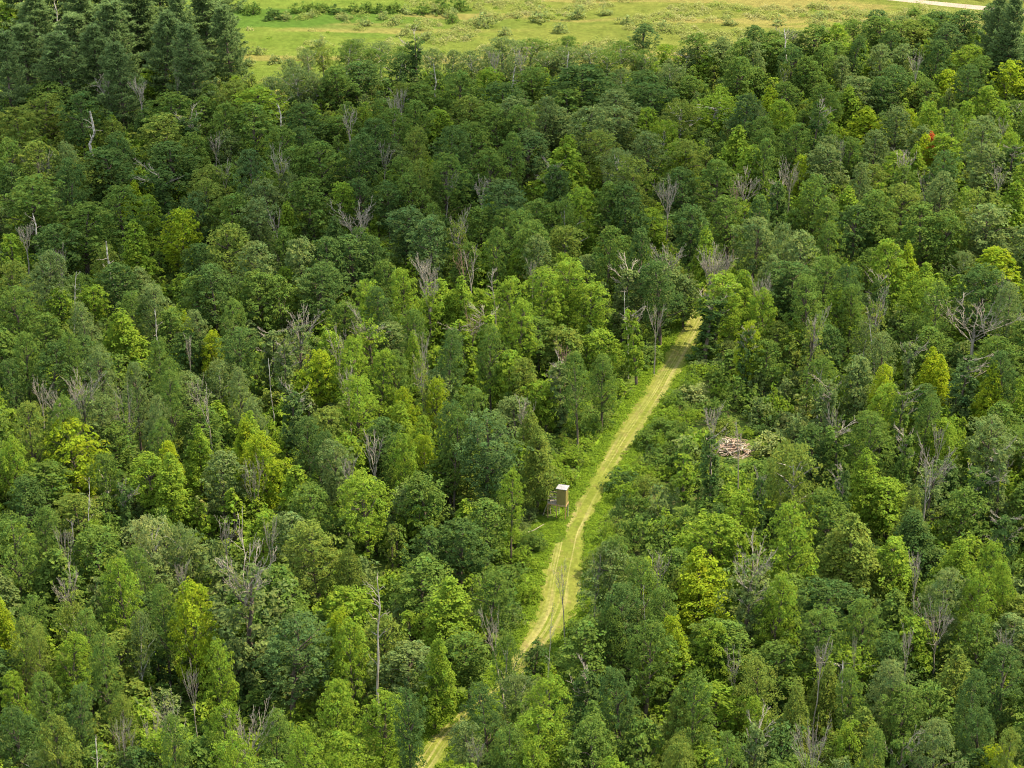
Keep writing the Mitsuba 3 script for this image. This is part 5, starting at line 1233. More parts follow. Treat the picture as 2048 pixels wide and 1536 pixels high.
('A','m',10,49.1,263.8,13.0,4.0,224,'mid green broadleaf tree far right, just above halfway, third from left of four','broadleaf trees of the wood'),
('A','d',5,49.7,266.9,14.9,4.6,90,'dark green broadleaf tree far right, just above halfway, right one of two','broadleaf trees of the wood'),
('V','d',8,55.1,272.2,11.7,3.2,316,'dark green vine-clad tree far right, just above halfway','vine-clad trees'),
('M','b',6,60.4,274.9,12.3,6.1,198,'bright green maple far right, just above halfway, middle of three','maples of the wood'),
('M','b',0,59.9,269.7,11.9,5.5,105,'bright green maple far right, just above halfway, rightmost of three','maples of the wood'),
('A','m',7,60.3,260.0,15.1,5.0,51,'mid green broadleaf tree far right, just above halfway, fourth from left of four','broadleaf trees of the wood'),
('M','b',2,48.4,266.2,11.2,6.2,121,'bright green maple far right, just above halfway, leftmost of three','maples of the wood'),
('H','o',1,52.1,255.5,16.2,3.7,43,'olive green half-dead tree with bare top far right, just above halfway, right one of two','half-dead trees'),
('M','d',7,70.2,272.2,12.7,8.8,36,'dark green maple at the right edge, just above halfway','maples of the wood'),
('A','g',3,71.5,262.0,14.3,4.5,33,'grey-green broadleaf tree at the right edge, just above halfway','broadleaf trees of the wood'),
('H','o',10,41.1,251.1,15.0,4.4,88,'olive green half-dead tree with bare top far right, just above halfway, left one of two','half-dead trees'),
('S','m',5,40.1,259.1,5.5,3.2,351,'mid green sapling far right, just below halfway, left one of two','saplings of the wood'),
('S','m',8,48.2,262.1,5.5,2.7,195,'mid green sapling far right, just below halfway, right one of two','saplings of the wood'),
('A','g',0,51.5,249.9,11.8,4.6,247,'grey-green broadleaf tree far right, just above halfway','broadleaf trees of the wood'),
('V','g',10,54.1,246.8,13.6,3.0,214,'grey-green vine-clad tree far right, just below halfway, right one of two','vine-clad trees'),
('M','Y',1,58.8,248.7,9.8,3.8,274,'bright lime maple far right, just below halfway, middle of three','maples of the wood'),
('M','Y',6,59.5,246.6,9.7,3.2,233,'bright lime maple far right, just below halfway, rightmost of three','maples of the wood'),
('M','Y',8,49.1,240.7,10.9,3.2,78,'bright lime maple far right, just below halfway, leftmost of three','maples of the wood'),
('M','b',3,47.7,231.9,12.8,4.8,277,'bright green maple far right, just below halfway','maples of the wood'),
('V','t',4,60.3,241.7,12.9,4.7,161,'blue-green vine-clad tree at the right edge, just below halfway','vine-clad trees'),
('M','y',9,64.2,240.3,11.9,4.2,274,'yellow-green maple at the right edge, just below halfway','maples of the wood'),
('A','d',4,66.4,240.3,13.1,4.2,266,'dark green broadleaf tree at the right edge, just below halfway','broadleaf trees of the wood'),
('V','m',8,50.0,229.7,13.5,3.0,147,'mid green vine-clad tree far right, just below halfway','vine-clad trees'),
('A','m',11,52.6,227.6,12.6,3.5,358,'mid green broadleaf tree far right, just below halfway','broadleaf trees of the wood'),
('S','m',1,31.1,257.0,5.5,3.6,105,'mid green sapling right of centre, just below halfway','saplings of the wood'),
('W','w',7,25.9,251.6,3.1,5.0,33,'pale bush right of centre, just below halfway','bushes'),
('W','b',10,30.1,252.5,2.6,3.8,311,'bright green bush right of centre, just below halfway, right one of two','bushes'),
('W','m',4,33.8,247.8,3.0,5.0,195,'mid green bush right of centre, just below halfway, fourth from left of six','bushes'),
('W','w',0,41.4,247.9,3.0,5.0,11,'pale bush far right, just below halfway, right one of two','bushes'),
('W','w',0,38.4,242.6,2.9,4.6,228,'pale bush far right, just below halfway, left one of two','bushes'),
('W','w',9,34.3,235.9,2.8,4.3,241,'pale bush beside the brush pile','bushes'),
('W','m',5,32.8,251.4,2.8,4.3,103,'mid green bush right of centre, just below halfway, fifth from left of six','bushes'),
('W','b',1,37.1,247.0,2.7,4.0,209,'bright green bush far right, just below halfway','bushes'),
('V','g',6,42.4,236.1,12.5,3.5,123,'grey-green vine-clad tree far right, just below halfway, left one of two','vine-clad trees'),
('V','m',1,41.5,221.4,12.2,3.6,335,'mid green vine-clad tree far right, two thirds down, left one of two','vine-clad trees'),
('A','m',6,45.1,223.6,12.1,5.8,195,'mid green broadleaf tree far right, two thirds down','broadleaf trees of the wood'),
('V','d',4,25.1,218.9,12.4,3.5,178,'dark green vine-clad tree beside the brush pile','vine-clad trees'),
('V','d',7,29.0,207.1,13.1,2.2,341,'dark green vine-clad tree right of centre, two thirds down','vine-clad trees'),
('V','d',0,39.5,208.4,13.1,2.4,52,'dark green vine-clad tree far right, two thirds down','vine-clad trees'),
('P','o',9,34.6,211.6,13.5,7.1,261,'olive green poplar far right, two thirds down','poplars of the wood'),
('P','o',2,33.0,214.7,12.3,3.8,92,'olive green poplar right of centre, two thirds down','poplars of the wood'),
('V','m',9,48.1,218.0,12.7,2.7,133,'mid green vine-clad tree far right, two thirds down, right one of two','vine-clad trees'),
('H','g',5,50.0,211.2,14.2,4.4,149,'grey-green half-dead tree with bare top far right, two thirds down','half-dead trees'),
('M','b',3,55.5,222.4,10.2,3.2,71,'bright green maple at the right edge, two thirds down','maples of the wood'),
('A','g',8,60.1,223.2,11.3,5.8,300,'grey-green broadleaf tree at the right edge, two thirds down','broadleaf trees of the wood'),
('V','d',10,56.8,213.0,11.9,4.1,197,'dark green vine-clad tree at the right edge, two thirds down','vine-clad trees'),
('V','g',7,59.4,212.1,14.2,3.0,68,'grey-green vine-clad tree at the right edge, two thirds down','vine-clad trees'),
('M','o',6,46.5,204.3,11.8,3.2,61,'olive green maple far right, two thirds down','maples of the wood'),
('M','b',1,43.0,211.5,12.4,4.9,59,'bright green maple far right, two thirds down','maples of the wood'),
('W','b',8,24.3,227.5,2.7,3.7,152,'bright green bush right of centre, two thirds down, middle of three','bushes'),
('W','b',0,28.1,225.7,2.9,4.4,92,'bright green bush beside the brush pile','bushes'),
('W','b',9,29.0,219.4,2.8,3.9,123,'bright green bush right of centre, two thirds down, rightmost of three','bushes'),
('W','m',5,35.3,243.8,2.7,4.0,272,'mid green bush right of centre, just below halfway, sixth from left of six','bushes'),
('D','f',9,36.0,267.5,12.9,4.0,86,'bare fan-shaped dead tree right of centre, just above halfway','dead trees in the wood'),
('D','f',0,65.9,260.2,12.0,12.0,72,'bare fan-shaped dead tree at the right edge, just above halfway','dead trees in the wood'),
('D','t',2,41.7,224.9,13.4,2.3,146,'bare twiggy dead tree far right, just below halfway','dead trees in the wood'),
('D','t',5,25.8,226.1,11.4,2.8,164,'bare twiggy dead tree beside the brush pile','dead trees in the wood'),
('D','v',7,28.8,221.5,11.8,1.9,352,'forked dead tree beside the brush pile','dead trees in the wood'),
('D','v',7,48.9,206.6,14.2,2.2,299,'forked dead tree far right, two thirds down','dead trees in the wood'),
('D','t',3,53.2,220.3,12.2,1.7,242,'bare twiggy dead tree far right, two thirds down','dead trees in the wood'),
('D','t',10,70.8,269.3,12.7,3.0,158,'bare twiggy dead tree at the right edge, just above halfway','dead trees in the wood'),
('D','p',8,51.4,251.8,12.1,0.9,289,'pale stubby dead trunk far right, just above halfway','dead trees in the wood'),
('M','y',9,-54.6,182.9,10.6,3.2,273,'yellow-green maple at the left edge, three quarters down','maples of the wood'),
('A','m',5,-55.4,193.1,14.2,5.3,356,'mid green broadleaf tree at the left edge, three quarters down, leftmost of three','broadleaf trees of the wood'),
('A','m',10,-53.9,196.9,12.8,3.6,30,'mid green broadleaf tree at the left edge, three quarters down, rightmost of three','broadleaf trees of the wood'),
('M','b',7,-49.2,199.9,9.4,3.2,91,'bright green maple far left, three quarters down','maples of the wood'),
('H','o',11,-47.0,183.2,14.3,3.8,82,'olive green half-dead tree with bare top far left, three quarters down','half-dead trees'),
('A','b',5,-41.4,181.0,15.3,4.3,154,'bright green broadleaf tree far left, three quarters down','broadleaf trees of the wood'),
('A','m',1,-43.6,182.0,12.8,3.5,286,'mid green broadleaf tree far left, three quarters down, left one of two','broadleaf trees of the wood'),
('P','w',5,-40.4,195.9,12.9,5.2,346,'pale poplar far left, three quarters down','poplars of the wood'),
('P','g',3,-38.7,196.2,11.2,4.6,322,'grey-green poplar far left, three quarters down','poplars of the wood'),
('A','m',3,-40.1,188.1,13.0,3.4,170,'mid green broadleaf tree far left, three quarters down, right one of two','broadleaf trees of the wood'),
('A','m',4,-36.9,179.9,12.9,3.2,309,'mid green broadleaf tree far left, low down, rightmost of three','broadleaf trees of the wood'),
('M','y',8,-33.7,178.3,13.8,5.2,83,'yellow-green maple far left, low down','maples of the wood'),
('M','b',0,-29.9,169.8,12.3,3.5,142,'bright green maple far left, low down','maples of the wood'),
('P','g',0,-39.5,176.7,11.5,3.1,306,'grey-green poplar far left, low down','poplars of the wood'),
('A','m',6,-40.7,167.6,15.2,3.6,314,'mid green broadleaf tree far left, low down, middle of three','broadleaf trees of the wood'),
('A','b',3,-46.0,171.5,11.9,4.1,256,'bright green broadleaf tree at the left edge, low down','broadleaf trees of the wood'),
('A','m',2,-50.9,179.6,12.2,3.3,219,'mid green broadleaf tree at the left edge, three quarters down, middle of three','broadleaf trees of the wood'),
('A','o',5,-51.0,172.8,12.6,4.2,71,'olive green broadleaf tree at the left edge, low down','broadleaf trees of the wood'),
('T','o',5,-48.5,172.1,12.7,3.2,358,'olive green feathery fine-leaved tree at the left edge, low down','fine-leaved trees of the wood'),
('A','m',9,-45.6,163.9,12.5,3.8,92,'mid green broadleaf tree at the left edge, low down','broadleaf trees of the wood'),
('M','b',2,-49.8,167.9,9.4,3.2,9,'bright green maple at the left edge, low down','maples of the wood'),
('A','d',2,-42.8,162.3,12.2,3.2,261,'dark green broadleaf tree far left, along the bottom','broadleaf trees of the wood'),
('H','H',11,-28.3,179.6,20.0,8.0,106,'grey-green half-dead tree with bare top left of centre, three quarters down','half-dead trees'),
('A','o',7,-22.0,194.8,12.1,7.1,174,'olive green broadleaf tree left of centre, three quarters down','broadleaf trees of the wood'),
('A','t',11,-23.0,172.5,13.0,7.5,42,'blue-green broadleaf tree left of centre, low down','broadleaf trees of the wood'),
('M','y',5,-18.5,176.9,11.6,3.7,324,'yellow-green maple left of centre, low down','maples of the wood'),
('M','b',1,-19.5,175.9,9.8,4.3,210,'bright green maple left of centre, low down, left one of two','maples of the wood'),
('M','b',0,-17.6,163.5,11.6,4.7,90,'bright green maple left of centre, along the bottom','maples of the wood'),
('A','b',2,-25.8,148.5,15.5,4.1,331,'bright green broadleaf tree far left, along the bottom, right one of two','broadleaf trees of the wood'),
('A','b',3,-28.5,157.5,13.9,3.5,10,'bright green broadleaf tree far left, along the bottom, left one of two','broadleaf trees of the wood'),
('A','d',5,-47.3,158.1,12.3,4.1,193,'dark green broadleaf tree at the left edge, along the bottom','broadleaf trees of the wood'),
('M','o',0,-42.7,154.5,13.6,4.0,18,'olive green maple at the left edge, along the bottom','maples of the wood'),
('T','o',2,-38.7,163.8,10.3,3.2,98,'olive green feathery fine-leaved tree far left, along the bottom','fine-leaved trees of the wood'),
('A','m',0,-22.9,159.0,11.8,4.1,348,'mid green broadleaf tree left of centre, along the bottom','broadleaf trees of the wood'),
('A','m',7,-31.8,153.7,14.6,3.2,208,'mid green broadleaf tree far left, along the bottom','broadleaf trees of the wood'),
('A','b',11,-18.5,152.8,14.8,3.9,255,'bright green broadleaf tree left of centre, along the bottom, left one of two','broadleaf trees of the wood'),
('A','m',8,-44.4,174.9,12.4,3.2,104,'mid green broadleaf tree far left, low down, leftmost of three','broadleaf trees of the wood'),
('D','t',7,-51.4,195.7,12.3,2.1,296,'bare twiggy dead tree at the left edge, three quarters down','dead trees in the wood'),
('D','p',2,-50.7,197.9,12.3,1.3,306,'pale stubby dead trunk at the left edge, three quarters down','dead trees in the wood'),
('D','m',2,-37.7,157.7,12.9,3.2,62,'many-stemmed dead tree far left, along the bottom, left one of two','dead trees in the wood'),
('D','t',10,-34.9,157.8,11.9,2.2,322,'bare twiggy dead tree far left, along the bottom','dead trees in the wood'),
('D','m',3,-33.1,162.7,12.9,4.2,331,'many-stemmed dead tree far left, along the bottom, right one of two','dead trees in the wood'),
('D','t',3,-31.5,164.9,12.3,1.8,329,'bare twiggy dead tree far left, low down','dead trees in the wood'),
('D','f',11,-25.7,156.8,13.2,5.2,283,'bare fan-shaped dead tree left of centre, along the bottom','dead trees in the wood'),
('D','p',2,-39.1,153.1,12.4,1.4,217,'pale stubby dead trunk far left, along the bottom','dead trees in the wood'),
('D','t',1,-36.4,188.0,11.3,1.8,168,'bare twiggy dead tree far left, three quarters down, left one of two','dead trees in the wood'),
('D','t',6,-28.1,196.4,12.6,2.3,322,'bare twiggy dead tree left of centre, three quarters down','dead trees in the wood'),
('D','t',9,-33.2,197.5,11.6,2.3,311,'bare twiggy dead tree far left, three quarters down, right one of two','dead trees in the wood'),
('M','o',1,-18.5,193.1,10.7,3.2,166,'olive green maple left of centre, three quarters down','maples of the wood'),
('D','P',7,-13.7,169.4,19.0,2.5,107,'tall thin dead tree left of centre, low down','dead trees in the wood'),
('M','b',11,-6.8,185.3,11.0,6.6,238,'bright green maple in the middle, three quarters down','maples of the wood'),
('M','b',9,-8.1,171.9,12.4,3.8,44,'bright green maple in the middle, low down','maples of the wood'),
('W','b',6,-0.1,210.8,2.8,3.7,268,'bright green bush in the middle, three quarters down, second from left of four','bushes'),
('W','b',7,1.5,205.5,2.7,3.5,214,'bright green bush in the middle, three quarters down, third from left of four','bushes'),
('W','m',9,-0.1,202.2,2.7,3.4,162,'mid green bush in the middle, three quarters down, middle of three','bushes'),
('W','m',1,2.4,209.5,2.5,2.9,265,'mid green bush in the middle, three quarters down, rightmost of three','bushes'),
('W','b',10,-1.4,206.4,2.6,3.3,250,'bright green bush in the middle, three quarters down, first from left of four','bushes'),
('W','b',8,1.9,198.5,2.6,3.0,308,'bright green bush in the middle, three quarters down, fourth from left of four','bushes'),
('P','m',8,-0.8,173.4,11.4,3.6,172,'mid green poplar in the middle, low down','poplars of the wood'),
('S','d',0,2.2,180.6,5.5,2.7,38,'dark green sapling in the middle, low down','saplings of the wood'),
('A','b',9,-12.9,161.7,12.0,5.2,250,'bright green broadleaf tree left of centre, along the bottom, right one of two','broadleaf trees of the wood'),
('A','d',2,-9.8,157.2,15.5,3.5,31,'dark green broadleaf tree in the middle, along the bottom, left one of two','broadleaf trees of the wood'),
('M','b',0,-16.5,172.6,12.6,4.1,221,'bright green maple left of centre, low down, right one of two','maples of the wood'),
('A','d',6,-2.1,159.4,14.7,4.6,177,'dark green broadleaf tree in the middle, along the bottom, right one of two','broadleaf trees of the wood'),
('A','b',2,3.2,160.1,14.7,4.1,137,'bright green broadleaf tree in the middle, low down','broadleaf trees of the wood'),
('A','b',11,3.2,157.9,12.9,5.8,287,'bright green broadleaf tree in the middle, along the bottom','broadleaf trees of the wood'),
('A','m',0,7.9,154.4,13.1,5.7,136,'mid green broadleaf tree in the middle, along the bottom, right one of two','broadleaf trees of the wood'),
('M','m',11,8.0,157.7,13.1,4.7,311,'mid green maple in the middle, along the bottom','maples of the wood'),
('A','g',10,-3.3,155.3,12.6,4.0,218,'grey-green broadleaf tree in the middle, along the bottom','broadleaf trees of the wood'),
('A','m',8,-0.1,154.5,12.8,3.8,285,'mid green broadleaf tree in the middle, along the bottom, left one of two','broadleaf trees of the wood'),
('M','b',10,2.0,152.8,12.4,3.8,296,'bright green maple in the middle, along the bottom','maples of the wood'),
('M','b',3,8.6,150.8,12.4,4.4,58,'bright green maple right of centre, along the bottom, left one of two','maples of the wood'),
('A','m',6,10.3,188.1,14.3,4.6,103,'mid green broadleaf tree in the middle, three quarters down','broadleaf trees of the wood'),
('A','g',4,11.0,186.6,13.6,6.0,143,'grey-green broadleaf tree in the middle, three quarters down','broadleaf trees of the wood'),
('A','m',0,14.5,184.4,13.9,4.4,227,'mid green broadleaf tree right of centre, three quarters down','broadleaf trees of the wood'),
('A','d',7,11.6,179.7,13.6,5.0,235,'dark green broadleaf tree right of centre, three quarters down','broadleaf trees of the wood'),
('M','m',3,9.9,178.4,12.0,3.7,212,'mid green maple in the middle, low down','maples of the wood'),
('A','m',4,16.1,179.6,12.8,4.1,200,'mid green broadleaf tree right of centre, low down, right one of two','broadleaf trees of the wood'),
('M','o',1,18.6,189.1,9.1,3.2,329,'olive green maple right of centre, three quarters down','maples of the wood'),
('A','m',5,13.9,172.8,12.7,4.9,162,'mid green broadleaf tree right of centre, low down, left one of two','broadleaf trees of the wood'),
('V','d',3,7.4,167.5,12.0,3.2,318,'dark green vine-clad tree in the middle, low down','vine-clad trees'),
('A','d',1,11.4,160.6,15.5,4.6,206,'dark green broadleaf tree right of centre, along the bottom','broadleaf trees of the wood'),
('M','o',9,16.1,161.5,13.0,3.2,118,'olive green maple right of centre, along the bottom, left one of two','maples of the wood'),
('T','o',5,14.9,155.4,12.2,3.8,152,'olive green feathery fine-leaved tree right of centre, along the bottom','fine-leaved trees of the wood'),
('W','m',2,-3.0,206.6,2.8,3.7,238,'mid green bush in the middle, three quarters down, leftmost of three','bushes'),
('D','t',8,-0.8,175.9,12.4,2.8,159,'bare twiggy dead tree in the middle, low down','dead trees in the wood'),
('D','P',1,3.2,166.9,19.0,0.8,80,'tall thin dead tree in the middle, low down','dead trees in the wood'),
('D','t',1,-4.4,154.5,11.8,2.1,48,'bare twiggy dead tree in the middle, along the bottom','dead trees in the wood'),
('D','t',9,16.1,190.1,11.6,2.2,294,'bare twiggy dead tree right of centre, three quarters down','dead trees in the wood'),
('D','t',8,6.0,187.4,11.4,2.0,327,'bare twiggy dead tree in the middle, three quarters down','dead trees in the wood'),
('D','v',3,9.0,186.2,12.8,1.6,294,'forked dead tree in the middle, three quarters down','dead trees in the wood'),
('D','p',6,14.8,178.6,13.7,0.5,79,'pale stubby dead trunk right of centre, three quarters down','dead trees in the wood'),
('M','b',0,31.4,193.8,14.7,6.2,115,'bright green maple far right, three quarters down, left one of two','maples of the wood'),
('M','y',6,21.2,187.2,12.7,6.4,39,'yellow-green maple right of centre, three quarters down','maples of the wood'),
('H','g',11,25.4,185.5,16.4,5.6,232,'grey-green half-dead tree with bare top right of centre, three quarters down','half-dead trees'),
('V','g',9,25.1,182.3,13.3,3.0,227,'grey-green vine-clad tree right of centre, three quarters down','vine-clad trees'),
('M','b',0,28.0,182.0,13.1,4.3,141,'bright green maple right of centre, three quarters down','maples of the wood'),
('M','b',5,21.4,176.9,10.1,4.3,27,'bright green maple right of centre, low down','maples of the wood'),
('M','o',1,38.9,194.7,13.2,7.9,294,'olive green maple far right, three quarters down','maples of the wood'),
('M','d',9,47.4,201.3,10.8,6.2,144,'dark green maple far right, three quarters down','maples of the wood'),
('M','b',4,49.4,192.9,11.6,5.0,189,'bright green maple far right, three quarters down, right one of two','maples of the wood'),
('A','g',6,45.5,182.8,13.5,5.1,286,'grey-green broadleaf tree far right, three quarters down','broadleaf trees of the wood'),
('M','b',2,53.2,191.9,11.3,3.7,126,'bright green maple at the right edge, three quarters down, middle of three','maples of the wood'),
('M','b',2,49.5,181.6,13.4,3.9,58,'bright green maple at the right edge, three quarters down, leftmost of three','maples of the wood'),
('M','b',8,54.8,187.9,12.4,3.2,208,'bright green maple at the right edge, three quarters down, rightmost of three','maples of the wood'),
('V','d',3,56.5,198.6,12.6,3.5,24,'dark green vine-clad tree at the right edge, three quarters down','vine-clad trees'),
('A','m',2,32.2,176.9,12.2,4.4,104,'mid green broadleaf tree far right, low down, leftmost of three','broadleaf trees of the wood'),
('A','m',1,37.4,177.6,12.6,4.4,213,'mid green broadleaf tree far right, low down, rightmost of three','broadleaf trees of the wood'),
('M','o',11,31.7,169.8,10.3,3.8,133,'olive green maple far right, low down','maples of the wood'),
('A','m',1,34.8,164.5,13.0,3.2,168,'mid green broadleaf tree far right, low down, middle of three','broadleaf trees of the wood'),
('A','g',0,38.7,166.0,13.4,4.6,327,'grey-green broadleaf tree far right, low down','broadleaf trees of the wood'),
('M','o',1,45.0,169.6,12.1,4.8,244,'olive green maple at the right edge, low down','maples of the wood'),
('A','m',8,38.1,162.8,11.8,4.3,204,'mid green broadleaf tree far right, along the bottom, right one of two','broadleaf trees of the wood'),
('T','o',10,24.7,167.6,12.1,5.2,8,'olive green feathery fine-leaved tree right of centre, low down','fine-leaved trees of the wood'),
('V','g',1,22.9,155.5,14.3,2.7,32,'grey-green vine-clad tree right of centre, along the bottom','vine-clad trees'),
('A','m',7,17.2,159.8,15.1,4.6,29,'mid green broadleaf tree right of centre, along the bottom, left one of two','broadleaf trees of the wood'),
('M','o',4,27.8,161.7,13.4,3.6,237,'olive green maple far right, along the bottom, left one of two','maples of the wood'),
('M','o',6,32.9,158.7,12.3,5.1,254,'olive green maple far right, along the bottom, right one of two','maples of the wood'),
('M','b',10,32.9,156.4,11.5,3.9,258,'bright green maple far right, along the bottom','maples of the wood'),
('A','m',9,33.7,152.0,14.4,3.4,257,'mid green broadleaf tree far right, along the bottom, left one of two','broadleaf trees of the wood'),
('V','m',2,36.1,152.7,14.1,2.9,247,'mid green vine-clad tree far right, along the bottom','vine-clad trees'),
('A','g',3,39.8,153.5,14.7,5.1,286,'grey-green broadleaf tree far right, along the bottom','broadleaf trees of the wood'),
('A','d',11,45.4,157.3,13.2,3.8,202,'dark green broadleaf tree at the right edge, along the bottom, right one of two','broadleaf trees of the wood'),
('T','o',5,46.2,153.6,13.4,3.8,25,'olive green feathery fine-leaved tree at the right edge, along the bottom','fine-leaved trees of the wood'),
('M','Y',7,46.0,154.7,10.5,4.5,98,'bright lime maple at the right edge, along the bottom','maples of the wood'),
('M','o',3,16.6,151.9,13.1,3.7,114,'olive green maple right of centre, along the bottom, right one of two','maples of the wood'),
('A','m',2,20.1,151.4,14.8,3.5,46,'mid green broadleaf tree right of centre, along the bottom, right one of two','broadleaf trees of the wood'),
('M','b',2,25.4,162.4,10.3,3.2,17,'bright green maple right of centre, along the bottom, right one of two','maples of the wood'),
('M','y',3,17.8,176.4,11.5,3.2,115,'yellow-green maple right of centre, low down','maples of the wood'),
('A','d',3,49.7,167.9,12.9,4.8,23,'dark green broadleaf tree at the right edge, low down','broadleaf trees of the wood'),
('A','d',3,44.5,161.5,14.9,3.9,48,'dark green broadleaf tree at the right edge, along the bottom, left one of two','broadleaf trees of the wood'),
('D','t',4,22.9,170.1,12.5,2.4,164,'bare twiggy dead tree right of centre, low down','dead trees in the wood'),
('D','f',3,45.2,179.4,11.7,5.1,5,'bare fan-shaped dead tree far right, low down','dead trees in the wood'),
('D','t',7,41.0,173.3,12.4,2.1,359,'bare twiggy dead tree far right, low down, rightmost of three','dead trees in the wood'),
('D','t',9,30.7,167.9,13.1,2.0,188,'bare twiggy dead tree far right, low down, leftmost of three','dead trees in the wood'),
('D','p',4,33.5,165.3,13.4,1.3,262,'pale stubby dead trunk far right, low down','dead trees in the wood'),
('D','f',8,28.7,153.0,14.3,3.5,123,'bare fan-shaped dead tree far right, along the bottom','dead trees in the wood'),
('D','t',1,44.9,188.6,12.2,1.8,77,'bare twiggy dead tree far right, three quarters down','dead trees in the wood'),
('D','t',9,51.4,174.9,11.4,2.1,323,'bare twiggy dead tree at the right edge, low down','dead trees in the wood'),
('D','t',7,35.7,172.9,11.2,0.7,329,'bare twiggy dead tree far right, low down, middle of three','dead trees in the wood'),
('W','w',10,-34.6,455.1,2.9,3.5,271,'pale round willow bush on the meadow, left of centre, ninth from left of eleven','bushes on the meadow'),
('W','w',2,-43.2,436.3,3.6,4.3,354,'pale round willow bush on the meadow, left of centre, seventh from left of eleven','bushes on the meadow'),
('W','w',3,-56.3,430.3,2.6,3.0,275,'pale round willow bush on the meadow, left of centre, third from left of eleven','bushes on the meadow'),
('W','w',8,-51.8,423.7,2.6,3.0,205,'pale round willow bush on the meadow, left of centre, fourth from left of eleven','bushes on the meadow'),
('W','w',11,-59.6,429.0,2.5,2.9,259,'pale round willow bush on the meadow, left of centre, first from left of eleven','bushes on the meadow'),
('W','w',6,-57.5,420.9,3.0,3.5,301,'pale round willow bush on the meadow, left of centre, second from left of eleven','bushes on the meadow'),
('W','w',1,-27.5,456.7,2.3,2.8,151,'pale round willow bush on the meadow, left of centre, eleventh from left of eleven','bushes on the meadow'),
('W','w',10,-22.0,452.5,2.6,3.1,75,'pale round willow bush on the meadow, in the middle, third from left of fifteen','bushes on the meadow'),
('W','w',8,-24.7,448.1,2.3,2.8,26,'pale round willow bush on the meadow, in the middle, first from left of fifteen','bushes on the meadow'),
('W','w',9,-14.5,462.8,3.0,3.8,6,'pale round willow bush on the meadow, in the middle, sixth from left of fifteen','bushes on the meadow'),
('W','w',0,-18.2,466.5,2.6,3.2,185,'pale round willow bush on the meadow, in the middle, fifth from left of fifteen','bushes on the meadow'),
('W','w',2,-9.0,457.1,2.6,3.2,323,'pale round willow bush on the meadow, in the middle, eighth from left of fifteen','bushes on the meadow'),
('W','w',11,-6.3,454.6,4.0,4.9,219,'pale round willow bush on the meadow, in the middle, ninth from left of fifteen','bushes on the meadow'),
('W','m',5,-14.0,458.4,2.5,3.1,77,'mid green round bush on the meadow, in the middle, third from left of four','bushes on the meadow'),
('W','w',2,6.6,459.1,4.3,5.0,45,'pale round willow bush on the meadow, in the middle, twelfth from left of fifteen','bushes on the meadow'),
('W','w',11,15.5,462.1,4.0,5.0,327,'pale round willow bush on the meadow, in the middle, fourteenth from left of fifteen','bushes on the meadow'),
('W','w',6,22.1,464.5,3.2,4.0,169,'pale round willow bush on the meadow, in the middle, fifteenth from left of fifteen','bushes on the meadow'),
('W','w',8,1.3,461.4,1.9,2.4,148,'pale round willow bush on the meadow, in the middle, eleventh from left of fifteen','bushes on the meadow'),
('W','m',2,-65.3,468.8,3.2,4.1,190,'mid green round bush on the meadow, left of centre, first from left of nine','bushes on the meadow'),
('W','m',5,-62.0,466.6,3.4,4.3,319,'mid green round bush on the meadow, left of centre, second from left of nine','bushes on the meadow'),
('W','d',8,-56.1,461.4,3.4,4.2,188,'dark green round bush on the meadow, left of centre, left one of two','bushes on the meadow'),
('W','m',10,-51.7,466.9,3.2,4.1,148,'mid green round bush on the meadow, left of centre, third from left of nine','bushes on the meadow'),
('W','m',8,-49.0,468.1,3.0,3.8,98,'mid green round bush on the meadow, left of centre, fourth from left of nine','bushes on the meadow'),
('W','m',4,-45.0,467.9,3.2,4.1,215,'mid green round bush on the meadow, left of centre, fifth from left of nine','bushes on the meadow'),
('W','d',10,-42.0,465.9,3.2,4.0,162,'dark green round bush on the meadow, left of centre, right one of two','bushes on the meadow'),
('W','m',2,-38.1,467.9,3.2,4.1,294,'mid green round bush on the meadow, left of centre, sixth from left of nine','bushes on the meadow'),
('W','m',9,-34.9,467.4,3.2,4.1,242,'mid green round bush on the meadow, left of centre, seventh from left of nine','bushes on the meadow'),
('W','m',7,-31.5,466.4,3.2,4.1,290,'mid green round bush on the meadow, left of centre, eighth from left of nine','bushes on the meadow'),
('W','m',8,-28.4,467.9,3.2,4.1,42,'mid green round bush on the meadow, left of centre, ninth from left of nine','bushes on the meadow'),
('W','w',6,-25.3,466.4,2.9,3.6,95,'pale round willow bush on the meadow, in the middle, second from left of fifteen','bushes on the meadow'),
('W','m',6,-21.3,465.7,3.8,4.8,294,'mid green round bush on the meadow, in the middle, first from left of four','bushes on the meadow'),
('W','m',3,-16.6,467.6,3.8,4.8,154,'mid green round bush on the meadow, in the middle, second from left of four','bushes on the meadow'),
('W','m',1,-12.3,470.1,3.4,4.3,205,'mid green round bush on the meadow, in the middle, fourth from left of four','bushes on the meadow'),
('W','w',2,-47.9,462.3,2.7,3.3,337,'pale round willow bush on the meadow, left of centre, sixth from left of eleven','bushes on the meadow'),
('W','w',2,-53.6,460.0,3.0,3.8,309,'pale round willow bush on the meadow, left of centre, fifth from left of eleven','bushes on the meadow'),
('W','w',11,-30.6,461.2,2.5,3.1,5,'pale round willow bush on the meadow, left of centre, tenth from left of eleven','bushes on the meadow'),
('W','w',11,-39.4,460.2,2.5,3.1,265,'pale round willow bush on the meadow, left of centre, eighth from left of eleven','bushes on the meadow'),
('W','w',1,-19.3,442.3,2.7,3.2,232,'pale round willow bush on the meadow, in the middle, fourth from left of fifteen','bushes on the meadow'),
('W','w',6,-10.2,443.0,2.5,3.0,272,'pale round willow bush on the meadow, in the middle, seventh from left of fifteen','bushes on the meadow'),
('W','w',5,-1.6,447.4,2.5,3.0,61,'pale round willow bush on the meadow, in the middle, tenth from left of fifteen','bushes on the meadow'),
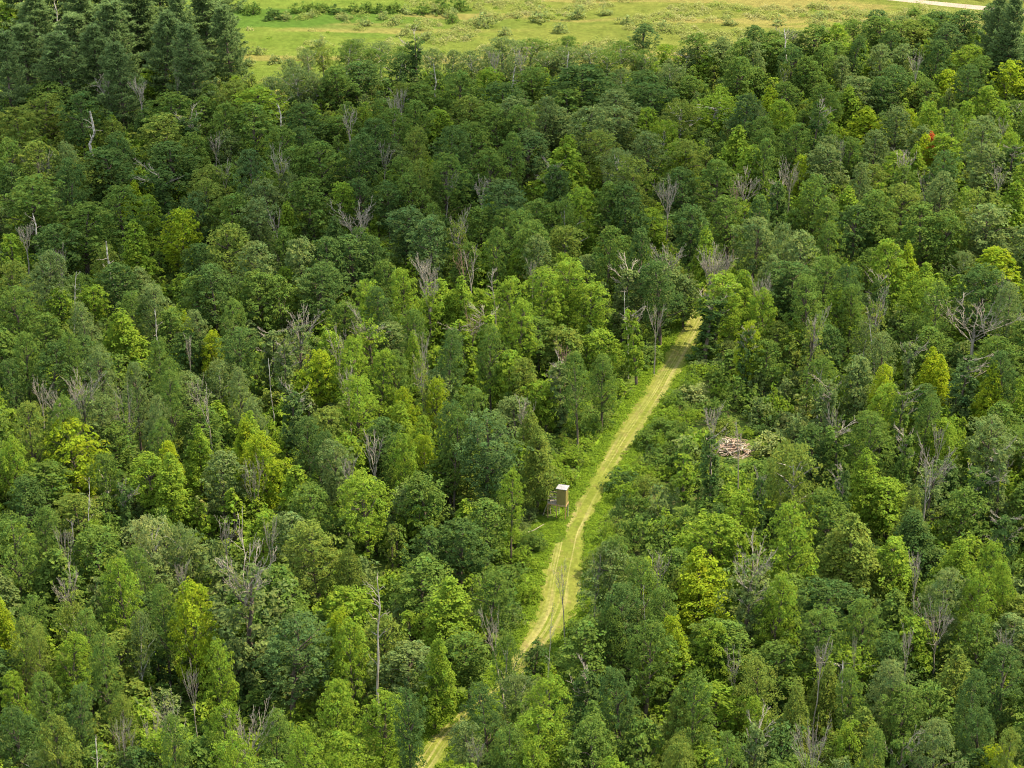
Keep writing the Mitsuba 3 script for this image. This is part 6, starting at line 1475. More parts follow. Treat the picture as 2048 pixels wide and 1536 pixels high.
('W','w',1,11.1,449.6,2.9,3.5,199,'pale round willow bush on the meadow, in the middle, thirteenth from left of fifteen','bushes on the meadow'),
('W','w',11,26.5,456.0,2.9,3.5,52,'pale round willow bush on the meadow, right of centre, first from left of five','bushes on the meadow'),
('W','w',3,35.5,451.4,2.9,3.5,221,'pale round willow bush on the meadow, right of centre, second from left of five','bushes on the meadow'),
('W','w',4,42.9,443.2,2.7,3.2,292,'pale round willow bush on the meadow, right of centre, third from left of five','bushes on the meadow'),
('W','w',2,51.1,456.0,2.9,3.5,124,'pale round willow bush on the meadow, right of centre, fourth from left of five','bushes on the meadow'),
('W','w',6,62.8,456.0,2.9,3.5,31,'pale round willow bush on the meadow, right of centre, fifth from left of five','bushes on the meadow'),
('W','w',9,72.7,459.7,2.9,3.5,279,'pale round willow bush on the meadow, far right','bushes on the meadow'),
('W','m',10,78.6,452.5,3.8,4.6,209,'mid green round bush on the meadow, far right, left one of two','bushes on the meadow'),
('W','b',0,100.4,457.1,3.8,4.7,148,'bright green round bush on the meadow, far right','bushes on the meadow'),
('W','m',9,95.5,462.1,3.2,4.0,256,'mid green round bush on the meadow, far right, right one of two','bushes on the meadow'),
('P','g',0,-33.5,415.6,8.3,7.7,283,'grey-green poplar left of centre, at the top, third from left of four','poplars of the wood'),
('P','g',5,-28.0,411.2,8.6,6.5,244,'grey-green poplar left of centre, at the top, fourth from left of four','poplars of the wood'),
('P','m',10,-35.3,409.5,9.3,5.3,205,'mid green poplar left of centre, at the top, leftmost of three','poplars of the wood'),
('P','o',5,-40.2,410.2,8.0,5.1,89,'olive green poplar left of centre, at the top','poplars of the wood'),
('P','g',11,-43.0,406.7,8.5,4.1,205,'grey-green poplar left of centre, at the top, second from left of four','poplars of the wood'),
('V','d',2,-19.8,399.2,13.8,4.7,26,'dark green vine-clad tree in the middle, at the top','vine-clad trees'),
('P','g',3,-17.4,406.0,8.5,5.1,51,'grey-green poplar in the middle, at the top, first from left of eight','poplars of the wood'),
('P','g',0,-13.0,405.8,8.3,5.3,325,'grey-green poplar in the middle, at the top, second from left of eight','poplars of the wood'),
('P','g',7,-8.2,402.9,8.9,5.2,135,'grey-green poplar in the middle, at the top, third from left of eight','poplars of the wood'),
('P','g',4,-2.0,414.9,8.7,9.4,329,'grey-green poplar in the middle, at the top, fifth from left of eight','poplars of the wood'),
('P','m',7,3.9,415.5,7.8,8.7,45,'mid green poplar in the middle, at the top, left one of two','poplars of the wood'),
('P','g',8,0.1,402.8,8.3,7.5,247,'grey-green poplar in the middle, just below the meadow','poplars of the wood'),
('P','m',10,11.3,414.8,8.9,7.3,102,'mid green poplar in the middle, at the top, right one of two','poplars of the wood'),
('P','g',5,11.4,407.7,8.7,6.9,53,'grey-green poplar in the middle, at the top, seventh from left of eight','poplars of the wood'),
('P','g',7,17.1,411.2,7.9,6.3,191,'grey-green poplar in the middle, at the top, eighth from left of eight','poplars of the wood'),
('P','m',11,23.7,414.3,7.7,7.0,77,'mid green poplar right of centre, at the top, middle of three','poplars of the wood'),
('P','b',0,32.5,411.1,8.6,6.5,256,'bright green poplar right of centre, at the top','poplars of the wood'),
('P','m',7,27.9,406.0,8.7,5.1,199,'mid green poplar right of centre, at the top, rightmost of three','poplars of the wood'),
('P','g',11,6.9,406.9,8.0,5.1,248,'grey-green poplar in the middle, at the top, sixth from left of eight','poplars of the wood'),
('P','g',4,-5.1,406.0,8.7,5.7,7,'grey-green poplar in the middle, at the top, fourth from left of eight','poplars of the wood'),
('A','t',9,28.8,425.0,9.1,6.2,290,'blue-green broadleaf tree right of centre, at the top','broadleaf trees of the wood'),
('P','m',8,-23.1,407.2,8.8,6.0,91,'mid green poplar left of centre, at the top, rightmost of three','poplars of the wood'),
('P','m',0,-30.3,405.4,8.7,6.9,337,'mid green poplar left of centre, at the top, middle of three','poplars of the wood'),
('P','g',10,-45.2,397.8,9.3,5.0,29,'grey-green poplar left of centre, at the top, first from left of four','poplars of the wood'),
('P','m',5,20.1,406.7,8.1,5.8,204,'mid green poplar right of centre, at the top, leftmost of three','poplars of the wood'),
('A','m',1,55.6,414.2,10.2,7.0,283,'mid green broadleaf tree right of centre, at the top, third from left of four','broadleaf trees of the wood'),
('T','g',4,61.1,419.3,9.3,7.1,4,'grey-green feathery fine-leaved tree far right, at the top, left one of two','fine-leaved trees of the wood'),
('A','m',3,65.0,416.7,10.9,7.3,229,'mid green broadleaf tree far right, at the top, first from left of five','broadleaf trees of the wood'),
('A','b',6,69.5,416.9,11.3,6.6,329,'bright green broadleaf tree far right, at the top','broadleaf trees of the wood'),
('T','m',4,76.4,432.2,7.9,7.5,330,'mid green feathery fine-leaved tree far right, at the top','fine-leaved trees of the wood'),
('A','m',8,80.8,422.5,11.1,7.1,355,'mid green broadleaf tree far right, at the top, fourth from left of five','broadleaf trees of the wood'),
('T','g',1,87.3,434.9,8.1,6.8,270,'grey-green feathery fine-leaved tree far right, at the top, right one of two','fine-leaved trees of the wood'),
('A','m',10,91.2,432.0,9.3,7.3,301,'mid green broadleaf tree far right, at the top, fifth from left of five','broadleaf trees of the wood'),
('A','d',8,96.1,436.3,8.9,7.6,116,'dark green broadleaf tree far right, at the top, fourth from left of five','broadleaf trees of the wood'),
('A','m',4,47.1,400.5,12.9,6.3,55,'mid green broadleaf tree right of centre, at the top, second from left of four','broadleaf trees of the wood'),
('A','g',5,42.7,407.1,9.7,6.4,44,'grey-green broadleaf tree right of centre, at the top, left one of two','broadleaf trees of the wood'),
('N','n',2,-111.1,439.6,17.5,12.2,279,'dark feathery pine at the left edge, at the top, first from left of six','pines at the corners of the meadow'),
('N','n',4,-105.7,448.7,18.8,12.4,35,'dark feathery pine at the left edge, at the top, fourth from left of six','pines at the corners of the meadow'),
('N','n',8,-94.3,445.4,18.4,12.3,161,'dark feathery pine far left, at the top, third from left of thirteen','pines at the corners of the meadow'),
('N','n',9,-80.3,443.9,19.9,12.2,10,'dark feathery pine far left, at the top, eighth from left of thirteen','pines at the corners of the meadow'),
('N','n',6,-65.6,434.4,19.9,10.9,319,'dark feathery pine far left, at the top, thirteenth from left of thirteen','pines at the corners of the meadow'),
('N','n',8,-100.9,409.3,19.4,10.3,24,'dark feathery pine at the left edge, at the top, third from left of six','pines at the corners of the meadow'),
('N','n',8,-79.0,416.7,20.8,11.5,10,'dark feathery pine far left, at the top, sixth from left of thirteen','pines at the corners of the meadow'),
]
rng = np.random.default_rng(5)
for code, tint, var, x, y, h, w, rot, label, group in PLANTS:
    key = numbered(NAME[code])
    ln = rng.normal(0, 3.0 if code != "D" else 3.5, 2)
    plant(key, code, tint, var, x, y, h, w, rot, ln, near=(y < 275), wide=rng.uniform(0.87, 1.15))
    labels[key] = {"label": label, "category": CATEGORY[code]}
    if group:
        labels[key]["group"] = group

# ------------------------------------------------------------------ what nobody could count: the rest of the wood, its undergrowth, grass
FILL = np.array([(-9.7,131.0,8.5,5.0,1,4),
(22.9,202.1,9.1,5.8,1,3),
(39.1,123.0,9.0,5.6,3,3),
(-56.8,214.1,9.8,6.1,5,0),
(-10.7,239.9,10.0,4.5,3,2),
(51.8,148.9,8.1,5.5,5,0),
(2.2,137.8,8.6,5.3,1,1),
(-15.1,141.0,8.2,4.6,6,1),
(42.5,137.9,8.6,6.1,7,0),
(12.0,122.2,9.6,5.9,9,0),
(-2.1,150.7,9.4,4.8,8,3),
(38.0,206.0,10.0,5.2,3,0),
(117.8,409.7,7.1,5.6,7,0),
(-37.6,139.8,8.2,4.7,6,3),
(52.6,154.6,11.0,5.0,1,0),
(-95.1,321.0,8.5,6.2,7,0),
(21.4,127.5,8.4,5.9,3,4),
(-52.4,156.3,10.3,5.9,8,3),
(61.8,196.0,8.6,6.5,1,0),
(-49.6,329.6,9.3,6.1,8,0),
(-13.3,139.5,10.8,4.4,2,3),
(-9.4,144.8,10.8,6.5,5,1),
(49.6,177.8,10.1,5.1,4,0),
(-62.8,196.5,10.5,5.6,0,1),
(30.5,188.3,8.8,6.4,0,0),
(-26.0,135.6,8.6,5.0,7,0),
(-19.2,124.4,9.0,5.7,1,0),
(-10.9,173.8,9.7,6.5,8,2),
(31.2,124.2,9.6,5.9,4,4),
(45.3,132.3,10.0,6.1,6,4),
(-36.1,139.2,9.8,6.1,5,0),
(82.1,251.3,10.8,5.9,7,0),
(22.5,142.6,11.0,5.9,8,3),
(-102.4,356.2,8.2,5.4,8,4),
(-53.5,172.4,9.6,5.2,9,1),
(-30.8,135.4,8.2,6.1,2,0),
(-86.8,274.4,10.9,4.9,2,1),
(-36.7,125.8,10.0,6.2,1,0),
(32.5,129.3,8.3,5.7,7,1),
(16.9,124.1,9.6,6.0,2,3),
(36.4,132.0,9.5,4.6,5,0),
(-70.5,204.6,10.0,5.1,5,1),
(80.9,280.8,8.9,4.6,6,3),
(-44.2,126.5,8.4,4.9,1,0),
(-0.5,138.8,9.1,4.7,8,0),
(-59.9,175.8,10.5,5.9,9,0),
(10.0,124.7,8.3,5.4,2,3),
(-40.0,123.0,10.0,4.9,8,2),
(-19.8,125.6,9.7,6.3,5,3),
(-10.2,190.6,9.9,6.2,3,0),
(-20.4,145.6,8.9,4.8,8,0),
(12.2,134.3,9.3,6.0,1,1),
(-4.4,121.1,9.6,6.2,8,0),
(-18.9,136.2,9.1,4.9,6,2),
(-46.6,129.0,10.4,5.2,5,0),
(38.5,137.4,9.8,5.7,0,4),
(5.9,127.7,8.6,5.9,3,0),
(-23.9,153.0,8.6,4.5,3,1),
(87.8,288.0,9.9,4.5,3,1),
(93.8,377.8,8.8,5.0,7,3),
(102.1,322.2,8.1,5.8,0,3),
(56.3,153.3,9.7,5.0,0,0),
(-25.2,201.7,10.2,5.8,9,2),
(-2.8,186.9,10.9,5.2,4,0),
(-94.4,305.3,8.5,4.9,7,2),
(-62.6,205.2,8.9,5.6,2,0),
(63.1,204.4,10.8,5.5,5,4),
(85.6,266.1,8.7,5.8,9,3),
(-28.1,147.0,8.6,5.3,4,0),
(53.6,208.1,9.7,5.5,4,0),
(-6.4,129.7,10.0,4.9,3,0),
(-63.4,185.9,10.7,5.7,9,1),
(-7.7,220.3,8.2,5.6,9,0),
(24.4,136.8,8.4,4.4,6,0),
(-77.4,256.7,10.8,6.0,3,3),
(-25.1,122.2,10.4,6.1,4,0),
(-19.0,279.1,10.6,4.5,8,0),
(84.4,280.3,8.0,6.2,5,0),
(27.1,123.5,8.4,6.2,4,0),
(-47.4,197.3,10.7,6.3,5,0),
(102.3,344.9,9.2,6.4,7,2),
(69.3,238.3,10.1,5.6,4,3),
(59.2,170.5,8.5,5.1,4,3),
(-2.2,129.5,10.0,6.6,2,3),
(-65.9,225.0,8.2,5.2,3,0),
(-5.5,147.9,9.2,4.6,3,2),
(10.7,140.0,9.1,5.9,8,0),
(67.9,222.2,9.3,5.8,3,4),
(-47.7,272.4,10.9,5.7,1,0),
(-33.3,124.8,10.3,5.0,6,2),
(108.8,370.5,7.3,4.8,4,0),
(52.2,159.9,10.6,6.4,5,0),
(44.3,154.1,10.0,5.4,2,1),
(32.0,134.5,8.7,6.5,9,3),
(-10.3,197.5,9.8,4.4,9,1),
(26.0,144.9,9.2,5.0,8,2),
(-46.7,139.5,10.2,5.1,6,0),
(-29.1,122.8,9.0,5.8,2,2),
(-33.8,156.2,10.8,4.9,4,3),
(-56.9,282.5,8.7,5.0,7,2),
(46.2,121.9,10.1,5.7,8,1),
(-43.6,151.2,8.2,6.3,6,0),
(-15.7,121.5,10.2,6.3,9,2),
(-108.5,368.8,8.9,5.2,2,1),
(48.6,136.2,9.2,5.5,8,0),
(-68.4,231.0,8.9,4.8,3,0),
(27.6,144.8,10.3,6.5,7,1),
(-62.7,272.9,9.1,4.5,5,3),
(26.6,125.8,8.2,6.5,7,4),
(46.9,244.1,10.8,5.5,7,2),
(33.9,174.7,8.3,6.2,6,3),
(94.0,287.3,9.9,5.7,9,0),
(-51.0,135.0,8.1,5.6,1,2),
(65.3,181.6,8.4,5.1,9,4),
(5.8,148.5,10.2,6.4,1,0),
(-99.4,333.5,10.9,5.6,8,2),
(73.2,234.9,8.9,5.3,0,4),
(-103.8,334.8,9.2,4.8,6,1),
(66.0,228.1,8.1,6.5,6,0),
(107.2,374.8,9.2,5.9,0,3),
(51.9,138.7,9.3,6.1,6,0),
(59.3,178.3,9.7,5.3,0,3),
(14.9,142.0,9.3,6.2,7,2),
(3.3,128.2,9.8,5.2,9,3),
(-75.1,234.7,9.2,5.4,3,0),
(-30.4,152.1,8.5,5.2,1,2),
(-85.7,284.8,9.6,5.5,7,1),
(-77.8,237.5,8.9,4.8,2,1),
(18.5,135.4,8.9,6.0,6,0),
(18.0,147.0,10.1,4.8,2,2),
(116.0,385.4,8.0,6.0,4,0),
(118.4,373.2,8.4,4.9,7,0),
(-40.6,231.8,8.9,5.7,3,0),
(-66.9,270.1,10.5,5.5,8,3),
(-77.4,227.8,9.6,5.1,7,0),
(-13.5,176.5,11.0,5.4,4,4),
(1.3,147.3,9.4,4.8,3,3),
(7.0,127.8,10.7,4.4,6,3),
(-42.1,136.4,9.9,5.7,1,1),
(81.0,240.1,8.5,6.2,3,1),
(-16.8,226.8,9.9,5.3,3,1),
(-58.6,184.1,8.7,5.3,6,1),
(-13.1,211.5,8.2,5.1,7,2),
(-24.1,138.1,10.9,5.9,1,4),
(16.8,175.0,8.9,4.9,3,3),
(-100.8,367.3,7.2,6.3,3,4),
(-12.5,146.9,10.0,4.9,4,0),
(72.7,217.9,9.0,6.3,2,2),
(74.3,258.6,10.4,6.3,3,0),
(43.1,121.9,10.2,5.0,6,2),
(-56.3,156.8,8.1,5.9,7,1),
(46.2,142.1,9.3,6.0,0,4),
(-25.0,244.9,9.7,5.8,8,3),
(-40.7,150.3,10.1,5.8,9,2),
(3.8,258.9,9.8,5.3,3,0),
(-80.9,267.2,9.7,5.4,0,3),
(105.2,388.3,7.9,5.3,2,4),
(-40.2,156.7,8.9,5.1,2,0),
(23.2,307.1,8.9,5.9,9,3),
(28.4,154.7,8.9,6.0,5,0),
(-88.5,293.9,10.9,6.0,7,3),
(-51.2,206.9,9.4,4.8,3,4),
(40.8,124.3,10.1,6.2,4,0),
(-50.2,217.2,9.2,5.0,6,0),
(86.9,300.4,8.8,5.6,0,0),
(-10.6,122.4,9.7,5.8,8,0),
(32.0,138.7,8.4,6.2,4,1),
(55.3,173.0,10.5,5.7,0,0),
(-71.8,255.6,10.0,6.1,2,0),
(-25.4,252.0,10.9,5.3,9,3),
(-47.2,152.9,9.1,4.7,5,3),
(-51.4,193.0,10.1,5.9,2,0),
(-4.7,136.1,9.7,5.7,7,2),
(-6.1,199.4,10.3,5.7,0,1),
(63.6,186.1,9.7,5.4,9,0),
(82.4,295.4,10.8,6.2,8,2),
(34.6,150.4,8.7,5.8,1,0),
(-36.9,198.1,8.3,4.7,3,2),
(-69.8,216.4,10.8,5.6,8,4),
(18.6,158.0,8.1,5.2,0,3),
(100.8,325.3,9.7,5.3,3,2),
(8.1,139.0,9.3,6.3,6,1),
(34.1,122.3,8.6,6.0,0,1),
(-52.4,137.3,9.8,4.4,7,0),
(-49.2,125.0,9.1,5.7,9,0),
(-13.1,130.3,8.9,5.4,5,0),
(88.6,278.0,9.0,5.4,3,3),
(68.6,200.6,9.1,4.5,9,0),
(-35.1,147.8,8.9,5.6,2,2),
(-118.0,375.6,7.7,5.0,3,4),
(14.3,147.1,8.7,5.4,3,0),
(-70.5,236.5,9.7,6.2,6,3),
(112.7,409.8,9.2,5.2,2,0),
(-82.6,244.3,10.5,5.8,8,1),
(-117.9,384.1,6.9,5.9,0,1),
(-107.5,347.7,10.7,6.3,9,1),
(53.2,179.8,9.4,5.6,3,2),
(7.6,258.5,8.9,6.1,2,4),
(27.4,130.6,8.4,5.0,2,2),
(-57.4,159.2,10.8,6.1,5,3),
(-10.4,210.1,11.0,5.8,3,0),
(108.7,337.0,8.6,6.3,0,0),
(-49.2,290.6,9.4,5.8,0,1),
(0.6,234.5,8.7,5.9,4,2),
(-105.0,327.3,9.6,6.3,1,0),
(95.6,322.9,8.0,5.4,0,1),
(38.1,224.1,10.1,5.2,0,1),
(98.2,350.1,8.3,5.3,5,3),
(50.4,259.3,9.5,4.4,6,1),
(36.1,141.1,9.6,4.6,4,0),
(-30.3,156.7,10.1,5.1,7,0),
(78.7,256.2,10.4,5.0,6,0),
(20.6,166.9,8.9,6.0,5,3),
(-57.3,188.6,9.6,6.1,2,2),
(-22.1,181.8,9.4,4.7,5,0),
(-43.9,128.9,10.4,4.6,2,3),
(-15.2,130.7,9.6,6.2,0,3),
(68.5,324.2,10.4,4.8,3,0),
(-39.9,184.9,8.4,5.0,8,1),
(-22.2,129.4,9.4,6.5,3,3),
(-51.2,227.8,8.2,6.4,4,0),
(127.3,406.6,8.4,5.5,1,0),
(-59.9,167.0,8.6,5.5,9,3),
(43.4,195.3,10.2,5.6,8,3),
(26.2,278.2,8.8,5.1,7,2),
(-21.7,343.0,8.0,4.5,9,2),
(-35.7,214.5,10.9,5.5,5,2),
(-29.5,138.6,8.6,4.5,6,1),
(43.7,145.2,9.4,6.0,6,0),
(-78.1,271.3,9.4,5.0,9,0),
(-29.3,177.4,8.0,4.7,7,2),
(-88.4,264.7,10.3,6.0,0,4),
(-60.2,277.6,10.9,6.3,0,1),
(7.7,175.7,10.8,5.9,1,0),
(48.7,124.5,9.5,5.2,0,1),
(-0.2,245.9,10.5,6.3,2,3),
(93.8,325.3,8.6,5.0,9,1),
(12.8,157.1,10.9,5.0,2,0),
(34.4,185.1,10.7,5.7,5,1),
(41.9,243.6,10.8,5.3,6,0),
(-72.5,209.5,10.3,5.1,2,0),
(-16.6,144.3,10.8,5.6,8,3),
(110.7,353.1,10.0,5.4,5,3),
(-23.6,207.3,10.8,5.2,8,0),
(-93.3,291.6,9.5,5.4,7,0),
(-22.6,154.3,8.9,5.6,9,0),
(-41.9,177.3,9.0,5.6,1,4),
(-37.1,130.0,10.6,5.0,1,3),
(-110.7,382.6,7.8,6.6,7,4),
(-6.1,122.6,9.3,5.9,0,0),
(-88.4,307.7,10.8,6.0,4,1),
(-66.6,214.2,8.6,6.2,9,3),
(83.0,382.4,9.1,4.8,8,0),
(35.5,251.6,9.2,4.7,9,0),
(77.2,243.0,8.6,4.5,5,0),
(-43.4,241.4,9.7,5.5,9,2),
(-25.7,187.8,10.5,5.8,7,0),
(47.0,355.5,9.5,4.5,8,0),
(119.3,425.9,6.9,4.9,9,0),
(131.2,426.0,8.0,6.1,7,3),
(-110.3,343.7,9.1,4.6,2,1),
(48.4,152.3,8.4,5.1,5,2),
(-82.8,254.4,8.9,5.7,3,0),
(38.6,128.4,8.1,5.8,0,3),
(-52.9,161.5,9.8,4.8,8,1),
(95.0,308.7,8.1,5.3,9,0),
(74.9,230.3,8.8,5.4,6,3),
(-34.4,272.2,11.0,5.3,1,0),
(12.2,149.0,8.2,5.1,4,1),
(-16.7,259.7,9.5,5.2,8,2),
(-40.5,246.4,9.2,5.7,6,2),
(-95.7,340.5,8.2,4.7,5,1),
(38.8,145.1,9.2,5.1,4,2),
(-45.4,257.0,9.1,5.4,1,1),
(99.6,374.2,6.9,6.3,6,0),
(39.6,280.9,10.9,4.9,3,2),
(-73.6,238.8,10.5,4.8,9,2),
(-82.6,290.5,9.8,5.5,3,2),
(120.2,394.1,7.2,4.7,1,0),
(123.3,424.9,7.9,5.5,3,1),
(-10.6,132.5,10.9,5.6,4,0),
(-60.4,372.8,8.1,5.8,1,0),
(-3.0,204.8,10.4,5.3,5,0),
(40.3,176.2,9.5,5.4,4,1),
(108.5,355.9,8.7,4.9,8,0),
(-46.0,180.0,10.4,4.5,6,4),
(-49.5,140.6,10.0,5.4,3,3),
(44.2,255.8,10.3,4.9,8,1),
(68.7,253.7,9.4,5.2,3,0),
(-49.9,146.9,8.5,5.3,0,2),
(74.3,246.3,8.3,5.7,1,3),
(-109.8,390.0,7.5,4.7,8,4),
(2.3,121.4,8.9,4.6,0,0),
(-44.2,215.3,10.5,4.9,1,3),
(12.1,258.5,8.2,5.4,1,3),
(-76.0,357.3,8.4,5.4,3,4),
(57.9,159.4,9.4,4.7,4,0),
(-4.5,177.1,8.8,5.0,1,0),
(24.6,151.6,10.7,5.2,0,0),
(-16.7,152.6,10.3,4.8,6,3),
(60.3,339.8,11.0,5.3,0,0),
(126.2,422.8,8.9,4.9,3,3),
(-84.6,263.8,9.0,5.2,5,3),
(-2.5,142.8,8.1,4.5,5,4),
(-96.4,307.1,10.6,6.3,2,1),
(-36.1,156.3,9.3,4.7,5,1),
(-55.1,145.5,9.3,6.0,5,0),
(90.8,272.9,8.6,5.7,7,4),
(98.3,300.0,9.2,4.5,9,3),
(57.4,261.4,9.3,5.0,4,0),
(-70.6,364.9,8.3,5.7,7,1),
(55.8,239.7,8.5,4.4,5,1),
(-7.7,286.1,10.8,4.7,3,0),
(-85.4,309.9,8.9,5.4,5,2),
(38.4,261.8,8.0,4.8,8,4),
(-64.0,176.9,10.9,4.9,7,3),
(-25.8,213.9,9.8,4.7,7,3),
(-33.4,360.5,8.0,6.0,8,0),
(89.4,318.3,8.1,6.4,5,4),
(-90.3,316.9,10.7,4.6,4,1),
(54.9,144.8,8.2,5.1,7,2),
(3.9,242.0,8.2,4.4,8,3),
(35.9,389.6,7.8,5.4,8,0),
(-115.3,391.7,7.7,6.1,8,2),
(13.4,124.3,10.3,4.9,7,0),
(-66.3,193.9,9.5,5.4,4,2),
(120.3,400.1,9.1,4.5,2,0),
(-45.3,155.8,9.3,4.5,6,1),
(55.0,185.9,8.6,5.1,0,4),
(-7.6,327.0,8.1,5.3,3,1),
(64.2,231.9,9.4,5.1,3,0),
(38.2,152.2,9.2,5.2,1,0),
(42.6,180.4,8.9,5.3,7,3),
(-29.5,202.7,9.4,4.6,9,3),
(108.7,403.6,8.5,5.7,4,0),
(-30.7,141.6,8.9,4.4,0,0),
(-30.1,125.9,8.1,4.5,0,4),
(47.2,308.4,8.2,4.5,0,0),
(115.8,423.7,8.5,4.8,3,0),
(-93.5,281.8,8.1,5.0,1,1),
(27.9,175.1,8.8,5.0,1,0),
(-4.4,152.2,9.8,4.5,7,3),
(-60.0,252.1,10.2,5.2,8,1),
(21.5,179.0,9.7,6.6,3,0),
(89.8,327.7,9.9,4.9,8,3),
(99.9,362.9,8.9,4.9,8,0),
(66.2,206.2,9.1,6.1,4,0),
(0.7,120.7,10.8,5.7,2,0),
(-24.9,266.8,9.1,4.6,3,0),
(67.3,334.3,9.7,4.9,3,3),
(47.0,126.0,10.1,4.4,0,0),
(96.7,409.2,8.3,5.8,0,3),
(-37.0,293.7,10.8,4.8,7,0),
(-55.6,169.3,9.3,4.6,5,0),
(-18.4,185.6,9.3,5.5,9,3),
(11.4,284.6,9.4,4.5,0,2),
(55.0,380.2,8.8,6.0,1,0),
(3.5,139.8,9.5,4.6,8,0),
(-60.5,380.7,8.4,4.9,8,0),
(-102.1,370.1,9.1,5.0,2,1),
(80.2,383.6,7.3,5.7,0,4),
(-46.2,144.4,9.2,4.7,3,0),
(121.3,384.6,8.3,5.3,7,4),
(70.9,288.7,8.4,5.1,6,2),
(-113.7,354.0,9.7,5.2,2,0),
(30.8,152.0,10.8,4.7,4,2),
(41.8,165.0,10.0,5.2,2,0),
(49.7,319.2,9.4,5.0,8,3),
(-66.8,258.1,10.9,5.2,0,0),
(26.4,159.0,9.3,5.2,0,1),
(109.8,392.7,8.0,6.1,3,0),
(17.6,289.4,10.5,4.5,1,0),
(-100.4,307.8,8.7,4.6,4,0),
(-21.0,223.2,9.3,4.8,7,3),
(54.7,286.0,9.9,4.5,8,0),
(26.7,205.7,10.2,4.7,1,3),
(51.9,166.4,8.7,4.8,0,0),
(-68.6,206.7,8.8,4.6,9,1),
(41.6,380.9,8.0,5.4,2,3),
(45.7,210.6,9.0,5.8,5,3),
(67.0,188.7,11.0,4.9,4,3),
(-16.0,158.5,9.2,5.7,4,3),
(-121.9,388.4,7.9,5.9,7,1),
(26.0,132.2,10.9,4.8,6,4),
(-24.5,227.9,10.8,5.2,1,4),
(21.3,149.0,9.8,4.4,3,0),
(-55.4,347.4,8.5,5.0,2,0),
(-4.9,304.8,10.2,5.8,2,0),
(-77.2,315.1,8.3,4.7,4,2),
(82.5,393.0,7.9,4.8,8,0),
(-4.9,272.7,9.1,5.2,5,3),
(19.9,142.1,9.2,4.5,4,3),
(-15.9,388.5,9.0,5.0,7,0),
(-28.2,299.0,10.9,4.8,2,1),
(59.5,255.3,10.2,5.1,5,0),
(90.2,346.2,9.9,4.7,4,3),
(-13.1,120.5,9.7,6.3,5,4),
(41.4,184.0,9.7,5.0,7,0),
(18.6,194.2,9.2,4.5,7,0),
(-25.1,367.8,9.3,4.7,9,0),
(-26.4,127.4,9.2,4.8,9,2),
(62.0,211.6,8.4,4.7,7,0),
(53.7,217.2,8.9,4.5,7,1),
(-62.3,287.3,10.6,4.8,4,4),
(-58.8,209.7,9.9,4.6,0,1),
(-73.3,246.8,8.0,4.5,8,4),
(0.6,168.7,9.0,4.6,6,1),
(-69.2,220.3,10.6,4.7,9,0),
(-65.1,276.7,9.7,4.6,6,0),
(54.4,226.8,9.8,4.4,5,3),
(-39.4,192.8,8.1,4.6,1,2),
(63.0,327.9,9.4,4.6,8,4),
(71.2,203.5,9.7,4.5,5,3),
(75.3,349.9,9.8,5.1,7,2),
(-120.4,392.3,9.0,5.1,0,0),
(-49.2,261.7,10.3,4.5,9,0),
(-12.4,304.6,10.7,4.5,6,0)], float)
codes = "AAMATAPMAA"
k = 0
for x, y, h, w, ci, ti in FILL:
    code = codes[int(ci)]
    tint = "mdgbo"[int(ti)]
    k += 1
    if code == "P" and tint == "d":
        tint = "g"
    plant(f"background_trees__{k:03d}", code, tint, int(rng.integers(0, 6)), x, y, h, w, rng.uniform(0, 360), rng.normal(0, 3.0, 2), near=False, wide=rng.uniform(0.85, 1.18))
tag("background_trees", label="unbroken green canopy of trees filling the wood between the nearer crowns", category="trees", kind="stuff")

MIDD = np.array([TD[:, 0] * 0.5 + TD[:, 2] * 0.5, TD[:, 1] * 0.5 + TD[:, 3] * 0.5]).T
PXY = np.array([PX0, PY0])
cells, r3, k = {}, np.random.default_rng(21), 0
for _ in range(62000):
    y = r3.uniform(116, 475)
    half = 70 + (y - 150) * 0.262
    x = r3.uniform(-half, half + 6)
    if y > edge_y(x) - 1:
        continue
    dv = MIDD - [x, y]
    i = int(np.argmin((dv ** 2).sum(1)))
    dt, right_side = math.hypot(*dv[i]), dv[i, 0] < 0
    if dt < (3.5 if right_side else 3.9):
        continue
    bx, by = x - BX, y - BY
    if abs(bx + 0.3) < 2.6 and -0.8 < by < 2.2:
        continue
    pile = abs((x - PXY[0]) / 5.0) < 1 and -7.0 < y - PXY[1] < 6.0
    if abs((x - PXY[0]) / 2.5) < 1 and -2.8 < y - PXY[1] < 2.8:
        continue
    low = pile or dt < 8.5 or (abs(bx) < 5 and -9 < by < 4)
    d = 1.9 if low else 2.7
    cx, cy = int(x // 2.7), int(y // 2.7)
    if any((u - x) ** 2 + (w - y) ** 2 < d * d for a in (-1, 0, 1) for b in (-1, 0, 1) for u, w in cells.get((cx + a, cy + b), ())):
        continue
    cells.setdefault((cx, cy), []).append((x, y))
    k += 1
    h = r3.uniform(1.3, 3.4) if low else r3.uniform(2.2, 5.6)
    w = r3.uniform(1.8, 3.0) if low else r3.uniform(3.2, 4.8)
    if abs(bx) < 3.5 and -7 < by < -0.5:
        h, w = r3.uniform(0.4, 0.9), r3.uniform(1.2, 2.0)
    if pile:
        h, w = (r3.uniform(0.5, 1.1), r3.uniform(1.6, 2.4)) if y < PXY[1] else (r3.uniform(1.0, 2.2), r3.uniform(2.2, 3.2))
    ti = r3.choice(5, p=[0.36, 0.34, 0.08, 0.12, 0.10])
    tall = not low and r3.uniform() < 0.3
    if tall:
        h, w = r3.uniform(4.0, 7.5), r3.uniform(2.4, 3.8)
    plant(f"undergrowth__{k:03d}", "S" if tall else "W", "bmdgo"[ti], int(r3.integers(0, 4)), x, y, h, w, r3.uniform(0, 360), near=low)
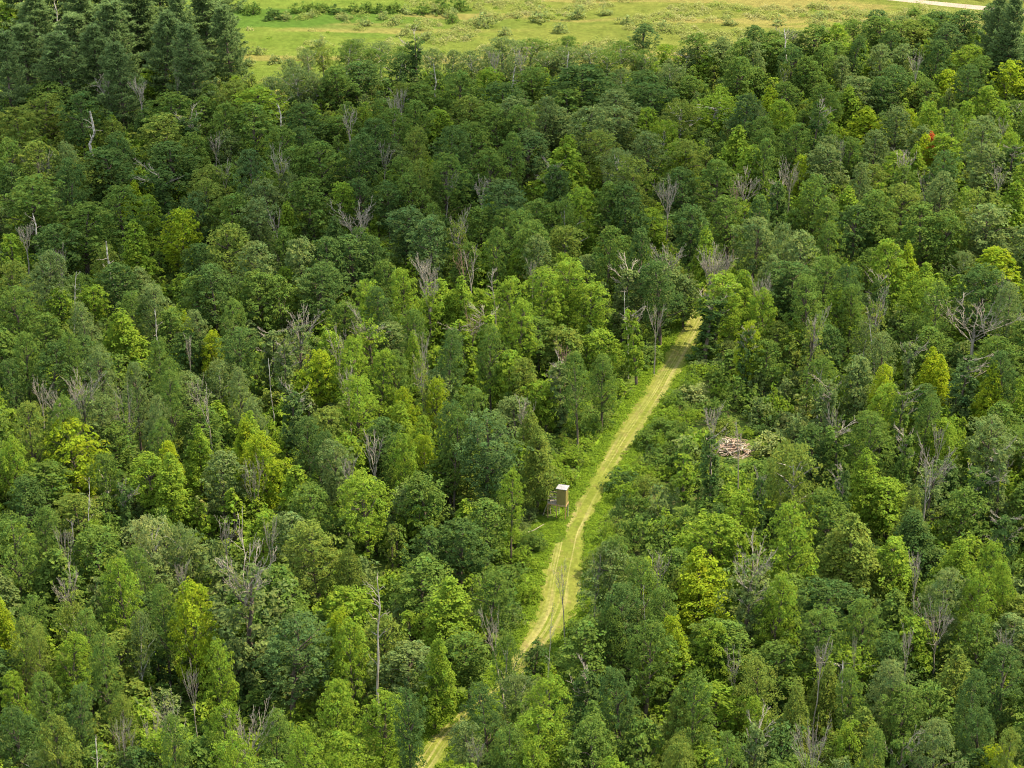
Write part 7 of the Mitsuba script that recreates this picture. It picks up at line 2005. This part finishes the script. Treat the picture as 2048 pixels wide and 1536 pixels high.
tag("undergrowth", label="leafy undergrowth of saplings and brambles under the trees", category="undergrowth", kind="stuff")


def tuft_mesh(seed, tint, n, R, H, wd):
    r = np.random.default_rng(seed)
    a, q = r.uniform(0, 6.28, n), np.sqrt(r.uniform(0, 1, n))
    z = H * (1 - q ** 2) * r.uniform(0.35, 1.0, n)
    c = np.stack([R * q * np.cos(a), R * q * np.sin(a), z + 0.03], 1)
    nr = np.stack([np.cos(a) * q, np.sin(a) * q, 1.5 + 0 * a], 1) + r.normal(0, 0.45, (n, 3))
    col = np.clip(np.array(tint)[None] * r.normal(1, 0.16, n)[:, None], 0.01, 0.6)
    v, f, col = leaves(c, nr, wd, 0.6, r, col)
    return (v, f), col.astype(np.float32)


TUFT = {0: ((0.28, 0.315, 0.105), 130, 1.15, 0.95, 0.24), 1: ((0.150, 0.250, 0.030), 60, 0.6, 0.42, 0.20), 2: ((0.23, 0.295, 0.075), 130, 1.3, 1.05, 0.24), 3: ((0.170, 0.270, 0.026), 55, 0.5, 0.40, 0.18), 4: ((0.33, 0.34, 0.15), 110, 1.0, 0.8, 0.21)}
for t, a in TUFT.items():
    m, c = tuft_mesh(300 + t, *a)
    scene[f"tuft_group_{t}"] = {"type": "shapegroup", "blades": mikit.ply(m, "leaf", color=c)}


def tufts(name, pts):
    for k, (x, y, z, s, t) in enumerate(pts):
        scene[f"{name}__{k + 1:03d}"] = {"type": "instance", "group": {"type": "ref", "id": f"tuft_group_{int(t)}"},
                                         "to_world": T().translate([x, y, z - 0.03]).rotate([0, 0, 1], float(rng.uniform(0, 360))).scale([s, s, s])}


pts = []
r2 = np.random.default_rng(77)
mg = np.stack([r2.uniform(-170, 190, 17000), r2.uniform(0, 1, 17000) ** 1.3 * 230], 1)
for x, tt in mg:
    y = edge_y(x) + 1 + tt
    if y > 640:
        continue
    left = 1 / (1 + math.exp((x + 18 + 26 * (mnoise(np.array([x * 0.03, y * 0.03, 0.0]), 9) - 0.5)) / 9))
    dens = mnoise(np.array([x * 0.09, y * 0.09, 0.0]), 6)
    if r2.uniform() < left * 0.93 or dens < 0.33:
        continue
    if abs(y - np.interp(x, RD[:, 0], (RD[:, 1] + RD[:, 3]) / 2)) < 7:
        continue
    z = 0.02 + mnoise(np.array([x * 0.45, y * 0.45, 0.0]), 1) * 0.30 + mnoise(np.array([x * 0.08, y * 0.08, 0.0]), 2) * 0.5
    pts.append((x, y, z, r2.uniform(0.8, 1.7), r2.choice([0, 2, 4, 1], p=[0.45, 0.25, 0.18, 0.12])))
tufts("meadow_tussocks", pts)
tag("meadow_tussocks", label="pale tussocks and goldenrod standing all over the meadow", category="tussocks", kind="stuff")
pts = []
for i in range(len(TD)):
    for side in (0, 1):
        e = TD[i, :2] if side == 0 else TD[i, 2:]
        o = out[i] if side == 0 else -out[i]
        for _ in range(13):
            j = r2.normal(0, 0.2) + r2.exponential(0.5)
            q = e + o * (j + 0.1) + out[i][::-1] * [1, -1] * r2.normal(0, 0.7)
            pts.append((q[0], q[1], 0.0, r2.uniform(0.5, 1.25), r2.choice([3, 1], p=[0.6, 0.4])))
    for _ in range(1):
        tt = r2.uniform(0.04, 0.96)
        q = TD[i, :2] * (1 - tt) + TD[i, 2:] * tt
        pts.append((q[0], q[1], 0.0, r2.uniform(0.12, 0.25), 1))
for i in range(len(SP)):
    for _ in range(8):
        tt = r2.uniform(-0.2, 1.2)
        q = SP[i, :2] * (1 - tt) + SP[i, 2:] * tt
        pts.append((q[0], q[1], 0.0, r2.uniform(0.3, 0.9), r2.choice([3, 1])))
tufts("verge_grass", pts)
tag("verge_grass", label="long bright grass along both edges of the mown trail", category="grass", kind="stuff")
